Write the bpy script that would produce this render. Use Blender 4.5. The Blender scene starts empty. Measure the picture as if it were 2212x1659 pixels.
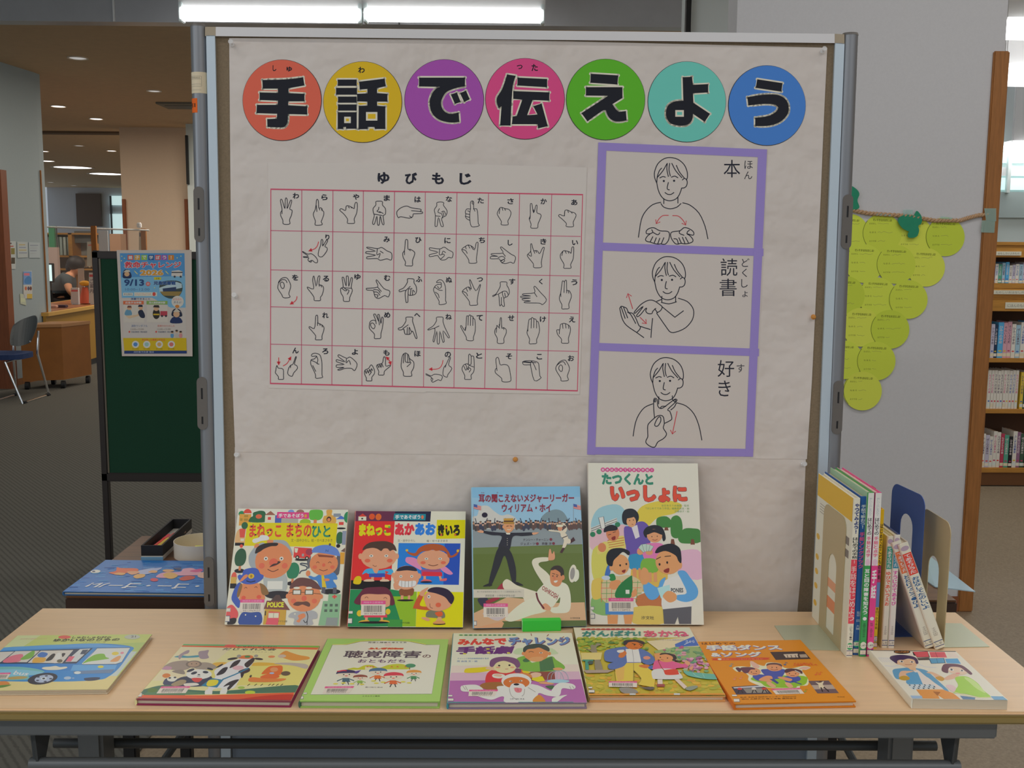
import bpy, bmesh, math, random
import numpy as np
from mathutils import Vector, Matrix
from mathutils.geometry import tessellate_polygon
random.seed(7)
S = bpy.context.scene
COL = S.collection
# ------------------------------------------------------------------ camera
CAM = Vector((0.0006, -1.526, 1.4063)); YAW, PIT, ROL, FPX = -0.00906, -0.12967, 0.00757, 2250.0
def _basis():
    cy, sy, cp, sp, cr, sr = math.cos(YAW), math.sin(YAW), math.cos(PIT), math.sin(PIT), math.cos(ROL), math.sin(ROL)
    f = Vector((-sy*cp, cy*cp, sp)); r = Vector((cy, sy, 0)); u = r.cross(f)
    return r*cr+u*sr, -r*sr+u*cr, f
CR, CU, CF = _basis()
cam = bpy.data.objects.new('camera', bpy.data.cameras.new('camera')); COL.objects.link(cam)
cam.data.sensor_width = 36; cam.data.lens = FPX/2212*36; cam.data.clip_start = .05; cam.data.clip_end = 200
cam.matrix_world = Matrix(((CR.x, CU.x, -CF.x, CAM.x), (CR.y, CU.y, -CF.y, CAM.y), (CR.z, CU.z, -CF.z, CAM.z), (0, 0, 0, 1)))
S.camera = cam
# ------------------------------------------------------------------ world, lights, exposure
S.view_settings.view_transform = 'Standard'; S.view_settings.look = 'None'
S.view_settings.exposure = 0.0; S.view_settings.gamma = 1; S.view_settings.use_curve_mapping = False
W = bpy.data.worlds.new('world'); S.world = W; W.use_nodes = True
W.node_tree.nodes['Background'].inputs[0].default_value = (.80, .90, 1.0, 1)
W.node_tree.nodes['Background'].inputs[1].default_value = .41
def area(name, loc, rot, sx, sy, power, color=(1, 1, 1)):
    l = bpy.data.lights.new(name, 'AREA'); l.shape = 'RECTANGLE'; l.size = sx; l.size_y = sy; l.energy = power; l.color = color
    o = bpy.data.objects.new(name, l); COL.objects.link(o); o.location = loc; o.rotation_euler = rot; return o
# fluorescent ceiling rows of the front hall; last lamp added to brighten the right wall
for lx, ly, lp in ((-2.2, -3.2, 36), (1.6, -3.2, 30), (-2.2, -.6, 18), (1.6, -.6, 9), (-1.2, 3.4, 12), (3.2, -2.0, 12), (2.0, .9, 16)):
    area('ceiling_and_fill_light', (lx, ly, 3.38), (0, 0, 0), 2.4, .25, lp, (1, .97, .94))
area('window_daylight', (-6.5, -3.5, 1.9), (0, math.radians(-78), math.radians(25)), 2.2, 3.2, 40, (.84, .93, 1))
area('shelf_room_light', (3.6, 4.0, 2.95), (0, 0, 0), 1.4, .3, 22, (.96, 1, .97))
for lx, ly, lp in ((-3.6, 7.6, 14), (-4.8, 17, 90), (-3.6, 11.6, 60), (-6.5, 24, 130), (-1.5, 9, 20), (-2.6, 5.2, 8), (-6.6, 11.6, 40)):
    area('downlight_glow', (lx, ly, 3.08), (0, 0, 0), .8, .8, lp, (1, .88, .74))
# ------------------------------------------------------------------ projection helpers (photo pixel -> point on a real plane)
def ray(px, py): return (CF + CR*((px-1106)/FPX) - CU*((py-829.5)/FPX)).normalized()
def onpl(px, py, P, N):
    d = ray(px, py); return CAM + d*((P-CAM).dot(N)/d.dot(N))
def onz(px, py, z): return onpl(px, py, Vector((0, 0, z)), Vector((0, 0, 1)))
def ony(px, py, y): return onpl(px, py, Vector((0, y, 0)), Vector((0, 1, 0)))
# ------------------------------------------------------------------ colours and materials
def lin(h):
    h = h.lstrip('#'); v = [int(h[i:i+2], 16)/255 for i in (0, 2, 4)]
    return [((c+.055)/1.055)**2.4 if c > .04045 else c/12.92 for c in v]
KP = 1.75
def tone(h, k=None): return tuple(min(.93, c*(k or KP)) for c in lin(h))
MATS = {}
def mat(name, color, rough=.6, metal=0, var=0, vscale=20, bump=0, bscale=200, bdist=.01, emit=0, alpha=1, trans=0, stretch=None, coat=0, spec=None, k=None, ior=None):
    if name in MATS: return MATS[name]
    m = bpy.data.materials.new(name); m.use_nodes = True; nt = m.node_tree; b = nt.nodes['Principled BSDF']
    c = tone(color, k) if isinstance(color, str) else tuple(color)
    b.inputs['Base Color'].default_value = (*c, 1); b.inputs['Roughness'].default_value = rough; b.inputs['Metallic'].default_value = metal
    if emit: b.inputs['Emission Color'].default_value = (*c, 1); b.inputs['Emission Strength'].default_value = emit
    b.inputs['Alpha'].default_value = alpha; b.inputs['Transmission Weight'].default_value = trans; b.inputs['Coat Weight'].default_value = coat
    if spec is not None: b.inputs['Specular IOR Level'].default_value = spec
    if ior: b.inputs['IOR'].default_value = ior
    if var or bump:
        tc = nt.nodes.new('ShaderNodeTexCoord'); mp = nt.nodes.new('ShaderNodeMapping'); nt.links.new(tc.outputs['Object'], mp.inputs[0])
        if stretch: mp.inputs['Scale'].default_value = stretch
    if var:
        n = nt.nodes.new('ShaderNodeTexNoise'); n.inputs['Scale'].default_value = vscale; n.inputs['Detail'].default_value = 6; n.inputs['Roughness'].default_value = .65
        r = nt.nodes.new('ShaderNodeValToRGB'); r.color_ramp.elements[0].position = .3; r.color_ramp.elements[1].position = .72
        r.color_ramp.elements[0].color = (*[x*(1-var) for x in c], 1); r.color_ramp.elements[1].color = (*[min(.95, x*(1+var)) for x in c], 1)
        nt.links.new(mp.outputs[0], n.inputs['Vector']); nt.links.new(n.outputs['Fac'], r.inputs[0]); nt.links.new(r.outputs[0], b.inputs['Base Color'])
    if bump:
        n2 = nt.nodes.new('ShaderNodeTexNoise'); n2.inputs['Scale'].default_value = bscale; n2.inputs['Detail'].default_value = 4
        bp = nt.nodes.new('ShaderNodeBump'); bp.inputs['Strength'].default_value = bump; bp.inputs['Distance'].default_value = bdist
        nt.links.new(mp.outputs[0], n2.inputs['Vector']); nt.links.new(n2.outputs['Fac'], bp.inputs['Height']); nt.links.new(bp.outputs[0], b.inputs['Normal'])
    MATS[name] = m; return m
def printmat(name, rough, coat=0, bump=0, bscale=9):
    m = mat(name, (.8, .8, .8), rough, bump=bump, bscale=bscale, coat=coat, spec=.35); nt = m.node_tree
    a = nt.nodes.new('ShaderNodeAttribute'); a.attribute_name = 'Col'
    nt.links.new(a.outputs['Color'], nt.nodes['Principled BSDF'].inputs['Base Color']); return m
PM = printmat('printed_paper', .8, 0, .05, 14); PG = printmat('laminated_print', .33)
# ------------------------------------------------------------------ mesh building
class MB:
    def __init__(s): s.v = []; s.f = []; s.c = []; s.cur = (.8, .8, .8)
    def add(s, vs, fs, col=None):
        n = len(s.v); s.v += [Vector(p) for p in vs]
        for f in fs: s.f.append([i+n for i in f]); s.c.append(col or s.cur)
        return s
    def bm(s, b, M=None, col=None):
        b.verts.index_update(); vs = [(M @ x.co) if M else x.co.copy() for x in b.verts]
        s.add(vs, [[x.index for x in f.verts] for f in b.faces], col); b.free(); return s
    def box(s, lo, hi, bev=0, M=None, col=None):
        b = bmesh.new(); bmesh.ops.create_cube(b, size=1)
        for x in b.verts: x.co = Vector([lo[i]+(hi[i]-lo[i])*(x.co[i]+.5) for i in range(3)])
        if bev: bmesh.ops.bevel(b, geom=b.edges[:], offset=min(bev, .49*min(abs(hi[i]-lo[i]) for i in range(3))), segments=2, affect='EDGES')
        return s.bm(b, M, col)
    def hexa(s, q0, q1, col=None):      # two quads joined into a solid
        q0, q1 = list(q0), list(q1); n = len(q0)
        return s.add(q0+q1, [list(range(n))[::-1], [n+i for i in range(n)]]+[[i, (i+1) % n, n+(i+1) % n, n+i] for i in range(n)], col)
    def tube(s, pts, r, seg=10, cap=True, col=None):
        pts = [Vector(p) for p in pts]; n = len(pts); rs = r if isinstance(r, (list, tuple)) else [r]*n; vs = []; fs = []; X = None
        for i, p in enumerate(pts):
            t = (pts[min(i+1, n-1)]-pts[max(i-1, 0)]).normalized()
            if X is None: X = t.orthogonal().normalized()
            X = (X-t*X.dot(t)).normalized(); Y = t.cross(X)
            for k in range(seg):
                a = 2*math.pi*k/seg; vs.append(p+(X*math.cos(a)+Y*math.sin(a))*rs[i])
        for i in range(n-1):
            for k in range(seg): fs.append([i*seg+k, i*seg+(k+1) % seg, (i+1)*seg+(k+1) % seg, (i+1)*seg+k])
        if cap: fs += [list(range(seg))[::-1], [(n-1)*seg+k for k in range(seg)]]
        return s.add(vs, fs, col)
    def lathe(s, prof, o, axis=(0, 0, 1), seg=24, col=None):
        o = Vector(o); Z = Vector(axis).normalized(); X = Z.orthogonal().normalized(); Y = Z.cross(X); vs = []; fs = []
        for r, z in prof:
            for k in range(seg): a = 2*math.pi*k/seg; vs.append(o+Z*z+(X*math.cos(a)+Y*math.sin(a))*max(r, 1e-5))
        n = len(prof)
        for i in range(n-1):
            for k in range(seg): fs.append([i*seg+k, i*seg+(k+1) % seg, (i+1)*seg+(k+1) % seg, (i+1)*seg+k])
        return s.add(vs, fs, col)
    def ball(s, c, r, seg=16, sc=(1, 1, 1), col=None):
        b = bmesh.new(); bmesh.ops.create_uvsphere(b, u_segments=seg, v_segments=seg//2+2, radius=r)
        return s.bm(b, Matrix.Translation(Vector(c)) @ Matrix.Diagonal((*sc, 1)), col)
    def plate(s, loops, ext, col=None):  # flat outline(s) (first outer, rest holes) extruded
        loops = [[Vector(p) for p in l] for l in loops]; ext = Vector(ext); flat = [p for l in loops for p in l]; n = len(flat)
        tri = tessellate_polygon(loops); fs = [list(t) for t in tri]+[[i+n for i in t[::-1]] for t in tri]; k = 0
        for l in loops:
            m = len(l); fs += [[k+i, k+(i+1) % m, n+k+(i+1) % m, n+k+i] for i in range(m)]; k += m
        return s.add(flat+[p+ext for p in flat], fs, col)
def obj(name, mb, m, parent=None, smooth=False, local=False):
    me = bpy.data.meshes.new(name); off = Vector((0, 0, 0))
    o = bpy.data.objects.new(name, me); COL.objects.link(o)
    vs = mb.v
    if parent is not None:
        o.parent = parent
        if not local: off = parent['_o']; off = Vector(off); vs = [p-off for p in vs]
        if 'depth' in parent.keys(): pass
        o['_o'] = list(off) if not local else [0, 0, 0]
    else:
        if not local and vs:
            lo = [min(p[i] for p in vs) for i in range(3)]; hi = [max(p[i] for p in vs) for i in range(3)]
            off = Vector(((lo[0]+hi[0])/2, (lo[1]+hi[1])/2, lo[2])); vs = [p-off for p in vs]; o.location = off
        o['_o'] = list(off)
    me.from_pydata([tuple(p) for p in vs], [], mb.f); me.update()
    ca = me.color_attributes.new('Col', 'FLOAT_COLOR', 'CORNER'); cols = []
    for f, c in zip(mb.f, mb.c): cols += [c[0], c[1], c[2], 1.0]*len(f)
    ca.data.foreach_set('color', cols)
    b = bmesh.new(); b.from_mesh(me); bmesh.ops.recalc_face_normals(b, faces=b.faces[:]) if not getattr(mb, 'flat', 0) else None; b.to_mesh(me); b.free()
    if smooth:
        me.shade_smooth() if smooth is True else me.shade_smooth()
        md = o.modifiers.new('smooth_angle', 'EDGE_SPLIT'); md.split_angle = math.radians(35)
    for x in (m if isinstance(m, list) else [m]): me.materials.append(x)
    return o
def sub(name, mb, m, part, smooth=False):     # sub-part of a part: same frame as the part
    o = obj(name, mb, m, None, smooth, local=True); o.parent = part; off = Vector(part['_o'])
    po = Vector(part['_o'])
    if po.length:
        for v in o.data.vertices: v.co -= po
    return o
def tag(o, label, cat, group=None, kind=None):
    if label: o['label'] = label
    if cat: o['category'] = cat
    if group: o['group'] = group
    if kind: o['kind'] = kind
    return o
def thing(name, label, cat, loc, group=None, M=None):
    o = bpy.data.objects.new(name, None); COL.objects.link(o); o.empty_display_size = .05
    if M is not None: o.matrix_world = M; o['_o'] = [0, 0, 0]
    else: o.location = loc; o['_o'] = list(loc)
    return tag(o, label, cat, group)
def struct(name, mb, m, smooth=False):
    o = obj(name, mb, m, None, smooth); o['kind'] = 'structure'; return o
# ------------------------------------------------------------------ flat printed artwork
def homog(src, dst):
    A = []; B = []
    for (x, y), (u, v) in zip(src, dst):
        A += [[x, y, 1, 0, 0, 0, -u*x, -u*y], [0, 0, 0, x, y, 1, -v*x, -v*y]]; B += [u, v]
    h = np.linalg.solve(np.array(A, float), np.array(B, float)); H = np.append(h, 1).reshape(3, 3)
    def f(x, y):
        w = H @ np.array([x, y, 1.0]); return (w[0]/w[2], w[1]/w[2])
    return f
def P(s): return [tuple(float(a) for a in t.split(',')) for t in s.split()]
def smooth_pts(p, closed=False, n=4):
    p = list(p); m = len(p)
    if m < 3: return p
    if closed and p[0] == p[-1]: p = p[:-1]; m -= 1
    out = []
    for i in range(m if closed else m-1):
        g = (lambda k: p[k % m]) if closed else (lambda k: p[min(max(k, 0), m-1)])
        a, b, c, d = g(i-1), g(i), g(i+1), g(i+2)
        for j in range(n):
            t = j/n; out.append(tuple(.5*(2*b[q]+(c[q]-a[q])*t+(2*a[q]-5*b[q]+4*c[q]-d[q])*t*t+(3*b[q]-a[q]-3*c[q]+d[q])*t**3) for q in (0, 1)))
    if not closed: out.append(p[-1])
    return out
def corner_smooth(p, n=4, lim=42):
    """closed outline: keep sharp corners, round the gentle bends"""
    m = len(p); sharp = []
    for i in range(m):
        a, b, c = p[i-1], p[i], p[(i+1) % m]; t = math.degrees(math.atan2((b[0]-a[0])*(c[1]-b[1])-(b[1]-a[1])*(c[0]-b[0]), (b[0]-a[0])*(c[0]-b[0])+(b[1]-a[1])*(c[1]-b[1]))); sharp.append(abs(t) > lim)
    out = []
    for i in range(m):
        a, b, c, d = p[i-1], p[i], p[(i+1) % m], p[(i+2) % m]
        m0 = None if sharp[i] else ((c[0]-a[0])/2, (c[1]-a[1])/2); m1 = None if sharp[(i+1) % m] else ((d[0]-b[0])/2, (d[1]-b[1])/2); L = math.hypot(c[0]-b[0], c[1]-b[1])
        if m0 is None and m1 is None: out.append(b); continue
        fit = lambda v: (lambda q: (v[0]*q, v[1]*q))(min(1, L*1.15/(math.hypot(*v) or 1)))
        e = (c[0]-b[0], c[1]-b[1]); 
        if m0 is None: m1 = fit(m1); m0 = (1.5*e[0]-.5*m1[0], 1.5*e[1]-.5*m1[1])
        elif m1 is None: m0 = fit(m0); m1 = (1.5*e[0]-.5*m0[0], 1.5*e[1]-.5*m0[1])
        else: m0, m1 = fit(m0), fit(m1)
        for k in range(n):
            t = k/n; h = (2*t**3-3*t*t+1, t**3-2*t*t+t, -2*t**3+3*t*t, t**3-t*t); out.append(tuple(h[0]*b[q]+h[1]*m0[q]+h[2]*c[q]+h[3]*m1[q] for q in (0, 1)))
    return out
_GL = {}
def thicken(v, t, w, res=46):
    """grow a flat outline by w: signed distance on a grid, contoured into non-overlapping cells"""
    cnt = {}
    for q in t:
        for a, b in ((q[0], q[1]), (q[1], q[2]), (q[2], q[0])): cnt[(min(a, b), max(a, b))] = cnt.get((min(a, b), max(a, b)), 0)+1
    E = np.array([[*v[a], *v[b]] for (a, b), n in cnt.items() if n == 1]); V = []; T = []
    if not len(E): return v, t
    pad = w+.06; x0, x1 = E[:, [0, 2]].min()-pad, E[:, [0, 2]].max()+pad; y0, y1 = E[:, [1, 3]].min()-pad, E[:, [1, 3]].max()+pad; st = 1/res
    ys = np.arange(y0, y1+st, st); nx = int((x1-x0)/st)+2; ix = {}
    def vid(x, y):
        k = (round(x, 6), round(y, 6))
        if k not in ix: ix[k] = len(V); V.append((x, y))
        return ix[k]
    for c0 in range(0, nx-1, 24):
        xs = x0+st*np.arange(c0, min(c0+25, nx)); e = E[(np.maximum(E[:, 0], E[:, 2]) >= xs[0]-pad-.15) & (np.minimum(E[:, 0], E[:, 2]) <= xs[-1]+pad+.15)]
        if not len(e): continue
        X, Y = np.meshgrid(xs, ys); px, py = X[..., None], Y[..., None]; ax, ay, bx, by = e.T; dx, dy = bx-ax, by-ay; L = dx*dx+dy*dy+1e-12
        u = np.clip(((px-ax)*dx+(py-ay)*dy)/L, 0, 1); d = np.sqrt(((px-ax-u*dx)**2+(py-ay-u*dy)**2).min(-1))
        cr = ((ax > px) != (bx > px)) & (py < ay+(px-ax)*dy/np.where(np.abs(dx) < 1e-9, 1e-9, dx)); f = w+np.where(cr.sum(-1) % 2 == 1, d, -d)
        for j in range(len(ys)-1):
            run = None
            for i in range(len(xs)-1):
                g = (f[j, i], f[j, i+1], f[j+1, i+1], f[j+1, i])
                full = min(g) > 0
                if full:
                    if run is None: run = i
                if run is not None and (not full or i == len(xs)-2):
                    k = i if not full else i+1; q = [vid(xs[run], ys[j]), vid(xs[k], ys[j]), vid(xs[k], ys[j+1]), vid(xs[run], ys[j+1])]; T += [(q[0], q[1], q[2]), (q[0], q[2], q[3])]; run = None
                if full or max(g) <= 0: continue
                P4 = ((xs[i], ys[j]), (xs[i+1], ys[j]), (xs[i+1], ys[j+1]), (xs[i], ys[j+1])); o = []
                for m in range(4):
                    p, r, gp, gr = P4[m], P4[(m+1) % 4], g[m], g[(m+1) % 4]
                    if gp > 0: o.append(vid(*p))
                    if (gp > 0) != (gr > 0): h = gp/(gp-gr); o.append(vid(p[0]+(r[0]-p[0])*h, p[1]+(r[1]-p[1])*h))
                o = [z for n_, z in enumerate(o) if z not in o[:n_]]; T += [(o[0], o[m], o[m+1]) for m in range(1, len(o)-1)]
    return V, T
def glyphs(s, bold):
    bold = 0 if bold < .015 else bold
    k = (s, round(bold, 4))
    if k not in _GL:
        if bold:
            _GL[k] = thicken(*glyphs(s, 0), bold, 46 if bold > .034 or len(s) < 4 else 34); return _GL[k]
        c = bpy.data.curves.new('t', 'FONT'); c.body = s; c.size = 1; c.resolution_u = 2
        o = bpy.data.objects.new('t', c); COL.objects.link(o); dg = bpy.context.evaluated_depsgraph_get()
        me = bpy.data.meshes.new_from_object(o.evaluated_get(dg)); ix = {}; v = []; mp = []
        for p in me.vertices:
            kk = (round(p.co.x, 5), round(p.co.y, 5))
            if kk not in ix: ix[kk] = len(v); v.append((p.co.x, p.co.y))
            mp.append(ix[kk])
        t = []
        for q in me.polygons:
            w = [mp[i] for i in q.vertices]
            for i in range(1, len(w)-1):
                if len({w[0], w[i], w[i+1]}) == 3: t.append((w[0], w[i], w[i+1]))
        bpy.data.objects.remove(o); bpy.data.curves.remove(c); bpy.data.meshes.remove(me); _GL[k] = (v, t)
    return _GL[k]
class Art:
    """2-D shapes in picture coordinates, stacked in thin printed layers"""
    def __init__(s, eps=4e-6): s.t = []; s.z = 0; s.eps = eps; s.auto = True; s.dx = s.dy = 0; s.sc = 1
    def _tri(s, tris, c, k=None):
        if isinstance(c, str): c = tone(c, k)
        s.t.append((tris, c, s.z))
        if s.auto: s.z += s.eps
    def up(s): s.z += s.eps
    def poly(s, p, c, sm=False):
        if isinstance(p, str): p = P(p)
        if sm: p = smooth_pts(p, True)
        q = [Vector((a, b, 0)) for a, b in p]; s._tri([[p[i] for i in t] for t in tessellate_polygon([q])], c); return s
    def sp(s, p, c): return s.poly(p, c, True)
    def rect(s, x0, y0, x1, y1, c): return s.poly([(x0, y0), (x1, y0), (x1, y1), (x0, y1)], c)
    def ell(s, x, y, rx, ry, c, rot=0, a0=0, a1=360, n=22):
        r = math.radians(rot); q = []
        for i in range(n+(a1-a0 < 360)):
            a = math.radians(a0+(a1-a0)*i/n); u, v = rx*math.cos(a), ry*math.sin(a); q.append((x+u*math.cos(r)-v*math.sin(r), y+u*math.sin(r)+v*math.cos(r)))
        return s.poly(q, c)
    def line(s, p, w, c, sm=True, closed=False, cap=True):
        if isinstance(p, str): p = P(p)
        if len(p) > 2 and p[0] == p[-1]: closed = True; p = p[:-1]
        if sm: p = smooth_pts(p, closed, 3)
        tr = []; n = len(p); h = w/2; L = []
        for i in range(n):
            a = p[(i-1) % n] if closed else p[max(i-1, 0)]; b = p[(i+1) % n] if closed else p[min(i+1, n-1)]
            dx, dy = b[0]-a[0], b[1]-a[1]; l = math.hypot(dx, dy) or 1; nx, ny = -dy/l*h, dx/l*h
            L.append(((p[i][0]+nx, p[i][1]+ny), (p[i][0]-nx, p[i][1]-ny)))
        for i in range(n if closed else n-1):
            (a, b), (c2, d) = L[i], L[(i+1) % n]; tr += [[a, b, d], [a, d, c2]]
        if (cap and not closed) or (closed and not sm and w > 6):
            for (x, y) in (p if closed else (p[0], p[-1])):
                q = [(x+h*math.cos(k*math.pi/4), y+h*math.sin(k*math.pi/4)) for k in range(8)]; tr += [[q[0], q[i], q[i+1]] for i in range(1, 7)]
        s._tri(tr, c); return s
    def arrow(s, p, w, c, hd, filled=True):
        if isinstance(p, str): p = P(p)
        (a, b), (x, y) = p[-2], p[-1]; l = math.hypot(x-a, y-b); ux, uy = (x-a)/l, (y-b)/l
        if filled:
            s.line(p, w, c, cap=False); s.poly([(x+ux*hd*.5, y+uy*hd*.5), (x-ux*hd*.6-uy*hd*.55, y-uy*hd*.6+ux*hd*.55), (x-ux*hd*.6+uy*hd*.55, y-uy*hd*.6-ux*hd*.55)], c)
        else:
            s.line(p, w, c); s.line([(x-ux*hd*.8-uy*hd*.6, y-uy*hd*.8+ux*hd*.6), (x, y), (x-ux*hd*.8+uy*hd*.6, y-uy*hd*.8-ux*hd*.6)], w, c, sm=False)
        return s
    def text(s, t, x0, y0, x1, y1, c, bold=0, skew=0, quad=None, vert=False):
        if vert:
            n = len(t); h = (y1-y0)/n
            for i, ch in enumerate(t):
                if ch != ' ': s.text(ch, x0, y0+h*(i+.06), x1, y0+h*(i+.94), c, bold)
            return s
        v, tr = glyphs(t, bold)
        if not v: return s
        xs = [a for a, b in v]; ys = [b for a, b in v]; ax, bx, ay, by = min(xs), max(xs), min(ys), max(ys); bx = max(bx, ax+1e-3); by = max(by, ay+1e-3)
        if len(t) == 1 and t in 'ーこへー-・一しいくつり1!':   # thin signs keep their proportion
            m = max(bx-ax, by-ay)*1.04; cx, cy = (ax+bx)/2, (ay+by)/2
            ax, bx, ay, by = cx-m/2, cx+m/2, cy-m/2, cy+m/2
        q = quad or [(x0, y0), (x1, y0), (x1, y1), (x0, y1)]; w = []
        for a, b in v:
            u, z = (a-ax)/(bx-ax), 1-(b-ay)/(by-ay)
            w.append(tuple((q[0][i]*(1-u)+q[1][i]*u)*(1-z)+(q[3][i]*(1-u)+q[2][i]*u)*z+(skew*(1-z) if i == 0 else 0) for i in (0, 1)))
        s._tri([[w[i] for i in k] for k in tr], c); return s
    def otext(s, t, x0, y0, x1, y1, c, oc, ow, bold=.02, **k):
        e = ow*(x1-x0)/max(len(t), 1)
        s.text(t, x0-e, y0-e, x1+e, y1+e, oc, bold+ow, **k); s.text(t, x0, y0, x1, y1, c, bold, **k); return s
    def shift(s, f):
        s.t = [([[f(*p) for p in t] for t in tr], c, z) for tr, c, z in s.t]; return s
    def to(s, mb, f, N, lim=None, base=0):
        """f maps picture point -> (u,v); place(u,v) -> vector; clipped to lim=(u0,u1,v0,v1)"""
        uv, place = f; N = Vector(N)
        for tris, c, z in s.t:
            vs = []; fs = []; ix = {}
            for t in tris:
                q = [uv(*p) for p in t]
                if lim: q = clip(q, lim)
                if len(q) < 3: continue
                ids = []
                for p in q:
                    kk = (round(p[0], 7), round(p[1], 7))
                    if kk not in ix: ix[kk] = len(vs); vs.append(Vector(place(*p))+N*(base+z))
                    if not ids or ids[-1] != ix[kk]: ids.append(ix[kk])
                if len(set(ids)) == len(ids) and len(ids) > 2: fs.append(ids)
            mb.add(vs, fs, c)
        return mb
def clip(q, lim):
    for ax, sg, L in ((0, 1, lim[0]), (0, -1, lim[1]), (1, 1, lim[2]), (1, -1, lim[3])):
        o = []; n = len(q)
        for i in range(n):
            a, b = q[i], q[(i+1) % n]; da, db = sg*(a[ax]-L), sg*(b[ax]-L)
            if da >= 0: o.append(a)
            if da*db < 0: t = da/(da-db); o.append((a[0]+(b[0]-a[0])*t, a[1]+(b[1]-a[1])*t))
        q = o
        if len(q) < 3: return []
    return q
Z = Vector((0, 0, 1))
# ------------------------------------------------------------------ materials of the place
def floor_carpet():
    m = mat('carpet', '4a4b45', .95, k=1.5); nt = m.node_tree; b = nt.nodes['Principled BSDF']; b.inputs['Specular IOR Level'].default_value = .1
    tc = nt.nodes.new('ShaderNodeTexCoord'); mp = nt.nodes.new('ShaderNodeMapping'); mp.inputs['Rotation'].default_value = (0, 0, math.radians(-38))
    w = nt.nodes.new('ShaderNodeTexWave'); w.inputs['Scale'].default_value = 14; w.inputs['Distortion'].default_value = 1.2; w.inputs['Detail'].default_value = 3; w.inputs['Detail Scale'].default_value = 6
    n = nt.nodes.new('ShaderNodeTexNoise'); n.inputs['Scale'].default_value = 260; mx = nt.nodes.new('ShaderNodeMath'); mx.operation = 'ADD'
    r = nt.nodes.new('ShaderNodeValToRGB'); c = tone('55544f', 1.6); r.color_ramp.elements[0].position = .55; r.color_ramp.elements[1].position = 1.5
    r.color_ramp.elements[0].color = (*[x*.80 for x in c], 1); r.color_ramp.elements[1].color = (*[x*1.12 for x in c], 1)
    nt.links.new(tc.outputs['Object'], mp.inputs[0]); nt.links.new(mp.outputs[0], w.inputs[0]); nt.links.new(tc.outputs['Object'], n.inputs[0])
    nt.links.new(w.outputs['Fac'], mx.inputs[0]); nt.links.new(n.outputs['Fac'], mx.inputs[1]); nt.links.new(mx.outputs[0], r.inputs[0]); nt.links.new(r.outputs[0], b.inputs['Base Color']); return m
MCARP = floor_carpet()
MVIN = mat('vinyl_floor', '897a66', .5, var=.22, vscale=110, k=1.3, spec=.3)
MCEIL = mat('ceiling_board', '7f6e58', .9, var=.05, vscale=9, k=3.2)
MCEILF = mat('ceiling_tile', 'b9bab8', .9, var=.06, vscale=60)
MSOFF = mat('soffit_paint', '7c7d80', .3, var=.04, vscale=5, k=2.6, spec=.5)
MWALLG = mat('wall_grey', '9c9c9e', .85, var=.025, vscale=120, bump=.03, bscale=300, k=2.1)
MWALLL = mat('wall_pale', '8b979b', .8, var=.02, vscale=60)
MWALLB = mat('wall_beige', 'b3a08c', .85, var=.02, vscale=60)
MWALLD = mat('wall_bluegrey', '85878a', .85, k=2.4)
MWOOD = mat('post_wood', '8a5a2c', .5, var=.22, vscale=9, stretch=(12, 12, .8), k=1.55)
MWOODR = mat('red_wood', '7a4527', .5, var=.2, vscale=9, stretch=(10, 10, .8), k=1.5)
MSHELF = mat('shelf_wood', 'a0702e', .5, var=.16, vscale=8, stretch=(1, 9, 9), k=1.6)
MSHELFD = mat('shelf_back', '4d3524', .7, k=1.5)
MMAPLE = mat('maple_laminate', 'b99e7d', .36, var=.05, vscale=5, stretch=(1.3, 16, 16), k=1.85, spec=.4)
MEDGE = mat('table_edge', '8f7c4a', .5, k=1.25)
MWALNUT = mat('walnut_laminate', '5a3a20', .4, var=.35, vscale=6, stretch=(1.2, 22, 22), k=1.5)
MSTEEL = mat('painted_steel', '6a6e70', .45, .3, k=1.35)
MSTEELD = mat('dark_steel', '44484a', .45, .2, k=1.3)
MBLK = mat('black_plastic', '1c1c1e', .5, k=1.2)
MALU = mat('grey_aluminium', '7c7e82', .38, .5, k=1.5)
MFRM = mat('pale_aluminium', 'a9b6c0', .4, .25, k=1.6)
MRAIL = mat('rail_aluminium', 'bdbcbd', .4, .15, k=1.6)
MBRK = mat('post_bracket', '605c58', .5, k=1.4)
MFELT = mat('board_fabric', '70624f', .95, var=.14, vscale=260, k=1.6, bump=.1, bscale=500)
MBACK = mat('board_blue_grey', '6a7480', .7, k=1.5)
MPAPER = mat('white_paper', 'b4ada8', .85, var=.012, vscale=3, bump=.8, bscale=5.5, bdist=.035, k=1.75)
MCHRM = mat('chrome', 'c9c9c9', .2, 1, k=1.8)
def emis(name, color, st): return mat(name, color, .5, emit=st)
MTUBE = emis('tube_light', 'f4faff', 5.0); MDOWN = emis('downlight_lens', 'fff6e2', 3.2); MDIM = emis('downlight_dim', 'd8d2c0', .35); MSKY = emis('window_sky', 'a9d3e2', .62); MSCR = emis('monitor_glow', 'a8c6ee', .9)
def clearmat(name, color, alpha, rough=.05): return mat(name, color, rough, alpha=alpha, spec=.5)
MCLR = clearmat('clear_acrylic', 'd5dde0', .07); MPINC = clearmat('clear_pin', 'd6d2c8', .55, .1)
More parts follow.
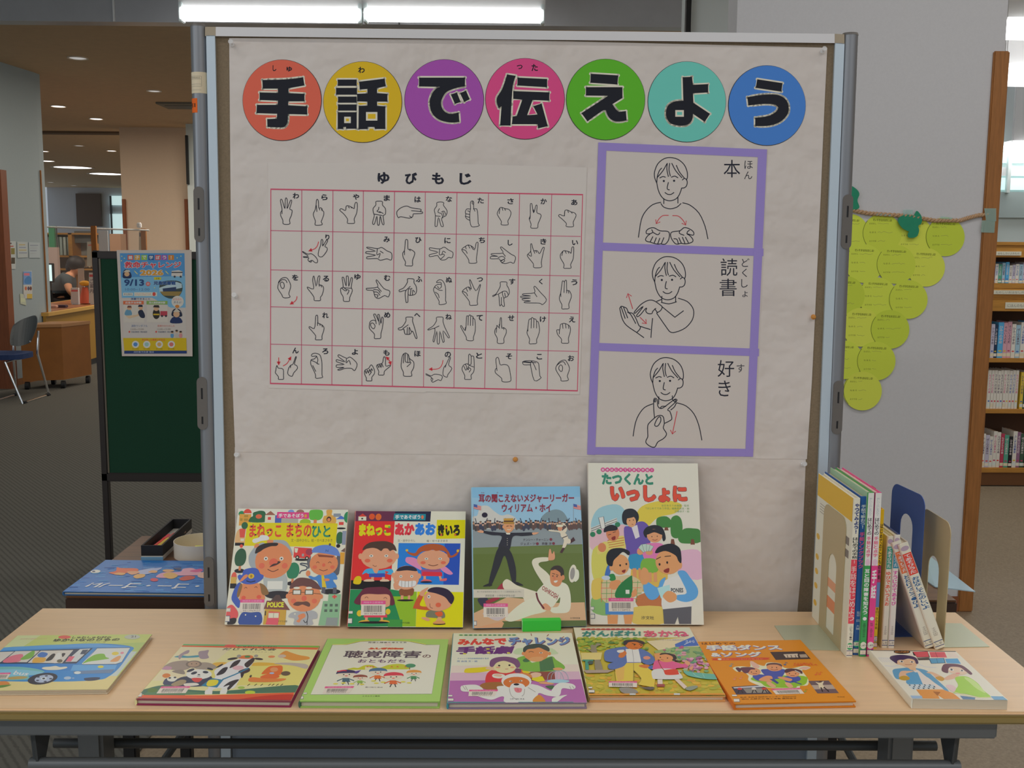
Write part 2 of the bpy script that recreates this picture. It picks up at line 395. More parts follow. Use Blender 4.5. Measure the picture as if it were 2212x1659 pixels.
# ------------------------------------------------------------------ the setting
def Q(lo, hi, bev=0, **k): return MB().box(lo, hi, bev, **k)
struct('floor', Q((-14, -5, -.06), (12, 36, 0)), MVIN)
ca, cb = onz(331.6, 1583.5, 0), onz(302.5, 1634, 0); dr = (ca-cb).normalized()
pa, pb = cb-dr*((cb.y+5)/dr.y), cb+dr*((36-cb.y)/dr.y)
pb.x = pa.x+.0
struct('floor_carpet', MB().plate([[Vector((-14, -5, .0005)), Vector((ca.x, -5, .0005)), Vector((ca.x, 36, .0005)), Vector((-14, 36, .0005))]], Z*.005), MCARP)
struct('ceiling', Q((-14, -5, 3.45), (12, 7.0, 3.55)), MCEILF)
struct('ceiling_low', Q((-14, 7.15, 3.15), (1.6, 36, 3.25)), MCEIL)
xs = ony(1497, 30, 7.0).x
struct('wall_soffit', Q((-14, 7.0, 3.15), (xs, 7.15, 3.5)), MSOFF)
a = ony(246, 40, 6.99); struct('trim_1', Q((a.x-.006, 6.985, 3.15), (a.x+.006, 7.0, 3.45)), mat('joint_pale', 'c0c8cc', .4))
a = ony(862, 20, 6.99); struct('trim_2', Q((a.x-.005, 6.985, 3.15), (a.x+.005, 7.0, 3.45)), MSTEELD)
a = ony(1488, 20, 5.0); struct('trim_3', Q((a.x-.018, 4.98, 0), (a.x+.012, 5.03, 3.45)), MBLK)
a, b = ony(1493, 30, 5.05), ony(1610, 30, 5.05); struct('wall_column', Q((a.x, 5.03, 0), (b.x, 5.4, 3.45)), mat('column_white', 'b9c0c4', .7))
# right hand wall, its wooden end post, the room beyond
WY = 2.42
a, b = ony(1592, 40, WY).x, ony(2174, 60, WY).x
struct('wall_right', Q((a, WY, 0), (b, WY+.16, 3.45)), MWALLG)
p0 = ony(2148, 110, WY-.01); p1 = ony(2182, 110, WY-.01); wpl = p0.x
mb = MB().box((p0.x, WY-.012, .0), (p1.x, WY+.172, p0.z), .004); 
struct('trim_post', mb, MWOOD)
struct('baseboard_right', Q((a, WY-.01, 0), (p0.x, WY, .06)), MWOODR)
struct('wall_far', Q((a+.2, 8.2, 0), (9, 8.4, 3.45)), mat('wall_white', 'a9b2b0', .8))
struct('wall_side', Q((-3.0, 14.7, 0), (-2.9, 30, 3.15)), MWALLB)
# bright window bands of the far wall on the right
for k, (y0, y1, em) in enumerate(((322, 352, MSKY), (362, 380, mat('blind_white', 'c4cccb', .7)), (385, 410, MSKY), (415, 470, mat('pane_grey', '8b9695', .3)))):
    q0, q1 = ony(2160, y1, 8.18), ony(2212, y0, 8.18)
    mb = Q((q0.x-.3, 8.16, q0.z), (q1.x+1.2, 8.2, q1.z)); struct('window_%d' % (k+1), mb, em)
q0 = ony(2212, 500, 8.15)
struct('trim_4', Q((q0.x-.2, 8.12, q0.z+.35), (q0.x-.17, 8.16, q0.z+1.6)), mat('sash_pale', 'b4bcba', .5))
def tube_light(px0, px1, py0, py1, y, lab, grp):
    l, r = ony(px0, (py0+py1)/2, y), ony(px1, (py0+py1)/2, y); zt, zb = ony(px0, py0, y).z, ony(px0, py1, y).z
    t = thing('fluorescent_lamp', lab, 'lamp', ((l.x+r.x)/2, y, zt), grp)
    obj('lamp_housing', Q((l.x-.02, y-.01, zt-.012), (r.x+.02, y+.12, 3.45), .008), mat('lamp_body', 'dfe6ea', .4), t)
    obj('tube', MB().tube([(l.x, y, (zt+zb)/2), (r.x, y, (zt+zb)/2)], (zt-zb)/2, 14), MTUBE, t, True)
    for x in (l.x, r.x): obj('end_cap', MB().box((x-.014, y-.03, zb-.01), (x+.014, y+.05, zt+.03), .006), mat('lamp_end', 'b9c4cc', .4), t)
tube_light(392, 778, 14, 46, 6.4, 'lit fluorescent tube above the left half of the board', 'lit fluorescent tubes')
tube_light(790, 1172, 16, 47, 6.4, 'lit fluorescent tube above the middle of the board, right of its twin', 'lit fluorescent tubes')
def strip(px0, py0, py1, y, lab):
    l = ony(px0, py0, y); zb = ony(px0, py1, y).z
    t = thing('ceiling_lamp', lab, 'lamp', (l.x+.6, y, l.z), 'ceiling lamps of the shelf room')
    obj('lamp_housing', Q((l.x, y, l.z), (l.x+1.3, y+.2, 3.45), .01), mat('lamp_body', 'dfe6ea', .4), t)
    obj('diffuser', Q((l.x, y-.02, zb), (l.x+1.3, y+.2, l.z), .02), MTUBE, t)
strip(2174, 40, 74, 5.2, 'glowing ceiling lamp highest in the top right corner')
strip(2172, 140, 178, 5.9, 'glowing ceiling lamp in the shelf room, second below the top corner')
strip(2186, 306, 326, 7.9, 'small glowing lamp lowest of the lights in the shelf room')
# left: pale wall with wood edges, beige wall, far wall
wx = ony(93, 500, 9.5).x; w0x = ony(0, 400, 8.75).x
struct('wall_left', MB().plate([[Vector((-12, 3.5, .0)), Vector((w0x, 8.75, 0)), Vector((wx, 9.5, 0)), Vector((wx, 9.6, 0)), Vector((w0x-.05, 9.1, 0)), Vector((-12, 3.8, 0))]], Z*3.15), MWALLL)
struct('trim_5', Q((wx-.0, 9.49, 0), (wx+.012, 9.505, ony(92, 368, 9.5).z)), MWOOD)
struct('baseboard_left', MB().plate([[Vector((w0x, 8.73, 0)), Vector((wx, 9.48, 0)), Vector((wx, 9.50, 0)), Vector((w0x, 8.75, 0))]], Z*.07), MWOOD)
a, b = ony(2, 700, 8.6), ony(19, 700, 8.6)
struct('column_wood', Q((a.x-.06, 8.6, 0), (b.x, 8.72, ony(5, 366, 8.6).z)), MWOODR)
a, b = ony(262, 400, 14.4), ony(414, 400, 14.4)
struct('wall_back', Q((a.x, 14.4, 0), (b.x, 14.65, 3.15)), MWALLB)
for nm, px in (('trim_6', 266), ('trim_7', 401)):
    c = ony(px, 430, 14.35); struct(nm, Q((c.x-.022, 14.35, 0), (c.x+.022, 14.4, c.z)), MWOODR)
a, b = ony(405, 400, 13.9), ony(416, 400, 13.9); struct('trim_8', Q((a.x, 13.9, 0), (b.x+.1, 14.05, 3.15)), mat('strip_pale', 'aab4b4', .6))
c = ony(404, 340, 13.85); struct('trim_9', Q((c.x-.02, 13.85, ony(404, 398, 13.85).z), (c.x+.012, 13.9, ony(404, 292, 13.85).z)), MBLK)
FY = 31.0
struct('wall_end', Q((-14, FY, 0), (2.2, FY+.2, 3.15)), MWALLD)
struct('wall_east', Q((9, -5, 0), (9.2, 8.2, 3.45)), MWALLB)
struct('wall_west', Q((-12.3, -5, 0), (-12.1, 3.4, 3.45)), MWALLL)
a, b = ony(163, 418, FY-.1), ony(219, 489, FY-.1); struct('wall_panel', Q((a.x, FY-.1, b.z), (b.x, FY, a.z)), mat('panel_brown', '4d443e', .7, k=2.2))
for k, (y0, y1) in enumerate(((423, 443), (462, 530))):
    a, b = ony(237, y0, FY-.08), ony(262, y1, FY-.08); struct('window_%d' % (k+5), Q((a.x, FY-.08, b.z), (b.x+.2, FY-.02, a.z)), MSKY)
a = ony(234, 300, FY-.09); struct('trim_10', Q((a.x-.03, FY-.12, .4), (a.x+.02, FY-.05, 2.9)), MSTEELD)
# downlights of the low ceiling
dl = [(168, 126, 38, 0, 'first and nearest downlight, high in the dark ceiling strip'), (333, 197, 28, 0, 'downlight nearest the left board post'), (126, 230, 30, 1, 'lit downlight just right of the pale wall top'), (208, 257, 27, 1, 'lit downlight second in the slanting row of three'), (279, 279, 24, 1, 'lit downlight third in the slanting row, above the beige wall'), (124, 286, 24, 0, 'cool dim downlight under the slanting row'), (171, 315, 20, 0, 'cool dim downlight behind the ceiling step'), (97, 327, 16, 1, 'small lit downlight against the wall edge'), (241, 326, 20, 1, 'small lit downlight beside the beige wall'), (100, 348, 34, 1, 'lit round lamp half hidden by the pale wall edge'), (157, 362, 78, 1, 'large round ceiling lamp, left of the pair over the counter'), (230, 376, 70, 1, 'large round ceiling lamp, right of the pair over the counter'), (110, 394, 14, 0, 'faint far downlight, leftmost of the last row'), (160, 401, 12, 0, 'faint far downlight, second of the last row'), (195, 406, 11, 0, 'faint far downlight, third of the last row'), (229, 411, 10, 0, 'faint far downlight, last by the beige wall')]
for px, py, w, on, lab in dl:
    c = onz(px, py, 3.145); r = (c-CAM).dot(CF)/FPX*w/2
    t = thing('downlight', lab, 'downlight', (c.x, c.y, 3.145), 'round downlights in the low ceiling')
    obj('ring', MB().lathe([(r*1.0, .004), (r*1.14, .004), (r*1.16, -.006), (r*1.0, -.006)], (c.x, c.y, 3.147), seg=24), mat('ring_white', 'b5ada0', .5), t)
    obj('lens', MB().lathe([(0, -.002), (r*.7, -.004), (r, .002)], (c.x, c.y, 3.147), seg=24), MDOWN if on else MDIM, t)
c = onz(388, 228, 3.14); t = thing('air_vent', 'grey slotted air vent in the dark ceiling left of the board', 'vent', (c.x, c.y, 3.13))
obj('vent_frame', Q((c.x-.22, c.y-.25, 3.125), (c.x+.35, c.y+.25, 3.15), .005), mat('vent_grey', '5d5a50', .6), t); obj('vent_slot', Q((c.x-.15, c.y-.12, 3.12), (c.x+.3, c.y+.12, 3.126)), MSTEELD, t)
struct('trim_11', MB().box((-9.5, 15.0, 3.12), (ony(262, 299, 15.0).x, 15.25, 3.15)), mat('ceiling_step', '584a3a', .8))
# ------------------------------------------------------------------ display table in front
TZ = .70; TD = .45
t = thing('folding_table', 'long pale maple folding table with grey steel legs, covered with books', 'table', (0, TD/2, 0)); FT = t
obj('tabletop', Q((-.9, 0, TZ-.006), (.9, TD, TZ), .003), MMAPLE, t)
obj('edge_band', Q((-.9, -.0008, TZ-.021), (.9, TD+.0008, TZ-.0055), .004), MEDGE, t)
ar = ony(2155, 1565, .03).x
obj('apron', Q((-.88, .028, TZ-.058), (ar, .045, TZ-.021), .003), MSTEEL, t)
obj('apron', Q((-.84, TD-.05, TZ-.05), (ar-.02, TD-.03, TZ-.021), .003), MSTEEL, t)
zf = ony(1106, 1652, .07).z; zb_ = ony(1106, 1608, .27).z
l, r = ony(66, 1646, .07).x, ony(2072, 1650, .07).x
obj('shelf_tube', MB().tube([(l, .07, zf), (r, .07, zf)], .010, 14), MSTEEL, t, True)
l2, r2 = ony(118, 1601, .27).x, ony(2022, 1602, .27).x
obj('shelf_tube', MB().tube([(l2, .27, zb_), (r2, .27, zb_)], .009, 14), MSTEELD, t, True)
for sx, lx, lx2 in ((-1, l, l2), (1, r, r2)):
    br = obj('side_bracket', MB().plate([[Vector((lx-sx*.012, .05, TZ-.03)), Vector((lx-sx*.012, .065, zf-.008)), Vector((lx-sx*.012, .085, zf-.008)), Vector((lx-sx*.012, .15, TZ-.03))]], (-sx*.004, 0, 0)), MSTEELD, t)
    sub('bracket_bar', MB().tube([(lx-sx*.010, .062, TZ-.03), (lx-sx*.010, .072, zf)], .006, 8), MSTEELD, br)
    xl = lx-sx*.042
    obj('leg', Q((xl-.022, .2, .07), (xl+.022, .26, TZ-.03), .006), MSTEEL, t)
    ft = obj('foot', Q((xl-.025, .01, .05), (xl+.025, .44, .08), .01), MSTEEL, t)
    for yy in (.04, .41): sub('caster', MB().lathe([(.0, -.012), (.024, -.012), (.024, .012), (0, .012)], (xl, yy, .025), (1, 0, 0), 16), MBLK, ft)
    bx_ = ony(36 if sx < 0 else 2116, 1588, .10)
    obj('rubber_stopper', MB().hexa([(bx_.x-.022, .08, TZ-.03), (bx_.x+.022, .08, TZ-.03), (bx_.x+.022, .12, TZ-.03), (bx_.x-.022, .12, TZ-.03)], [(bx_.x-.010, .085, TZ-.066), (bx_.x+.010, .085, TZ-.066), (bx_.x+.010, .115, TZ-.066), (bx_.x-.010, .115, TZ-.066)]), MBLK, t)
# ------------------------------------------------------------------ dark table behind the board
DY = onz(1106, 1293, TZ).y
t = thing('walnut_table', 'dark walnut topped table standing behind the display board', 'table', (0, DY+.22, 0)); DT = t
dl_, dr_ = onz(137, 1291, TZ).x, onz(2068, 1297, TZ).x
obj('tabletop', Q((dl_, DY, TZ-.004), (dr_, DY+.45, TZ), .002), MWALNUT, t)
obj('edge_band', Q((dl_, DY-.001, TZ-.034), (dr_, DY+.451, TZ-.0035), .003), mat('walnut_edge', '35231a', .5, k=1.4), t)
for px, yy in ((284, DY+.05), (404, DY+.38), (1917, DY+.05), (1792, DY+.38), (1080, DY+.05)):
    x = ony(px, 1615, yy).x; obj('leg', Q((x-.0135, yy-.0135, 0), (x+.0135, yy+.0135, TZ-.03), .003), MBLK, t)
for a, b in (((398, 1580), (345, 1655)), ((1812, 1585), (1850, 1655))):
    A, B = ony(*a, DY+.3), ony(*b, DY+.2); d = B-A; obj('brace', MB().tube([A-d*.6, B+d*.8], .009, 10), MSTEELD, t, True)
# ------------------------------------------------------------------ display board
BYAW, BLEAN = .0154, .0111
BX = Vector((math.cos(BYAW), math.sin(BYAW), 0)); BU = Vector((0, BLEAN, 1)).normalized(); BN = BX.cross(BU).normalized()
PB = Vector((.0415, .476, .7))            # felt face
def bp(px, py, off=0): return onpl(px, py, PB+BN*off, BN)
bd = thing('display_board', 'tall rolling pin board with grey posts and white paper lining', 'board', (.04, .49, 0))
def stretch(a, b, z0, z1):
    d = b-a; return a+d*((z0-a.z)/d.z), a+d*((z1-a.z)/d.z)
def bquad(q, o0, o1): return MB().hexa([bp(x, y, o0) for x, y in q], [bp(x, y, o1) for x, y in q])
obj('felt_panel', bquad([(462, 72), (1806, 90), (1755, 1345), (495, 1345)], -.02, 0), MFELT, bd)
lowq = [bp(495, 1345, -.001), bp(1755, 1345, -.001)]; lo2 = [p+BU*((.34-p.z)/BU.z) for p in lowq]
obj('lower_panel', MB().hexa([lowq[0], lowq[1], lo2[1], lo2[0]], [p-BN*.018 for p in (lowq[0], lowq[1], lo2[1], lo2[0])]), MBACK, bd)
obj('top_rail', bquad([(466, 58), (1803, 73), (1803, 93), (466, 78)], -.024, .007), MRAIL, bd)
for c in ([(443, 58), (466, 58), (466, 78), (443, 78)], [(1803, 73), (1824, 74), (1824, 95), (1803, 94)]): obj('corner_joint', bquad(c, -.024, .006), mat('joint_beige', '8f8472', .6), bd)
POST = {}
for side, top, bot, fq in ((-1, (426.5, 55), (455, 1240), [(447, 78), (466, 78), (491, 1240), (471, 1240)]), (1, (1840, 74), (1790.5, 1240), [(1802, 94), (1822, 95), (1777, 1240), (1757, 1240)])):
    A, B = bp(*top, .004), bp(*bot, .004); B2, A2 = stretch(A, B, .07, A.z); r = .0151
    POST[side] = (A, B)
    p = obj('post', MB().tube([B2-BN*r*.6, A2-BN*r*.6], r, 28), MALU, bd, True)
    sub('post_cap', MB().tube([A2-BN*r*.6-Z*.001, A2-BN*r*.6+Z*.0035], [r*1.02, r*.93], 28), MBRK, p)
    f0 = [bp(*q, 0) for q in fq]; e0, e1 = stretch(f0[0], f0[3], .34, f0[0].z); g0, g1 = stretch(f0[1], f0[2], .34, f0[1].z)
    q = [e1, g1, g0, e0]; obj('side_frame', MB().hexa([v-BN*.024 for v in q], [v+BN*.006 for v in q]), MFRM, bd)
    ft = obj('foot', MB().box((B2.x-.03, B2.y-.26, .05), (B2.x+.03, B2.y+.26, .085), .012), MBRK, bd)
    for dy in (-.22, .22): sub('caster', MB().lathe([(0, -.012), (.025, -.012), (.025, .012), (0, .012)], (B2.x, B2.y+dy, .026), (1, 0, 0), 16), MBLK, ft)
def bracket(cx, cy, hw, hh, tilt):
    # oval plate with two slots, set in the post
    def pt(u, v, o): return bp(cx+u+tilt*v, cy+v, o)
    oval = lambda w, h, n=10: [(w*math.cos(k*math.pi/n), -(h-w)-w*math.sin(k*math.pi/n)) for k in range(n+1)]+[(-w*math.cos(k*math.pi/n), (h-w)+w*math.sin(k*math.pi/n)) for k in range(n+1)]
    o = oval(hw, hh); s1 = [(-2, -hh*.58), (2, -hh*.58), (2, -hh*.16), (-2, -hh*.16)]; s2 = [(-2, hh*.5), (2, hh*.5), (2, hh*.78), (-2, hh*.78)]
    m = MB().plate([[pt(*q, .0085) for q in o], [pt(*q, .0085) for q in s1], [pt(*q, .0085) for q in s2]], BN*.0030)
    b = obj('bracket_plate', m, MBRK, bd)
    for q in (s1, s2): sub('slot', MB().hexa([pt(*x, .0095) for x in q], [pt(*x, .0112) for x in q]), MBLK, b)
for c in ((430.5, 463, 11, 60), (437.5, 871, 11, 57), (452, 1256, 11, 54)): bracket(*c, .02)
for c in ((1829, 479, 11, 59), (1809, 880, 11, 58)): bracket(*c, -.045)
def art_on(a, mb, fn, N, crop=(0, 0, 1), base=0):
    x0, y0, s = crop; return a.to(mb, (lambda x, y: (x0+x/s, y0+y/s), fn), N, base=base)
# stickers on the left post (curved round the post)
def post_sticker(px0, px1, py0, py1, name, col, lab, draw):
    A, B = POST[-1]; c = (A+B)/2; ax = (A-B).normalized(); r = .0151; ctr = lambda z: A+(B-A)*((z-A.z)/(B.z-A.z))-BN*r*.6
    z1, z0 = bp(425, py0, .01).z, bp(425, py1, .01).z; m = MB(); n = 14; a0, a1 = px0, px1
    for i in range(n):
        q = []
        for aa, zz in ((i, z0), (i+1, z0), (i+1, z1), (i, z1)):
            th = math.radians(a0+(a1-a0)*aa/n); q.append(ctr(zz)+(BX*math.sin(th)+BN*math.cos(th))*(r+.0004))
        m.hexa(q, [p-BN*.0003 for p in q], tone(col))
    a = Art(); draw(a)
    def f(u, v): th = math.radians(a0+(a1-a0)*u); return ctr(z1+(z0-z1)*v)+(BX*math.sin(th)+BN*math.cos(th))*(r+.0006)
    a.to(m, (lambda x, y: (x, y), f), BN)
    tag(obj(name, m, PM), lab, 'sticker')
def d1(a):
    for y in (.2, .34, .58, .68, .85): a.line([(.08+i*.07, y) for i in range(9)], .012, '8a8578', sm=False, cap=False)
    a.line([(.66, .2), (.66, .68)], .012, '8a8578'); a.text('教育委員会', .16, .235, .6, .31, '8a8578')
post_sticker(-82, 80, 155, 201, 'paper_sticker', 'b8ad95', 'cream printed sticker wrapped round the left post', d1)
post_sticker(-80, -8, 212, 243, 'orange_sticker', 'd2571f', 'small orange number sticker on the left post', lambda a: a.text('15', .2, .36, .8, .64, '3a2218', .03, quad=[(.85, .3), (.85, .62), (.1, .62), (.1, .3)][:4] and [(.8, .62), (.2, .62), (.2, .34), (.8, .34)]))
# paper lining
def sheet(name, q, off, th, m, lab, cat='paper', group=None, art=None, crop=None, N=None, fn=None):
    fn = fn or bp; N = N or BN
    mb = MB().hexa([fn(x, y, off) for x, y in q], [fn(x, y, off+th) for x, y in q], tone('b4ada8', 1.7))
    o = obj(name, mb, m); return tag(o, lab, cat, group)
sheet('lining_paper', [(495, 82), (1100, 86), (1787, 103), (1780, 250), (1773, 420), (1754, 820), (1743, 992), (1150, 984), (508, 976), (501, 800), (498, 420)], .0006, .0007, MPAPER, 'large white lining paper covering the upper board')
sheet('lining_paper', [(507, 966), (1741, 982), (1738, 1060), (1730, 1240), (1721, 1336), (509, 1336)], .0002, .0004, MPAPER, 'lower white lining paper behind the standing books')
def pin(px, py, m, lab, wood=False):
    o = bp(px, py, .0013); A = (BN*1+BU*.25).normalized()
    t = thing('push_pin', lab, 'push pin', o, 'wooden bead pins' if wood else 'clear push pins')
    if wood: obj('head', MB().lathe([(0, .002), (.0035, .003), (.0052, .0065), (.0035, .0105), (0, .0115)], o, A, 14), m, t, True)
    else: obj('head', MB().lathe([(0, .001), (.0045, .001), (.0045, .003), (.0022, .005), (.0022, .010), (.0045, .0125), (.0045, .0145), (0, .0145)], o, A, 16), m, t, True)
    obj('needle', MB().tube([o-A*.006, o+A*.002], .0005, 6), MCHRM, t)
pin(502, 97, MPINC, 'clear push pin at the top left corner of the lining paper'); pin(509, 640, MPINC, 'clear push pin halfway down the left edge of the paper'); pin(514, 983, MPINC, 'clear push pin at the paper seam by the left post'); pin(1776, 112, MPINC, 'clear push pin at the top right corner of the lining paper'); pin(1734, 1003, MPINC, 'clear push pin at the paper seam by the right post')
MBEAD = mat('wood_bead', 'a9722f', .45); pin(1755, 686, MBEAD, 'wooden bead pin on the right edge of the paper', True); pin(1113, 993, MBEAD, 'wooden bead pin in the middle of the paper seam', True)
# ------------------------------------------------------------------ title circles
C1 = (500, 100, 3.35152); C2 = (1140, 100, 3.35152); DK = '1a1c24'; WH = 'c6bdae'
def circle(cx, cy, rx, ry, col, crop, polys, lab, ruby=(), holes=()):
    a = Art(); x0, y0, s = crop
    for p in polys:
        p = corner_smooth(P(p)); a.line(p+[p[0]], 24, WH, sm=False, closed=True); 
    for p in polys:
        p = corner_smooth(P(p)); a.poly(p, DK)
    for (h0, h1, h2, h3, hc) in holes: a.rect(h0-9, h1-9, h2+9, h3+9, WH); a.rect(h0+4, h1+4, h2-4, h3-4, hc)
    for ch, q in ruby: a.text(ch, *q, DK, .03)
    n = 56; m = MB(); ring = [(cx+rx*math.cos(2*math.pi*k/n), cy+ry*math.sin(2*math.pi*k/n)) for k in range(n)]
    m.hexa([bp(x, y, .0014) for x, y in ring], [bp(x, y, .0018) for x, y in ring], tone('2a2628'))
    b = Art(); b.poly([(cx+(x-cx)*.988, cy+(y-cy)*.988) for x, y in ring], col); art_on(b, m, bp, BN, base=.00183)
    art_on(a, m, bp, BN, crop, base=.00187)
    tag(obj('title_circle', m, PM), lab, 'paper sign', 'round title signs on the board')
circle(609.5, 216.5, 85.6, 88, 'd85a48', C1, ["225,245 400,240 520,225 530,285 415,305 415,340 530,345 530,400 412,400 412,428 550,435 550,495 410,492 408,545 395,575 370,588 262,585 260,528 330,525 332,490 182,485 185,425 335,425 338,395 205,390 205,335 338,338 338,308 228,308"], 'red paper circle with the character for hand', [('し', (296, 138, 330, 182)), ('ゅ', (400, 148, 440, 185))])
circle(783.5, 220.5, 85.4, 88, 'd2a021', C1, ["770,242 908,242 908,288 770,288", "758,302 910,302 910,352 758,352", "772,365 908,365 908,410 772,410", "772,422 908,422 908,467 772,467", "770,478 908,478 908,598 830,598 830,585 810,585 810,600 770,600", "925,258 1110,235 1118,290 1055,305 1055,340 1130,345 1130,402 1055,402 1055,432 1115,435 1115,600 1040,600 1035,585 988,585 988,600 920,602 922,432 985,430 985,402 910,400 910,345 985,342 985,310 930,315"], 'yellow paper circle with the character for talk', [('わ', (918, 150, 966, 195))], [(826, 520, 856, 548, 'd2a021'), (984, 486, 1048, 530, 'd2a021')])
circle(959.5, 216, 86, 88, '92489a', C1, ["1358,228 1692,228 1690,292 1640,300 1560,330 1525,380 1518,420 1535,465 1580,490 1645,480 1650,548 1580,552 1500,530 1450,480 1435,410 1450,350 1480,310 1510,295 1358,292", "1588,350 1632,335 1660,405 1618,418", "1655,340 1698,322 1725,385 1685,405"], 'purple paper circle with one round kana and two dots')
circle(1134, 213.5, 86, 88, 'd04478', C1, ["1995,205 2058,215 2035,300 2020,575 1945,575 1955,435 1935,450 1920,380 1960,310", "2070,228 2285,238 2285,298 2070,285", "2040,325 2302,335 2300,395 2180,390 2140,500 2215,495 2185,435 2245,415 2290,580 2220,595 2215,565 2030,565 2035,510 2065,505 2105,388 2040,382"], 'pink paper circle with the character for convey', [('つ', (2065, 130, 2108, 172)), ('た', (2172, 130, 2218, 180))])
circle(1308, 215, 85.5, 88, '52a028', C2, ["455,200 655,212 648,278 452,265", "420,297 685,297 685,375 612,420 640,460 660,475 710,470 715,538 640,545 590,520 565,465 540,468 432,545 388,485 520,400 580,360 420,358"], 'green paper circle right of the pink one')
circle(1483.5, 220, 84.7, 87.5, '5fb0a4', C2, ["1120,225 1188,222 1195,280 1305,275 1305,335 1195,342 1198,410 1318,490 1280,548 1195,490 1185,540 1150,570 1095,575 1035,560 1005,520 1000,475 1015,430 1060,402 1125,395"], 'turquoise paper circle between the green and blue ones', (), [(1076, 472, 1120, 502, '5fb0a4')])
circle(1656.5, 228, 84, 87, '3f72b8', C2, ["1660,240 1842,268 1835,330 1648,302", "1588,370 1700,352 1800,352 1860,380 1885,430 1880,490 1830,545 1750,575 1645,578 1645,518 1740,505 1795,475 1812,445 1790,425 1720,418 1595,430"], 'blue paper circle, last of the title row')
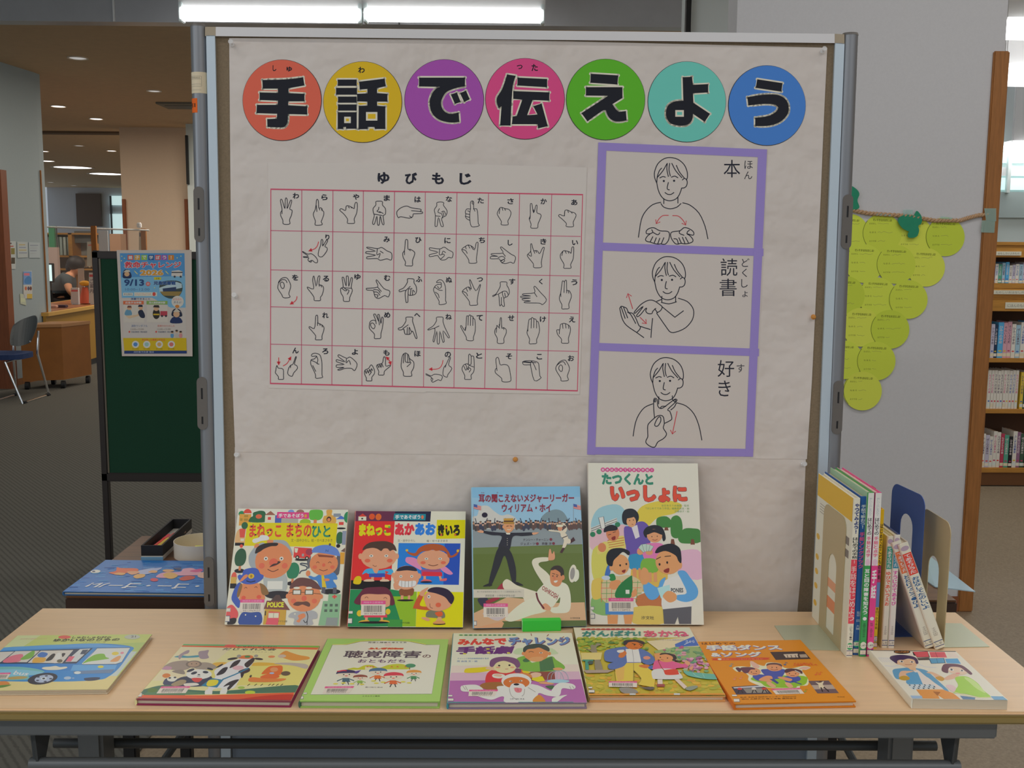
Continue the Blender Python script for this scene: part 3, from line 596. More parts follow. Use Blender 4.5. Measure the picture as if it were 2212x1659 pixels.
# ------------------------------------------------------------------ finger alphabet chart
CA, CB, CC, CD = (570, 340, 6.32), (920, 340, 6.32), (570, 590, 6.32), (920, 590, 6.32)
INK = '20222e'; RED = 'b03a44'
HANDS = {
'A': ["265,905 262,860 235,800 230,755 250,720 240,650 228,590 240,570 255,590 272,650 290,700 292,640 295,580 306,552 322,580 322,640 320,700 345,640 365,590 380,585 382,605 368,660 355,705 385,720 388,745 375,800 352,855 358,905 310,915 265,905", "250,720 250,770",
"700,920 705,870 680,800 680,760 700,720 715,650 720,590 732,572 745,595 752,690 775,688 795,700 800,725 818,740 820,780 800,840 785,880 800,915 745,928 700,920", "718,655 726,740", "760,700 765,720", "790,705 795,725",
"1140,895 1145,845 1095,775 1045,730 1040,715 1060,700 1115,725 1125,670 1150,660 1200,680 1235,700 1240,650 1255,615 1275,625 1278,690 1265,770 1235,840 1240,895 1190,903 1140,895", "1155,675 1170,690", "1190,675 1200,692",
"1530,605 1530,650 1492,700 1500,765 1508,800 1485,890 1495,915 1515,900 1545,800 1550,900 1565,930 1580,900 1590,800 1610,880 1625,918 1642,905 1630,800 1660,775 1660,700 1620,650 1620,605 1575,598 1530,605", "1508,775 1570,785 1620,795", "1570,680 1565,715 1545,735 1590,755", "1580,740 1630,765",
"1840,825 1820,790 1818,740 1870,690 1950,665 2020,690 2130,705 2150,720 2135,738 2165,745 2160,765 2060,770 2040,775 2030,810 1980,830 1870,810 1840,825", "2015,728 2135,738", "1990,800 2020,825",
"745,1340 755,1260 780,1190 785,1130 800,1120 808,1150 805,1210 850,1140 870,1130 870,1150 835,1215 860,1230 865,1270 800,1355 745,1340", "805,1210 812,1190", "535,1285 600,1320 650,1315 700,1350 735,1400 730,1435 700,1435 660,1405 620,1420 605,1395 615,1370 550,1365 545,1355 610,1350 540,1300 535,1285", "620,1420 645,1430 655,1410",
"1740,1400 1680,1385 1590,1405 1545,1380 1420,1385 1405,1370 1420,1355 1530,1335 1400,1310 1395,1295 1410,1285 1525,1280 1415,1240 1420,1225 1550,1245 1610,1230 1680,1275 1745,1310 1740,1400", "1550,1250 1545,1330 1590,1310 1570,1370", "1590,1280 1630,1305",
"1930,1475 1935,1430 1905,1370 1895,1310 1920,1270 1930,1180 1935,1130 1950,1120 1965,1140 1968,1250 2000,1255 2050,1285 2060,1320 2030,1410 2030,1475 1980,1480 1930,1475", "1920,1270 1920,1330", "1990,1258 2000,1275"],
'B': ["150,620 150,660 115,720 130,790 125,930 140,942 155,930 172,820 205,930 225,945 240,930 215,830 270,800 290,750 280,710 240,655 245,620 200,608 150,620", "130,800 195,805", "185,700 165,750 215,770 230,830", "215,745 250,735 270,780", "235,750 245,800",
"620,940 600,850 600,760 610,700 608,620 630,595 650,610 655,700 695,705 710,800 715,900 730,930 675,948 620,940", "600,705 560,705 540,740 545,780 540,810 560,840 600,860", "545,770 595,780", "545,805 595,820", "640,605 630,625 645,640 655,620", "650,700 670,735", "570,730 595,740",
"1025,915 1030,875 985,800 975,760 1010,690 1040,685 1080,700 1130,710 1160,750 1150,810 1118,870 1125,915 1075,925 1025,915", "1010,690 1000,770", "1040,690 1050,725", "1075,700 1085,725",
"1432,960 1435,910 1410,840 1425,790 1425,650 1438,630 1450,650 1470,760 1500,660 1515,655 1518,680 1515,755 1560,775 1570,810 1530,910 1525,960 1480,968 1432,960", "1425,790 1420,840", "1470,715 1470,755",
"1912,940 1915,900 1850,835 1810,800 1830,780 1885,800 1895,730 1930,720 1980,745 2030,760 2048,800 2010,885 2015,940 1965,950 1912,940", "1895,735 1890,800", "1935,725 1945,755", "1985,745 1995,765",
"358,1370 310,1365 270,1395 210,1400 175,1360 155,1340 60,1355 45,1340 60,1325 165,1295 60,1265 48,1245 65,1235 190,1250 250,1225 310,1265 370,1300 358,1370", "190,1255 185,1330 240,1320 250,1345 200,1390", "220,1320 235,1280 270,1300",
"590,1440 585,1400 540,1330 490,1260 540,1215 580,1195 630,1215 670,1250 680,1190 695,1160 712,1165 710,1220 690,1390 695,1435 640,1447 590,1440", "500,1260 540,1270 565,1310", "540,1215 550,1250", "580,1200 600,1240", "620,1215 640,1250 665,1262",
"1200,1445 1155,1430 1090,1450 1040,1440 1010,1400 995,1385 890,1385 880,1365 900,1350 985,1350 905,1335 900,1315 1050,1305 1020,1240 1030,1222 1080,1260 1160,1320 1222,1360 1200,1445", "1050,1305 1085,1350", "985,1370 1040,1350 1080,1380 1020,1410", "1020,1420 1060,1395 1075,1415 1035,1440",
"1470,1500 1465,1450 1400,1370 1385,1330 1430,1280 1430,1190 1445,1185 1470,1270 1520,1275 1550,1315 1590,1240 1605,1228 1615,1240 1590,1350 1575,1440 1580,1495 1525,1507 1470,1500", "1395,1325 1440,1350 1430,1280", "1470,1270 1485,1310", "1500,1270 1510,1300",
"1880,1510 1885,1460 1840,1380 1835,1330 1870,1280 1900,1275 1960,1290 1980,1310 1990,1240 2005,1220 2018,1240 2010,1380 1975,1460 1980,1510 1925,1515 1880,1510", "1870,1280 1855,1340", "1900,1278 1915,1310", "1940,1285 1950,1310"],
'C': ["265,330 245,290 195,210 200,150 205,120 240,75 290,60 330,80 370,170 350,250 345,290 360,325 310,337 265,330", "225,140 250,120 275,140 282,180 265,210 240,195 225,150 225,140", "205,130 250,90 300,95 318,130",
"690,370 685,325 640,260 600,210 600,190 680,215 670,110 675,50 690,50 715,180 740,60 755,38 768,50 755,150 800,170 818,210 800,290 775,330 775,370 730,376 690,370", "755,150 760,180", "780,160 790,190",
"1090,380 1085,325 1055,270 1050,210 1085,185 1070,70 1080,55 1095,70 1125,180 1128,50 1140,40 1155,55 1160,185 1190,70 1205,65 1212,80 1195,190 1210,240 1175,330 1170,380 1130,386 1090,380", "1060,200 1110,240 1130,230 1085,190", "1100,200 1190,205", "1130,225 1165,235 1140,290",
"1700,325 1650,305 1570,345 1520,320 1500,250 1480,235 1410,230 1400,210 1420,205 1555,190 1535,110 1550,98 1640,210 1720,245 1700,325", "1555,190 1605,250", "1500,225 1560,230 1590,270", "1500,255 1550,260 1585,300", "1515,290 1560,300 1545,330",
"1960,80 1960,125 1910,200 1850,230 1850,250 1870,252 1935,235 1930,280 1940,390 1955,400 1968,385 1970,300 2000,305 2060,290 2085,250 2080,180 2050,130 2050,85 2005,75 1960,80", "1935,240 2000,180", "1970,300 1975,220 2000,215", "2000,300 2010,215 2025,210", "2030,295 2035,230 2060,260",
"705,905 710,855 655,785 620,745 630,730 690,755 705,660 710,590 725,572 738,590 740,675 765,690 800,710 822,740 820,780 795,860 795,905 750,910 705,905", "735,675 735,715", "765,690 770,715", "795,710 800,735",
"1510,888 1510,830 1450,765 1440,720 1455,660 1500,640 1530,650 1500,570 1515,558 1530,570 1575,670 1555,580 1565,562 1580,580 1600,690 1610,605 1625,605 1632,640 1620,740 1600,825 1595,885 1550,893 1510,888", "1460,690 1490,680 1520,720 1500,760 1465,730 1460,690", "1530,655 1535,690", "1575,670 1578,705",
"1940,605 1940,655 1890,730 1840,750 1840,770 1870,775 1910,765 1925,825 1960,835 2000,830 2030,790 2070,880 2085,892 2090,870 2060,750 2030,650 2035,605 1990,598 1940,605", "1900,755 1970,705", "1925,825 1915,770", "1955,830 1960,740", "1985,830 1985,735 2010,790 2030,790",
"200,1445 200,1410 160,1360 165,1330 175,1270 185,1262 200,1295 265,1310 270,1400 270,1445 230,1450 200,1445", "330,1375 340,1300 370,1255 400,1240 435,1145 445,1150 420,1240 450,1260 460,1300 410,1360 385,1408 330,1375", "370,1255 365,1290",
"710,1430 705,1380 660,1280 640,1230 650,1180 690,1170 720,1130 660,1135 655,1110 690,1092 740,1100 775,1130 795,1230 795,1380 805,1420 755,1432 710,1430", "720,1130 740,1180 730,1230 755,1240", "650,1190 700,1210 740,1240", "670,1260 710,1340",
"1240,1330 1200,1300 1110,1300 1030,1325 1015,1312 1100,1285 1000,1285 990,1262 1005,1250 1100,1245 1000,1210 990,1190 1005,1180 1110,1210 1020,1140 1020,1115 1040,1118 1130,1160 1170,1145 1210,1165 1275,1240 1240,1330", "1130,1170 1125,1225 1165,1190 1185,1245",
"1400,1465 1400,1430 1375,1370 1385,1320 1430,1300 1460,1255 1480,1260 1510,1320 1510,1370 1475,1420 1475,1465 1435,1470 1400,1465", "1385,1330 1400,1370 1415,1320 1430,1365 1445,1310 1460,1350 1470,1300 1485,1330", "1440,1390 1470,1350", "1565,1385 1570,1340 1540,1270 1560,1245 1620,1225 1635,1150 1650,1142 1662,1170 1665,1265 1720,1255 1725,1270 1650,1335 1640,1385 1600,1390 1565,1385", "1555,1250 1570,1290 1585,1245 1600,1290 1610,1235 1630,1280",
"1910,1400 1905,1350 1875,1280 1880,1200 1895,1120 1920,1095 1940,1090 1975,1115 1990,1165 2045,1210 2045,1290 2015,1350 2020,1400 1965,1408 1910,1400", "1915,1105 1905,1225", "1935,1100 1935,1210 2010,1220 1955,1275", "1965,1105 1965,1210", "1985,1160 2000,1215"],
'D': ["180,425 180,380 135,300 105,230 125,180 160,155 210,150 200,125 150,130 150,115 185,90 230,105 265,180 270,300 268,370 280,410 225,428 180,425", "210,150 210,190 180,210 160,180", "120,190 180,230 225,235", "130,260 170,290 180,335",
"600,435 590,380 530,300 497,250 550,200 590,190 620,220 597,110 610,98 680,240 735,160 745,170 720,260 700,380 705,430 650,438 600,435", "505,250 550,270 570,310", "550,205 570,250", "585,195 605,235",
"1015,125 1015,180 960,280 915,305 920,318 990,290 1005,430 1015,445 1030,430 1050,450 1062,455 1072,440 1065,345 1110,320 1138,270 1130,210 1105,165 1105,125 1060,118 1015,125", "990,285 1050,250", "1030,430 1030,330", "1065,345 1045,290 1050,250 1100,250 1120,290", "1075,270 1085,320",
"1590,430 1550,410 1360,405 1350,390 1430,380 1330,370 1320,350 1430,340 1310,335 1300,315 1430,310 1330,300 1330,282 1480,268 1475,200 1490,180 1560,260 1645,360 1590,430", "1480,268 1515,322",
"1855,485 1855,430 1825,370 1825,310 1840,270 1860,120 1875,108 1890,120 1900,100 1918,105 1922,230 1955,240 1982,290 1980,340 1950,420 1952,480 1900,487 1855,485", "1890,120 1885,265", "1920,230 1920,270", "1945,240 1950,275", "1840,270 1842,320",
"145,605 145,650 100,720 30,765 40,775 125,760 100,900 100,930 115,930 150,790 155,940 170,968 185,940 190,790 230,935 245,938 250,920 235,785 300,875 318,880 318,860 260,740 235,660 235,605 190,597 145,605", "110,755 180,720",
"555,910 550,870 500,780 475,730 485,715 540,780 555,600 570,585 585,585 600,568 620,585 640,590 650,620 670,640 675,780 650,870 648,915 600,922 555,910", "580,590 575,710", "612,585 608,715", "642,600 640,715", "540,740 535,785",
"975,950 975,890 940,820 945,770 965,740 970,710 1000,740 1015,620 1030,618 1035,740 1065,745 1095,770 1095,820 1065,890 1065,950 1020,960 975,950", "1000,700 1003,755", "1035,720 1038,755", "1060,740 1065,770", "965,740 960,810",
"1410,960 1415,900 1380,820 1390,760 1405,640 1430,625 1450,605 1470,620 1500,630 1510,655 1535,670 1550,780 1530,860 1510,910 1510,955 1460,963 1410,960", "1440,625 1435,750", "1475,622 1472,745", "1510,650 1510,750", "1390,750 1392,790",
"1850,950 1850,900 1800,840 1785,775 1825,770 1835,705 1860,690 1890,685 1940,705 1970,740 1970,800 1945,890 1948,950 1900,957 1850,950", "1865,695 1870,755", "1905,690 1912,750", "1945,715 1950,755", "1825,770 1820,830",
"235,1390 245,1290 275,1250 320,1155 335,1160 310,1250 355,1300 300,1385 290,1418 235,1390", "275,1250 265,1285", "0,1370 70,1400 120,1378 200,1390 225,1415 205,1465 165,1455 95,1488 70,1450 75,1420 0,1385", "75,1430 95,1440 90,1465",
"530,1445 530,1395 495,1320 500,1280 520,1250 560,1235 580,1240 585,1120 600,1105 618,1130 640,1130 655,1150 660,1290 650,1350 615,1395 620,1445 570,1450 530,1445", "618,1130 615,1245 575,1240", "520,1270 545,1325 560,1290 540,1245", "560,1290 580,1320 585,1260 650,1280", "590,1350 615,1310 580,1285",
"1040,1475 1030,1430 950,1360 950,1310 965,1290 955,1180 975,1148 995,1170 1015,1250 1070,1245 1130,1275 1160,1430 1150,1475 1090,1485 1040,1475", "965,1290 972,1330",
"1480,1465 1430,1270 1425,1250 1340,1250 1320,1220 1340,1200 1440,1195 1530,1220 1545,1300 1555,1400 1570,1430 1480,1465", "1325,1215 1420,1222", "1430,1260 1430,1220 1445,1205 1475,1250 1505,1320", "1340,1205 1500,1222",
"1845,1468 1840,1430 1775,1320 1785,1260 1830,1205 1890,1185 1920,1210 1960,1300 1930,1400 1945,1455 1900,1470 1845,1468", "1815,1280 1840,1250 1865,1280 1860,1330 1840,1340 1815,1310 1815,1280", "1785,1260 1840,1215 1880,1210 1905,1250"]}
KANA = {'A': "わ440,525 ら830,545 や1260,540 ま1680,555 は2100,575 り870,1090 み1678,1120 ひ2110,1130", 'B': "な315,570 た748,590 さ1155,600 か1607,600 あ2025,615 に295,1135 ち765,1130 し1150,1165 き1603,1150 い2035,1165",
'C': "を430,60 る850,75 ゆ1280,50 む1685,65 ふ2118,82 れ842,575 め1685,570 へ2095,572 ん435,1055 ろ840,1065 よ1245,1075 も1675,1085 ほ2098,1098", 'D': "ぬ315,90 つ738,88 す1178,115 く1567,115 う2025,125 ね310,595 て735,610 せ1163,612 け1597,630 え1995,632 の300,1110 と727,1125 そ1135,1135 こ1548,1140 お1980,1160"}
ARW = {'A': ["748,1150 735,1200 700,1245 630,1272"], 'C': ["455,315 450,350 425,385 375,415", "205,1150 205,1235", "265,1265 320,1230 365,1155", "1700,1175 1720,1200 1730,1235", "1712,1195 1700,1172 1680,1152"], 'D': ["235,1185 215,1260 165,1305 60,1310"]}
mb = MB()
for q in ([(579, 351), (920, 353), (920, 848), (580, 838)], [(915, 352), (1268, 362), (1252, 852), (913, 846)]):
    mb.hexa([bp(x, y, .0016 if q[0][0] < 700 else .0019) for x, y in q], [bp(x, y, .0019 if q[0][0] < 700 else .0021) for x, y in q], tone('b9b3ae', 1.7))
G = Art(); G.auto = False
TLc, TRc, BRc, BLc = (585.5, 408.8), (1258.3, 420.7), (1247, 844), (584.6, 828)
G.line([TLc, TRc, BRc, BLc, TLc], 3.4, 'b24a62', sm=False)
for a, b in zip((652.3, 719.5, 785.2, 852.4, 918.9, 987.2, 1055.3, 1122.5, 1191.8), (651.5, 717.2, 782, 847.7, 915, 980.6, 1047, 1115, 1181.9)):
    u = (a-TLc[0])/(TRc[0]-TLc[0]); v = (b-BLc[0])/(BRc[0]-BLc[0]); G.line([(a, TLc[1]+u*(TRc[1]-TLc[1])), (b, BLc[1]+v*(BRc[1]-BLc[1]))], 1.5, 'a8506a', cap=False)
for a, b in ((498, 510.9), (582.9, 596.3), (662.5, 677.3), (743.2, 759)): G.line([(585, a), (1254-(b-510)*.025, b)], 1.5, 'a8506a', cap=False)
art_on(G, mb, bp, BN, base=.00215)
for k, cr in zip('ABCD', (CA, CB, CC, CD)):
    a = Art(); a.auto = False
    for h in HANDS[k]:
        p = P(h); a.line(p, 9, INK, sm=True)
    for w in KANA[k].split():
        x, y = w[1:].split(','); x, y = float(x), float(y); a.text(w[0], x-43, y-40, x+43, y+40, INK, .028)
    for r in ARW.get(k, ()): a.arrow(r, 10, 'b8323c', 48)
    for ch, x, y in {'A': [('ゆ', 1635, 282), ('び', 2010, 288)], 'B': [('も', 165, 290), ('じ', 540, 295)]}.get(k, ()): a.text(ch, x-82, y-80, x+82, y+80, INK, .04)
    art_on(a, mb, bp, BN, cr, base=.0022)
tag(obj('finger_alphabet_chart', mb, PM), 'white chart of hand shapes in a pink ruled grid', 'poster')
# ------------------------------------------------------------------ three illustration cards framed with purple tape
E_, F_ = (1260, 300, 4.6095), (1260, 640, 4.6095); FO = (640-300)*4.6095
def fsh(s): return [(x, y+FO) for x, y in P(s)]
def head(a, dx, dy):
    L = lambda s, w=9: a.line([(x+dx, y+dy) for x, y in P(s)], w, INK)
    for s in ("730,440 710,390 708,330 740,250 800,200 865,187 940,205 1000,255 1030,320 1035,380 1025,410", "730,440 735,380 755,320 778,293", "735,385 790,320 830,250", "835,245 830,300 845,375", "858,245 852,310 865,370", "880,245 920,320 980,388", "925,265 955,330 1003,390", "760,390 790,376 815,382", "875,382 910,372 940,388", "845,435 835,480 837,502 855,508", "812,535 838,552 872,553 900,535", "730,440 745,510 770,565 805,602 860,617 918,600 955,555 978,490", "985,410 1003,395 1025,405 1033,435 1025,470 1003,488 978,490"): L(s)
    for x, y in ((800, 420), (902, 418)): a.ell(x+dx, y+dy, 11, 11, INK, n=10)
def card(q, draw, lab):
    mb = MB().hexa([bp(E_[0]+x/E_[2], E_[1]+y/E_[2], .0016) for x, y in q], [bp(E_[0]+x/E_[2], E_[1]+y/E_[2], .0019) for x, y in q], tone('b5aea9', 1.7))
    a = Art(); a.auto = False; draw(a); art_on(a, mb, bp, BN, E_, base=.00196); tag(obj('sign_language_card', mb, PM), lab, 'poster', 'sign language cards on the board')
def dr1(a):
    head(a, 0, 0)
    for s in ("800,595 800,645", "940,580 940,640", "772,645 800,680 865,697 930,680 970,645", "770,632 690,655 620,720 575,810 548,980", "988,638 1060,660 1150,740 1210,870 1238,995",
      "855,940 850,1000 820,1045 790,1050 770,1045 740,1048 700,1040 665,1028 630,1020 618,1000 640,965 665,945 630,945 625,920 650,895 700,885 760,915 830,920 855,940", "665,945 690,930 680,905", "690,930 740,955 760,935", "690,975 665,1025", "725,985 705,1035", "760,990 740,1045", "800,985 775,1045",
      "868,945 875,990 910,1040 940,1048 970,1040 1010,1045 1050,1040 1085,1025 1088,1000 1060,965 1030,945 1090,960 1098,935 1080,912 1040,890 1000,885 960,915 890,925 868,945", "1030,945 1035,925 1055,910", "960,915 955,940 1000,960", "900,995 930,1000 945,1045", "950,985 975,1040", "985,980 1010,1040", "1015,980 1045,1035"): a.line(s, 9, INK)
    a.arrow("845,762 790,765 750,800 725,845", 8, RED, 40, False); a.arrow("888,765 945,770 990,810 1018,858", 8, RED, 40, False)
    a.text('本', 1395, 210, 1560, 385, INK, .006); a.text('ほ', 1602, 218, 1685, 300, INK, .002); a.text('ん', 1600, 325, 1680, 402, INK, .002)
card([(160, 45), (1820, 115), (1795, 1130), (140, 1075)], dr1, 'card of a person opening both hands, top of three')
def dr2(a):
    head(a, -20, 985)
    for s in ("780,0 780,55", "918,0 918,55", "775,60 850,75 925,55", "730,50 775,32", "945,20 1030,50 1085,110 1098,170 1080,240 1020,310 940,350 870,358 820,300 730,170", "790,110 910,208", "910,208 995,145", "730,165 770,140 785,105",
      "730,60 690,40 640,42 580,75 540,115 505,160 515,168 550,135 595,100 560,150 530,190 540,203 570,180 615,125 630,120 620,145 640,170 680,172 690,150 720,120", "730,60 770,90 785,105", "710,125 735,160", "688,220 680,300 672,410",
      "362,120 375,100 400,105 430,120 450,160 490,170 520,215 550,285 570,300 665,330", "362,120 385,220 430,290 530,360 600,410", "375,105 415,220", "400,110 440,215", "440,160 470,180 520,270", "570,300 560,330 530,360"): a.line(fsh(s), 9, INK)
    a.arrow([(490, 1690), (443, 1540)], 8, RED, 42, False); a.arrow(fsh("565,210 627,272"), 8, RED, 42, False)
    a.text('読', 1365, 1190, 1532, 1365, INK, .004); a.text('書', 1355, 1392, 1525, 1566, INK, .004)
    for ch, q in (('ど', (1575, 1190, 1652, 1275)), ('く', (1560, 1290, 1645, 1378)), ('し', (1560, 1395, 1645, 1482)), ('ょ', (1580, 1515, 1635, 1575))): a.text(ch, *q, INK, .002)
card([(140, 1080), (1795, 1140), (1750, 2120), (95, 2070)], dr2, 'card of a person pointing at a palm, middle of three')
def dr3(a):
    head(a, -40, 1990)
    for s in ("750,1000 748,1070", "885,990 887,1030", "690,1070 610,1105 550,1180 515,1270 495,1390", "930,1060 1020,1090 1100,1170 1150,1290 1178,1430", "708,1210 700,1130 700,1030 715,1015 735,1030 740,1090 765,1115 800,1105 900,1030 925,1025 925,1045 840,1125 860,1145 880,1210 865,1235 805,1265", "705,1040 715,1025 722,1040 712,1052 705,1040", "900,1035 915,1030 918,1045 905,1050 900,1035", "765,1115 780,1095 820,1095", "925,1060 905,1100 870,1130",
      "640,1360 640,1290 660,1255 720,1200 745,1188 770,1185 795,1200 805,1265 795,1310 825,1360 820,1390 790,1420 740,1450 710,1500 660,1490 620,1450 640,1400 640,1360", "710,1285 720,1245 745,1205 765,1200 770,1240 740,1290 710,1285"): a.line(fsh(s), 9, INK)
    a.arrow(fsh("932,1145 885,1370"), 8, RED, 42, False)
    a.text('好', 1335, 635+FO, 1500, 802+FO, INK, .004); a.text('き', 1342, 838+FO, 1465, 995+FO, INK, .012); a.text('す', 1525, 675+FO, 1602, 758+FO, INK, .002)
card([(95, 2080), (1750, 2130), (1692, 3150), (45, 3130)], dr3, 'card of a person with hand at the throat, bottom of three')
MTAPE = mat('purple_tape', '8072ac', .7, alpha=.88, k=2.1)
def tape(q, off, lab):
    mb = MB().hexa([bp(E_[0]+x/E_[2], E_[1]+y/E_[2], off) for x, y in q], [bp(E_[0]+x/E_[2], E_[1]+y/E_[2], off+.00015) for x, y in q])
    tag(obj('masking_tape', mb, MTAPE), lab, 'tape', 'purple tape strips framing the cards')
tape([(150, 35), (1830, 105), (1825, 185), (150, 114)], .0022, 'purple tape strip along the top of the cards')
tape([(135, 1030), (1795, 1092), (1793, 1168), (130, 1110)], .0022, 'purple tape strip under the top card')
tape([(88, 462+FO), (1750, 522+FO), (1748, 598+FO), (90, 540+FO)], .0022, 'purple tape strip under the middle card')
tape([(42, 1500+FO), (1695, 1520+FO), (1690, 1598+FO), (38, 1575+FO)], .0022, 'purple tape strip along the bottom of the cards')
tape([(150, 35), (232, 38), (118, 1580+FO), (38, 1575+FO)], .0025, 'long purple tape strip down the left of the cards')
tape([(1742, 102), (1830, 106), (1690, 1598+FO), (1612, 1593+FO)], .0025, 'long purple tape strip down the right of the cards')
# ------------------------------------------------------------------ green notice board with event poster (left, behind)
NY = 2.9
gb = thing('notice_board', 'green felt notice board on thin dark legs, behind the left post', 'board', (ony(330, 800, NY).x, NY, 0))
gx0, gx1 = ony(216, 790, NY).x, ony(216, 790, NY).x+.92; gt, gbz = ony(300, 545, NY).z, ony(300, 1036, NY).z
MGRN = mat('green_felt', '143a28', .95, var=.12, vscale=200, k=1.5); MDK = mat('dark_bronze', '332d2a', .45, .3, k=1.4)
obj('felt_panel', Q((gx0, NY, gbz), (gx1, NY+.015, gt)), MGRN, gb)
for lo, hi in (((gx0-.012, NY-.008, gt-.028), (gx1+.012, NY+.022, gt+.004)), ((gx0-.012, NY-.008, gbz-.008), (gx1+.012, NY+.022, gbz+.03))): obj('frame_rail', Q(lo, hi, .004), MDK, gb)
for x in (gx0-.012, gx1-.016):
    lg = obj('leg', Q((x, NY-.008, .03), (x+.028, NY+.022, gt+.006), .004), MDK, gb)
    obj('foot', Q((x+.002, NY-.22, .006), (x+.026, NY+.24, .032), .005), MDK, gb)
obj('inner_trim', Q((gx0+.016, NY-.004, gbz+.03), (gx0+.022, NY+.002, gt-.028)), mat('trim_brass', '5d5548', .5, .3), gb)
PN = Vector((0, -1, 0)); np_ = lambda x, y, o=0: ony(x, y, NY-.010-o)
PO = (230, 520, 6.145); pq = [(135, 125), (1130, 122), (1142, 1535), (205, 1532)]
pcr = [np_(PO[0]+x/PO[2], PO[1]+y/PO[2]) for x, y in pq]
pw = (pcr[1]-pcr[0]).length; hm = homog(pq, [(0, 0), (1, 0), (1, 1), (0, 1)])
def pplace(u, v): return (pcr[0]*(1-u)+pcr[1]*u)*(1-v)+(pcr[3]*(1-u)+pcr[2]*u)*v
A = Art(1.2e-5)
BL_, BLT = '4a86b8', '6fa3c8'
A.poly("178,168 1035,168 1050,905 850,905 600,770 205,775", BL_); A.poly("190,500 1045,480 1050,905 850,905 600,770 205,775", BLT)
A.poly("205,790 600,770 850,905 1050,905 1062,1300 230,1300", 'b8b0a8')
for i, (x, c) in enumerate(((318, 'c8503c'), (408, 'd89038'), (500, '8cae3c'), (592, '2a4a80'), (682, 'c04a50'), (768, '94489a'), (858, 'd07828'))):
    A.rect(x-38, 192, x+38, 262, c); A.text('親子で学ぼう!'[i], x-26, 202, x+26, 252, 'd0c8be', .03)
A.otext('救命チャレンジ', 238, 282, 990, 372, 'c83040', 'd2cac0', .05, .03); A.otext('2026', 445, 398, 755, 474, 'd88a34', 'd2cac0', .06, .05)
A.sp("215,470 235,400 290,395 330,460 320,510 230,510", '1e2a4a'); A.ell(272, 455, 34, 32, 'c89a72'); A.poly("222,430 262,395 305,400 315,425", 'b8b0a0')
A.text('9/13', 235, 525, 500, 615, '24406e', .04); A.ell(552, 588, 30, 30, 'c8504a'); A.text('日', 537, 572, 567, 604, 'd0c8be', .02)
A.text('10:00~12:00', 250, 645, 570, 678, '4a6a94', .01)
A.sp("700,640 720,570 800,545 930,545 1000,580 1005,680 950,760 850,785 760,750 710,690", '39443f'); A.poly("700,640 930,560 1000,585 1003,640 705,700", 'a8bcc8'); A.poly("745,650 925,628 925,680 750,690", '2c3a58'); A.poly("708,690 1000,690 960,750 760,745", '8a7440')
A.otext('児島図書館', 625, 550, 918, 602, '2c4a7c', 'a8bcc8', .02, .05); A.rect(630, 496, 725, 532, 'c8b428'); A.text('会場', 655, 502, 702, 527, '3c3c30', .01)
A.poly("865,412 960,400 1010,420 1005,490 860,480", 'c0bab2'); A.line("870,432 1005,432", 14, '30343c'); A.ell(905, 490, 14, 14, '30343c'); A.ell(985, 490, 14, 14, '30343c')
for x, y in ((390, 430), (800, 430)): A.line([(x-18, y-18), (x+22, y+24)], 12, 'd8c884')
A.rect(222, 706, 352, 746, 'c8c0b6'); A.text('参加無料', 232, 714, 342, 738, '3a4a60', .01); A.rect(368, 700, 672, 752, 'd0c4b4'); A.text('どなたでもどうぞ', 385, 712, 590, 742, 'c87a50', .01); A.ell(632, 724, 22, 26, 'c0483c')
A.text('体験できること', 325, 774, 580, 802, '34507c', .02)
for x0, x1, c, tx in ((222, 495, 'c8643c', '応急手当体験'), (532, 810, '7c9c4c', '消火器訓練体験')): A.rect(x0, 815, x1, 862, c); A.rect(x0+5, 868, x1+5, 1100, 'beb6aa'); A.text(tx, x0+30, 824, x1-30, 852, 'd0c8be', .02)
A.sp("245,1000 260,940 310,925 340,980 320,1010", '5c88a0'); A.ell(305, 908, 32, 30, 'c89a78'); A.poly("276,905 284,878 328,878 336,905", '6a4038'); A.poly("250,1010 400,1000 420,980 440,1010 300,1050", 'c8a888'); A.sp("420,960 470,930 510,1000 500,1040 450,1030", '22283c'); A.ell(455, 905, 30, 30, 'c89a78'); A.poly("418,895 430,866 478,868 482,895", '1e2438')
A.ell(662, 985, 48, 70, '2a2620'); A.ell(662, 915, 34, 34, 'c89a78'); A.poly("618,900 632,872 695,872 706,905", '2a2620'); A.rect(622, 985, 702, 1003, 'c0a028'); A.rect(715, 950, 808, 1015, 'a83c48'); A.ell(738, 1015, 14, 14, '30303a'); A.ell(790, 1015, 14, 14, '30303a')
A.ell(945, 825, 82, 78, 'c4bcb2'); A.text('記念品も', 882, 778, 1000, 808, 'c86a5c', .01); A.text('あるよ!', 895, 818, 1000, 848, '3c4c6c', .01); A.ell(940, 888, 28, 22, 'cc7830')
A.sp("850,1105 870,1040 930,1020 990,1050 1000,1105", '1e2c54'); A.sp("870,1015 880,940 930,915 985,945 1000,1020", '22283c'); A.ell(930, 990, 42, 42, 'c89a78'); A.poly("885,962 930,912 985,962", 'b8b0a0')
A.text('消防ワンダフル', 330, 1128, 545, 1158, '6a7c9c', .0); A.text('図書のおたのしみ', 680, 1130, 905, 1155, 'c07468', .0)
for x in (300, 655):
    A.text('13:00~15:00', x+20, 1176, x+195, 1196, '8a8078'); A.text('児童図書室 1階会議室', x+30, 1210, x+240, 1232, '5c6478'); A.ell(x+5, 1220, 11, 13, 'c05048')
for x, c in ((872, '5a8ab0'), (932, 'b0a8a0'), (985, 'c88080')): A.ell(x, 1268, 22, 32, c); A.ell(x, 1228-(x == 932)*14, 17, 18, 'c8a080'); A.ell(x, 1220-(x == 932)*14, 17, 12, '3a2c28')
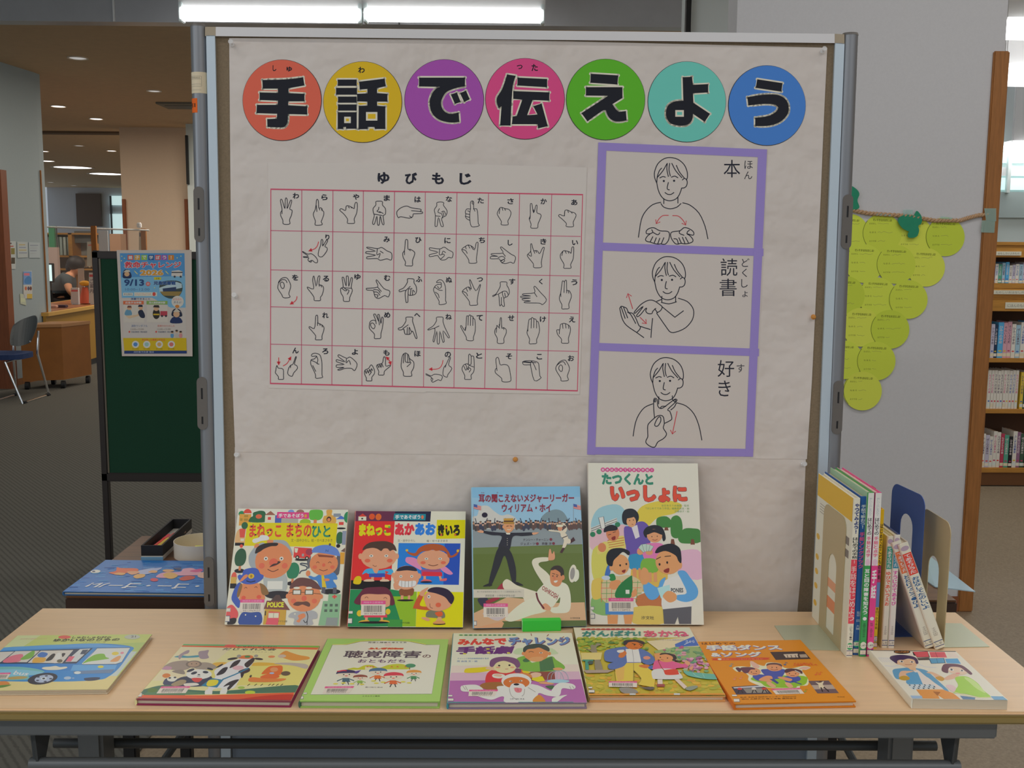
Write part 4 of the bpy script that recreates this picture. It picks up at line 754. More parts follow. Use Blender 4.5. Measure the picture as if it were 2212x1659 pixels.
A.poly("222,1300 1060,1300 1066,1462 238,1462", 'c0a418'); A.text('参加者には素敵な記念品', 470, 1308, 778, 1338, 'c06030', .02)
for x, c in ((386, '4a7cb4'), (535, '8cb0a8'), (702, 'd89858'), (862, 'd06860')): A.ell(x, 1382, 48, 46, 'd0c8bc'); A.ell(x, 1382, 28, 26, c); A.text('安心体験', x-42, 1432, x+42, 1448, '6a5c20')
A.poly("238,1462 1066,1462 1066,1498 238,1500", '24386c'); A.text('消防署予防課 電話', 360, 1468, 630, 1490, 'a8b0c4', .01)
for x, y in ((205, 210), (240, 238), (940, 232), (990, 208), (200, 272), (640, 640)): A.ell(x, y, 9, 9, 'd0c48c', n=6)
mb = MB(); K = 10    # gently curled sheet
lu = lambda u, v: pplace(u, v)
for i in range(K):
    for j in range(K):
        q = [lu(i/K, j/K), lu((i+1)/K, j/K), lu((i+1)/K, (j+1)/K), lu(i/K, (j+1)/K)]; mb.add(q, [[0, 1, 2, 3]], tone('b8ada4'))
A.to(mb, (hm, lu), PN, (0.0, 1.0, 0.0, 1.0), base=.0003)
tag(obj('event_poster', mb, PG), 'blue and yellow event poster dated 9/13 pinned on the green board', 'poster')
# ------------------------------------------------------------------ books
MPAGE = mat('page_edges', 'b3a894', .9, var=.12, vscale=30, stretch=(1, 1, 220), k=1.7)
def pxy(crop, p): return (crop[0]+p[0]/crop[2], crop[1]+p[1]/crop[2])
def barcode(root, uv, lim, T, box, quad=None, white='c4b8ac', num=True):
    """library barcode label as its own part; box in crop coordinates (x0,y0,x1,y1)"""
    x0, y0, x1, y1 = box; q = quad or [(x0, y0), (x1, y0), (x1, y1), (x0, y1)]
    b = Art(); g = lambda u, v: tuple((q[0][i]*(1-u)+q[1][i]*u)*(1-v)+(q[3][i]*(1-u)+q[2][i]*u)*v for i in (0, 1))
    R = lambda u0, v0, u1, v1, c: b.poly([g(u0, v0), g(u1, v0), g(u1, v1), g(u0, v1)], c)
    R(0, .0, 1, 1, white); R(0, 0, 1, .25, 'c8487a'); rr = random.Random(int(x0*7+y0)); u = .12; b.auto = False
    b.text('岡崎市立図書館', 0, 0, 0, 0, 'd89ab0', 0, quad=[g(.1, .06), g(.9, .06), g(.9, .19), g(.1, .19)])
    while u < .86:
        w = rr.choice((.008, .012, .02)); R(u, .34, u+w, .78, '3c3a3c'); u += w+rr.choice((.009, .013, .018))
    if num: b.text('0013%06d' % rr.randint(1, 999999), 0, 0, 0, 0, '4a4648', 0, quad=[g(.14, .83), g(.86, .83), g(.86, .95), g(.14, .95)])
    m = MB(); b.to(m, (uv, lambda u, v: Vector((u, v, T))), (0, 0, 1), lim, base=0); return obj('barcode_label', m, PG, root, local=True)
def make_book(label, M, w, h, t, cover, art, uv, group, spine=None, hard=True, bars=None, stick=(), edge=None, cat='book', back=None):
    root = thing('picture_book' if hard else 'paperback', label, cat, None, group, M)
    ct = .0022 if hard else .0006; ins = .0035 if hard else .0006; C = tone(cover); SC = tone(spine or cover)
    m = MB().box((0, 0, t-ct), (w, h, t), .0006, col=tone(edge) if edge else C)
    a = Art(); a.poly([(0, 0), (w, 0), (w, h), (0, h)], cover); a.to(m, (lambda x, y: (x, y), lambda u, v: Vector((u, v, t))), (0, 0, 1), base=8e-6)
    lim = (.0003, w-.0003, .0003, h-.0003)
    art.to(m, (uv, lambda u, v: Vector((u, v, t))), (0, 0, 1), lim, base=1.6e-5); top = t+art.z+3e-5
    obj('front_cover', m, PG, root, local=True)
    obj('back_cover', MB().box((0, 0, 0), (w, h, ct), .0006, col=tone(back) if back else (tone(edge) if edge else C)), PG, root, local=True)
    s = MB(); n = 8
    for i in range(n):      # rounded spine
        a0, a1 = -math.pi/2+math.pi*i/n, -math.pi/2+math.pi*(i+1)/n; r = t/2; k = .35 if hard else .2
        f = lambda a, q: [(-math.cos(a)*r*k, y, r+math.sin(a)*q) for y in (0.0004, h-.0004)]
        A0, B0 = f(a0, r), f(a1, r); A1, B1 = [(.0016, p[1], p[2]) for p in A0], [(.0016, p[1], p[2]) for p in B0]
        s.add(A0+B0+A1+B1, [[0, 1, 3, 2], [4, 6, 7, 5], [0, 2, 6, 4], [1, 5, 7, 3]], SC)
    obj('spine', s, PG, root, True, local=True)
    obj('pages', MB().box((.002, ins, ct), (w-ins, h-ins, t-ct)), MPAGE, root, local=True)
    for b in (bars or []): barcode(root, uv, lim, top, *b)
    if stick:
        b = Art(); m = MB()
        for (x0, y0, x1, y1) in stick: b.rect(x0, y0, x1, y1, '4a5068'); d = (y1-y0)*.1; b.rect(x0, y0+d, x1-d, y1-d, 'c4bcb0')
        b.to(m, (uv, lambda u, v: Vector((u, v, top))), (0, 0, 1), lim); obj('call_number_label', m, PG, root, local=True)
    return root
def uvmap(corners, w, h): return homog(corners, [(0, h), (w, h), (w, 0), (0, 0)])
BOOKS = []
def standing(label, crop, cor, t, cover, art, gap=.0025, **k):
    TL, TR, BR, BL = [pxy(crop, c) for c in cor]; z = TZ; a = .08; best = None
    lo, hi = .0, .72
    for it in range(60):
        a = (lo+hi)/2; z0 = TZ+.0002+t*math.sin(a); L, R = onz(*BL, z0), onz(*BR, z0); ex = (R-L); w = ex.length; ex.normalize(); bk = Z.cross(ex)
        eu = Z*math.cos(a)+bk*math.sin(a); n = ex.cross(eu); mid = (L+R)/2; top = onpl((TL[0]+TR[0])/2, (TL[1]+TR[1])/2, mid, n); h = (top-mid).dot(eu)
        tb = mid+eu*h-n*t; d = (tb-(PB+BN*(.0022+gap))).dot(BN)   # >0 : still in front of the board
        if d > 0: lo = a
        else: hi = a
    M = Matrix(((ex.x, eu.x, n.x, 0), (ex.y, eu.y, n.y, 0), (ex.z, eu.z, n.z, 0), (0, 0, 0, 1))); o = L-n*t; M.translation = o
    return make_book(label, M, w, h, t, cover, art, uvmap(cor, w, h), 'picture books standing against the board', **k)
def flat(label, crop, cor, t, cover, art, grp='books laid flat along the table front', z=None, side=1, **k):
    zt = (TZ+.0002 if z is None else z)+t; W4 = [onz(*pxy(crop, c), zt) for c in cor]; TL, TR, BR, BL = W4
    ex = ((BR-BL)+(TR-TL)).normalized(); eu = Z.cross(ex); w = ((BR-BL).dot(ex)+(TR-TL).dot(ex))/2; h = ((TL-BL).dot(eu)+(TR-BR).dot(eu))/2
    c = (TL+TR+BR+BL)/4; o = c-ex*w/2-eu*h/2-Z*t
    M = Matrix(((ex.x, eu.x, 0, o.x), (ex.y, eu.y, 0, o.y), (ex.z, eu.z, 1, o.z), (0, 0, 0, 1)))
    return make_book(label, M, w, h, t, cover, art, uvmap(cor, w, h), grp, **k)
SK = 'c87850'; SKP = 'cf8a6c'; CRM = 'c9bfaa'
def face(a, x, y, rx, ry, skin, hair=None, eyes='dot', cheeks=True, mouth=True, rot=0, hc='3a2c28', nose=None):
    a.ell(x, y, rx, ry, skin, rot)
    if cheeks: a.ell(x-rx*.62, y+ry*.3, rx*.16, ry*.16, 'd06048'); a.ell(x+rx*.62, y+ry*.3, rx*.16, ry*.16, 'd06048')
    for s in (-1, 1):
        ex, ey = x+s*rx*.42, y-ry*.1
        if eyes == 'dot': a.ell(ex, ey, rx*.06, ry*.08, '2a2428', n=10)
        elif eyes == 'white': a.ell(ex, ey, rx*.11, ry*.11, 'd2c8b8', n=14); a.ell(ex, ey, rx*.045, ry*.05, '3a3438', n=8)
        elif eyes == 'smile': a.line([(ex-rx*.1, ey+ry*.05), (ex, ey-ry*.06), (ex+rx*.1, ey+ry*.05)], rx*.035, '5a3428')
    if nose: a.ell(x, y+ry*.12, *nose, 'cc5a44')
    if mouth: a.line([(x-rx*.28, y+ry*.5), (x, y+ry*.62), (x+rx*.28, y+ry*.5)], rx*.04, '5a3028')
    return a
# --- standing book 1 : town people
a = Art(); G1, G2 = '2a7a50', '2c5a3c'
a.rect(150, 100, 1560, 280, 'cfc6b4')
a.ell(205, 170, 38, 35, G1); a.rect(180, 175, 330, 320, 'cc8c3c'); a.ell(280, 165, 52, 55, 'c84438', a0=180, a1=360); a.rect(192, 228, 222, 262, '9a7a34'); a.rect(240, 185, 290, 215, '9a7a34'); a.rect(240, 230, 290, 262, '9a7a34')
a.sp("310,275 320,220 350,200 350,160 400,140 440,132 490,140 510,170 520,210 510,275", G2); a.ell(425, 205, 40, 28, 'c85a3c'); a.rect(505, 185, 632, 278, CRM); a.poly("500,188 570,135 635,188", '8a5848'); a.rect(540, 212, 580, 248, 'c8403c')
a.rect(632, 190, 720, 285, '44589c'); a.rect(712, 230, 925, 290, '98968e'); a.ell(830, 150, 40, 30, '6c84b8'); a.ell(945, 150, 50, 32, '8a6058'); a.poly("655,148 1062,155 1058,235 650,226", 'cc3c74'); a.text('手であそぼう', 672, 168, 990, 220, 'd6ccc0', .03); a.ell(1015, 198, 17, 22, 'cc8840')
a.sp("1065,230 1060,150 1090,122 1200,122 1232,150 1230,210 1190,250 1110,252", '57a03c'); a.rect(1120, 245, 1160, 300, 'cc7048'); a.ell(1015, 275, 70, 40, '88a828'); a.sp("1245,295 1245,205 1280,190 1275,130 1315,118 1350,130 1345,185 1390,205 1395,295", 'd09244'); a.ell(1312, 240, 30, 34, '3a2a28'); a.ell(1312, 247, 20, 22, SK)
a.rect(1368, 168, 1460, 210, '7a828c'); a.rect(1405, 228, 1528, 345, CRM); a.poly("1400,240 1465,195 1535,240", '4466b0'); a.rect(1440, 275, 1500, 312, 'c8403c'); a.ell(1545, 215, 45, 70, G1); a.ell(1470, 355, 60, 12, '1e1c20')
a.poly("285,282 1425,292 1410,590 265,572", 'c8b414')
for s, x0, x1, y0, y1, c in (('まねっこ', 318, 720, 300, 468, 'c04430'), ('まちの', 785, 1100, 295, 468, 'c04430'), ('ひと', 1105, 1340, 320, 470, '2c7a5c')): a.text(s, x0, y0, x1, y1, c, .035)
for x, y in ((345, 330), (400, 435), (460, 325), (555, 410), (585, 380), (820, 325), (865, 435), (935, 320), (1065, 440), (1120, 332), (1262, 332), (1330, 445)): a.rect(x-9, y-9, x+9, y+9, '26262a')
a.text('文・田中ひろし  絵・せべまさゆき', 850, 485, 1368, 525, '5a5030', .01)
a.sp("150,540 155,420 190,365 250,362 265,470 262,540", 'd89a6c'); a.poly("190,365 272,352 262,470 205,470", 'c84c40'); a.rect(215, 485, 258, 515, CRM); a.rect(148, 535, 262, 572, '1c1c20'); a.ell(255, 320, 40, 45, G2)
a.sp("1425,540 1420,440 1450,400 1490,410 1510,470 1490,540", G2); a.rect(1490, 388, 1548, 560, '7c8496'); a.ell(1445, 575, 26, 24, '1c1c22')
a.ell(230, 577, 20, 22, 'c8483c')
def tree(x, y, rx, ry, c): a.ell(x, y+ry+60, rx*.9, 28, '1e1c22'); a.rect(x-14, y+ry-10, x+14, y+ry+55, 'b87048'); a.sp([(x-rx, y+ry*.3), (x-rx*.8, y-ry*.5), (x, y-ry), (x+rx*.8, y-ry*.7), (x+rx, y+ry*.2), (x+rx*.5, y+ry*.9), (x-rx*.6, y+ry*.95)], c)
tree(228, 715, 72, 110, '2a5038'); tree(895, 880, 78, 100, '287050')
a.sp("130,1000 135,930 160,900 190,920 195,1000", 'c85444'); a.rect(125, 960, 195, 1040, 'b89448'); a.rect(122, 1040, 200, 1100, '1c1c20')
# chef
a.sp("360,640 330,720 360,830 480,900 560,700 520,540 430,560", '8c9498'); a.sp("560,520 760,505 850,600 870,700 700,640", '8c9498'); a.sp("365,520 375,490 440,470 470,440 540,445 570,470 560,500 470,515 400,540", 'd4ccbe'); a.sp("395,600 400,560 440,545 450,580", SK); a.sp("545,520 570,498 625,505 620,535 565,540", SK)
a.sp("530,990 560,960 800,920 815,1140 590,1150", '9aa09e'); a.rect(585, 1010, 775, 1110, 'd0c8b8'); a.poly("600,1145 750,1130 750,1170 620,1170", 'b4786c'); a.ell(730, 1180, 170, 50, '232026'); 
face(a, 645, 755, 232, 222, SK, eyes='white', nose=(55, 52), rot=-20); a.sp("408,670 430,590 520,545 640,535 690,545 670,575 600,580 520,610 470,645", '2c2526'); a.sp("598,840 640,800 690,790 700,765 735,775 700,805 660,820", '3a2c2c')
# fire engine, hose
a.poly("895,590 1118,605 1100,735 890,718", 'c03a38'); a.poly("900,600 945,605 935,660 905,655", CRM); a.ell(940, 718, 25, 24, '2a2628'); a.ell(1060, 728, 25, 24, '2a2628'); a.ell(940, 718, 11, 11, CRM); a.ell(1060, 728, 11, 11, CRM); a.ell(1085, 650, 45, 40, '8c3444'); a.ell(1000, 748, 90, 14, '1e1c20'); a.rect(995, 672, 1022, 706, '8a8a88'); a.line("1070,800 1000,790 985,805 1060,830 1060,870 1000,885 980,915", 14, '3c4450')
# fire fighter
a.rect(1475, 655, 1538, 800, 'cc8c30'); a.poly("1480,640 1540,590 1542,655", '6a5048'); a.poly("1062,760 1110,700 1100,850 1080,860", '5a5a60'); a.sp("1440,690 1475,700 1470,920 1400,910", '52525a')
a.sp("1170,960 1250,920 1400,905 1445,950 1450,990 1400,1000 1450,1085 1330,1100 1250,1095 1200,1010 1130,990 1090,955 1115,945", '3f74b0'); a.poly("1252,935 1282,935 1325,1095 1270,1095", 'c8a828'); a.ell(1085, 915, 28, 36, SK); a.ell(1320, 995, 38, 17, SK); a.ell(1380, 1140, 120, 35, '1c1c22'); a.rect(1265, 1085, 1310, 1160, '50505a'); a.rect(1405, 1090, 1450, 1160, '50505a')
face(a, 1275, 795, 178, 145, SK, eyes='smile', nose=(20, 22)); a.poly("1190,680 1400,700 1385,722 1300,715 1210,712", '7a4030'); a.sp("1120,655 1140,600 1220,568 1330,565 1430,610 1475,690 1450,700 1300,672 1180,658", '5876b4'); a.ell(1340, 558, 14, 16, '4a4a50'); a.text('N', 1290, 620, 1325, 650, '34508c', .02)
# police officer
a.sp("255,1035 200,1060 150,1210 190,1290 250,1340 260,1250 220,1190", '38509c'); a.sp("250,1190 240,1080 300,1040 480,1040 520,1090 560,1190 540,1240 270,1250", SK); a.sp("255,1040 225,1110 215,1190 240,1205 275,1080", '7a5a34'); a.sp("490,1035 560,1070 610,1160 560,1185 520,1160 500,1080", '7a5a34')
a.line("305,1100 320,1085 335,1098", 7, '6a3828'); a.line("430,1090 447,1078 462,1092", 7, '6a3828'); a.ell(490, 1205, 30, 24, 'd4503c'); a.ell(300, 1215, 28, 24, 'd4503c')
a.sp("210,960 230,930 265,935 280,875 370,848 450,860 490,920 530,940 520,985 440,1040 330,1050 250,1020", '3a52a0'); a.line("325,1008 375,1022 430,1010", 12, '1c2240'); a.ell(378, 950, 38, 32, 'c8a030'); a.ell(378, 950, 14, 20, '94701c'); a.sp("235,1015 290,940 330,930 335,955 300,985 270,1010", SK)
a.sp("268,1540 290,1400 400,1395 525,1400 525,1540", '2c4686'); a.ell(338, 1423, 9, 9, CRM); a.ell(464, 1440, 9, 9, CRM)
# police box
a.poly("575,1330 840,1330 835,1545 560,1540", 'b08c34'); a.poly("700,1180 745,1180 790,1260 640,1250", '4a3834'); a.poly("590,1250 800,1255 885,1365 560,1350", '6c4038'); a.text('POLICE', 598, 1268, 805, 1332, 'd8c830', .045); a.poly("625,1378 762,1388 745,1545 592,1540", 'c85448'); a.rect(622, 1400, 748, 1460, CRM); a.line([(685, 1400), (685, 1460)], 8, 'a09880'); a.poly("622,1460 750,1468 742,1545 596,1538", 'd4505c'); a.rect(575, 1375, 590, 1430, '30302c'); a.text('すずき出版', 745, 1490, 858, 1512, '4a4838', .01)
# doctor
a.sp("870,1450 900,1400 990,1380 1150,1370 1220,1400 1225,1465 1165,1480 1170,1545 950,1545 945,1470", '96989a'); a.ell(845, 1195, 22, 30, SK); a.ell(1265, 1200, 20, 28, SK)
face(a, 1052, 1200, 208, 185, SK, eyes='', nose=(32, 34), mouth=False); a.sp("868,1105 880,1050 960,975 1080,975 1180,1015 1245,1085 1255,1115 1130,1095 1030,1070 940,1090", '5c3a38')
for x in (958, 1110): a.rect(x-54, 1115, x+54, 1178, '5a4a34'); a.rect(x-42, 1125, x+42, 1170, 'cfc8b8'); a.ell(x-5, 1095, 40, 14, 'c8c0b2')
a.line([(865, 1160), (905, 1150)], 6, '4a3a2c'); a.line([(1010, 1148), (1056, 1150)], 6, '4a3a2c'); a.line([(1165, 1160), (1260, 1170)], 6, '4a3a2c')
a.sp("920,1300 960,1265 1030,1265 1090,1260 1130,1290 1120,1325 1060,1305 1030,1298 980,1315", '5c3c34'); a.sp("970,1500 1000,1470 990,1430 1060,1405 1080,1445 1030,1480 1010,1515", SK); a.line("1090,1385 1110,1440 1105,1490 1105,1540", 9, '34343a'); a.line("1060,1490 1085,1520 1105,1495", 9, '34343a'); a.ell(948, 1412, 10, 10, CRM)
# hospital
a.poly("1355,1168 1505,1172 1495,1555 1245,1550 1290,1255 1350,1255", '77a07c'); a.rect(1400, 1192, 1458, 1212, 'c84440'); a.rect(1418, 1180, 1440, 1226, 'c84440'); a.poly("1345,1455 1485,1458 1480,1555 1330,1552", '7c8482')
for i in range(3):
    for j in range(2): a.rect(1310+i*65, 1290+j*66, 1346+i*65, 1322+j*66, '4c5c50')
a.sp("95,1350 150,1300 200,1330 245,1400 225,1470 110,1470", 'cc4c4c'); a.rect(98, 1340, 150, 1385, CRM); a.sp("150,1470 225,1465 210,1530 120,1535", '1e1c20')
standing('square picture book with police officer and chef on a white cover', (470, 1080, 5.7207), [(162, 105), (1550, 120), (1505, 1558), (90, 1540)], .0095, 'c9bfae', a, bars=[((262, 1235, 560, 1388),)], stick=[(92, 1345, 148, 1380), (90, 1432, 150, 1508)], edge='b6ac9c')
# --- standing book 2 : red blue yellow
a = Art()
a.poly("110,130 615,138 612,265 105,262", '5c2c44'); a.poly("612,138 1070,142 1062,272 612,265", '22243c'); a.poly("105,262 612,265 585,1005 80,1000", 'c82c2c'); a.poly("1145,250 1510,252 1505,485 1140,490", 'c9b80c'); a.poly("80,1000 585,1005 582,1118 75,1112", '181618'); a.poly("72,1115 600,1115 745,1140 740,1562 60,1570", '207848'); a.poly("590,1140 910,1142 905,1565 738,1565", '7ea424'); a.poly("590,1140 745,1140 745,1200 600,1200", '207848'); a.poly("915,1142 1490,1148 1485,1575 905,1570", 'cbbd0a'); a.poly("560,1480 740,1480 740,1570 560,1570", '38843c')
a.poly("668,540 1448,548 1432,1060 655,1050", '2470bc'); a.poly("1250,548 1448,548 1432,1060 1240,1056", '2448a0')
a.rect(148, 200, 248, 255, CRM); a.poly("148,205 200,165 252,205", 'b83c30'); a.rect(185, 222, 208, 240, '2a2a2c'); a.ell(320, 205, 38, 38, 'c84c28'); a.ell(403, 210, 38, 42, 'c85c28')
a.poly("602,168 1005,175 1000,255 592,248", '207888'); a.text('手であそぼう', 615, 185, 935, 240, 'd2ccc0', .035); a.ell(962, 215, 17, 24, 'cc6a4c')
a.text('まねっこ', 160, 295, 565, 452, 'ccb818', .07); a.text('あか', 615, 290, 865, 445, 'c83440', .07); a.text('あお', 870, 288, 1132, 447, '2c70c0', .07); a.text('きいろ', 1160, 305, 1440, 455, '22241c', .07)
for x, y in ((395, 415), (545, 340), (490, 400)): a.ell(x, y, 16, 12, '5a9840', 20)
for x, y, c in ((720, 430, 'a02430'), (790, 430, 'a02430'), (1205, 440, 'c86030'), (1270, 350, 'c86030'), (1380, 440, 'c86030')): a.rect(x-12, y-12, x+12, y+12, c)
a.text('文・田中ひろし', 655, 495, 878, 525, '5a544c', .01); a.text('絵・せべまさゆき', 1022, 500, 1285, 530, '5a544c', .01)
# boy
a.sp("220,930 260,870 340,855 430,880 570,860 610,895 580,935 510,920 450,925 310,925 270,910", '3c94c8'); a.poly("345,855 435,855 405,920 375,910", SKP); a.poly("305,920 505,915 510,965 310,965", '34489c'); a.poly("505,885 555,900 520,930", 'b84038'); a.rect(335, 962, 370, 995, SKP); a.rect(470, 962, 505, 995, SKP); a.sp("245,1015 270,992 350,990 370,1015", 'd2a890'); a.sp("450,1015 470,990 540,992 560,1015", 'd2a890')
for x in (190, 650): a.ell(x, 705, 26, 36, SKP)
face(a, 422, 715, 226, 148, SKP, eyes='white', mouth=False); a.line("350,815 375,830 398,825", 6, '6a3430'); a.sp("215,630 235,580 300,535 400,518 520,520 610,560 645,640 600,625 560,640 530,610 480,610 450,640 400,612 340,600 260,612", '46342c')
a.sp("115,1040 125,980 160,950 205,960 215,1010 190,1050", 'd0a810')
# girl with braids
a.sp("760,740 790,715 900,740 960,850 970,885 840,820 770,780", 'd07aa0'); a.sp("1195,850 1250,830 1330,890 1355,925 1310,935 1240,900", 'd07aa0'); a.poly("960,870 1200,865 1215,950 960,950", '8a4a78'); a.poly("975,895 1220,905 1225,955 970,950", 'c02c3c'); a.rect(990, 950, 1020, 1000, SKP); a.poly("1180,955 1205,950 1225,1000 1195,1005", SKP); a.sp("960,1025 1000,990 1075,1000 1085,1025", 'cc5a60'); a.sp("1190,1010 1230,985 1280,980 1270,1010", 'cc5a60'); a.ell(1025, 1025, 75, 12, '14223c')
face(a, 1108, 750, 205, 122, SKP, eyes='white'); a.sp("760,630 800,655 880,665 920,610 1000,565 1110,552 1230,575 1300,650 1330,700 1390,670 1440,610 1425,660 1380,710 1300,725 1270,660 1200,635 1140,640 1100,625 1040,640 960,650 900,700 850,700 790,670", '9c4e2c'); a.ell(775, 632, 18, 14, 'c8a030'); a.ell(1415, 640, 16, 18, 'c8a030')
# toothy boy
a.sp("700,1110 860,1100 870,1160 840,1195 710,1190", '7a4a30'); a.rect(712, 1188, 745, 1240, SKP); a.rect(800, 1188, 830, 1240, SKP); a.ell(770, 1248, 105, 12, '201c1e'); a.ell(610, 940, 22, 32, SKP); a.ell(938, 950, 22, 32, SKP)
face(a, 775, 970, 162, 148, SKP, eyes='white', mouth=False, cheeks=False); a.sp("655,890 680,850 770,825 870,840 905,890 780,880", '2c2a38'); a.sp("660,1005 780,1015 890,1010 895,1060 850,1085 720,1085 670,1050", 'd6cec0')
for x in (720, 762, 805, 848): a.line([(x, 1012), (x, 1085)], 5, '7a6a60')
a.sp("620,1040 690,1000 680,1060 720,1090 660,1120 625,1100", SKP)
# girl lower left, boy lower right
a.sp("130,1270 200,1160 260,1100 400,1085 520,1090 590,1150 640,1280 590,1310 520,1250 260,1240 210,1300", '5c2838'); a.sp("225,1190 300,1170 420,1175 560,1180 580,1260 540,1330 250,1330 215,1260", SKP); a.line("265,1220 285,1205 305,1220", 6, '6a3430'); a.line("500,1225 520,1212 540,1228", 6, '6a3430'); a.poly("270,1415 545,1415 550,1455 255,1455", 'c43c50'); a.ell(205, 1405, 35, 38, 'cca828'); a.ell(558, 1385, 30, 36, 'cca828'); a.rect(275, 1455, 310, 1500, SKP); a.rect(470, 1455, 500, 1500, SKP); a.sp("195,1515 240,1490 320,1490 320,1515", 'd09a30'); a.sp("450,1515 470,1490 550,1490 580,1515", 'd09a30'); a.ell(385, 1515, 190, 14, '1c1c1c')
a.sp("870,1330 940,1180 990,1200 950,1310 1080,1330 1090,1370 900,1350", 'b0502c'); a.sp("945,1180 970,1130 1055,1090 1010,1160 1000,1200", SKP); a.sp("1030,1445 1060,1375 1230,1375 1260,1460 1120,1460", '6c6c58'); a.sp("1140,1400 1220,1385 1235,1430 1180,1445", 'c4542c'); a.sp("970,1460 1040,1455 1080,1480 1050,1500", SKP); a.poly("1180,1450 1220,1450 1240,1530 1130,1535", 'cf9468'); a.ell(1195, 1532, 78, 14, '1a1a1a'); a.sp("1120,1530 1150,1500 1240,1495 1260,1530", 'd08a50')
a.sp("1015,1270 1000,1210 1060,1140 1200,1130 1330,1200 1340,1310 1220,1375 1100,1370 1040,1330", SKP); a.ell(1062, 1205, 19, 20, 'd2c8b8'); a.ell(1060, 1205, 8, 8, '3a3438'); a.ell(1180, 1305, 34, 28, 'd05a40'); a.line("1075,1290 1080,1330 1110,1345", 6, '6a3430'); a.sp("1045,1140 1080,1100 1180,1088 1300,1120 1375,1210 1350,1290 1320,1280 1260,1210 1150,1165", '2c2236')
a.text('すずき出版', 715, 1510, 830, 1530, '3c5030', .01)
standing('square picture book in red, blue and yellow blocks with cartoon children', (740, 1080, 5.7214), [(110, 130), (1510, 145), (1488, 1576), (60, 1568)], .0095, 'c9bfae', a, bars=[((222, 1252, 525, 1430),)], stick=[(60, 1375, 122, 1412), (58, 1462, 120, 1530)], edge='3a3a34', spine='a02828')
# --- standing book 3 : baseball
a = Art(); 
a.poly("95,105 1230,100 1240,545 95,545", '84aac4'); a.poly("95,105 1230,100 1232,210 95,215", '74a4c8'); a.sp("150,400 180,310 260,300 320,350 400,400 480,390 560,440 560,545 100,545 100,420", 'b4b4ae'); a.sp("830,450 860,380 960,340 1040,360 1090,430 1090,460", '6c8088')
a.poly("100,545 1240,528 1240,715 100,735", '7a8488'); a.poly("100,735 1242,700 1265,1510 110,1550", '54642c'); a.poly("100,735 1242,710 1242,790 105,800", '5a6a38')
rr = random.Random(3)
for i in range(46):
    x = 110+i*25; y = 480+rr.randint(-14, 18)
    if 415 < x < 545: continue
    a.ell(x, y+35, 18, 34, rr.choice(('3c3a3c', '4c4440', '54403c', '34384a'))); a.ell(x, y, 11, 14, rr.choice(('b08468', 'a0785c', 'b4907c'))); a.ell(x, y-12, 13, 8, rr.choice(('20202c', '3a3034', '6a5a4c')))
for i in range(12): x = 140+i*95; a.line([(x, 475), (x+rr.randint(-22, 22), 432)], 7, '2c3044')
for x in (112, 1155):
    a.line([(x, 300), (x, 470)], 3, '8a8a88'); a.poly([(x, 285), (x+78, 300), (x+80, 348), (x+4, 330)], 'c49490')
    for k in range(3): a.poly([(x+2, 296+k*14), (x+78, 310+k*14), (x+78, 316+k*14), (x+2, 302+k*14)], 'b05858')
    a.poly([(x, 282), (x+38, 290), (x+40, 318), (x+3, 310)], '3c5490')
a.ell(228, 396, 30, 26, '1e1c30')
a.text('耳の聞こえないメジャーリーガー', 165, 178, 1165, 266, '7c2438', .03); a.text('ウィリアム・ホイ', 408, 280, 925, 370, '7c2438', .03); a.text('みみ', 190, 158, 225, 170, '7c2438'); a.text('き', 355, 156, 370, 170, '7c2438')
# umpire
a.sp("205,560 300,570 420,580 600,580 720,578 725,605 620,615 520,622 480,760 370,735 405,620 300,605 210,580", '20222e'); a.sp("370,735 485,760 545,930 545,1090 510,1090 440,820 380,930 295,1115 265,1105 300,950", '1e2028'); a.sp("205,1130 270,1098 300,1110 290,1125", '1a1a20'); a.sp("520,1100 560,1085 625,1120 560,1118", '1a1a20'); a.sp("150,565 180,555 212,560 212,580 170,578", 'c48c6c'); a.sp("725,580 790,578 760,598 728,600", 'c48c6c'); a.poly("445,580 495,582 490,600 455,598", 'c8c0b0')
a.sp("430,490 530,485 530,540 480,582 440,560", 'c08860'); a.poly("415,470 540,470 535,492 425,490", '9a7434'); a.poly("425,432 525,430 528,475 428,475", 'b08838'); a.rect(428, 455, 528, 470, '4c3020'); a.line("455,515 475,510", 6, '3a2418'); a.line("490,510 512,515", 6, '3a2418'); a.line("462,545 485,550 500,540", 6, 'c8c0b0'); a.ell(424, 520, 12, 18, 'c08860')
for i in range(4): a.ell(462, 640+i*22, 3.5, 3.5, 'b8b0a0')
# runner
a.sp("985,560 1030,555 1080,600 1095,640 1080,700 1060,735 1030,740 1050,660 1020,620 1005,580 900,565 905,550", 'c2b8a4'); a.sp("1040,560 1080,520 1040,500 1045,480 1085,525 1070,580", 'c2b8a4'); a.poly("1035,735 1060,740 1030,790 1005,785", '3c2028'); a.poly("1105,670 1150,625 1168,660 1120,690", '3c2028'); a.sp("1060,640 1115,650 1115,690 1080,690", 'c2b8a4'); a.ell(1012, 535, 26, 28, 'b87c5c'); a.ell(1010, 510, 38, 14, 'c8bea8'); a.line("1035,635 1085,615", 8, '2c2630')
a.text('ナンシー・チャーニン', 628, 640, 890, 668, '3c2c38', .01); a.text('ジェズ・ツヤ    斉藤 洋', 600, 680, 920, 708, '3c2c38', .01); a.ell(915, 650, 14, 14, '6c2838'); a.ell(775, 694, 14, 14, '6c2838'); a.ell(942, 692, 14, 14, '6c2838')
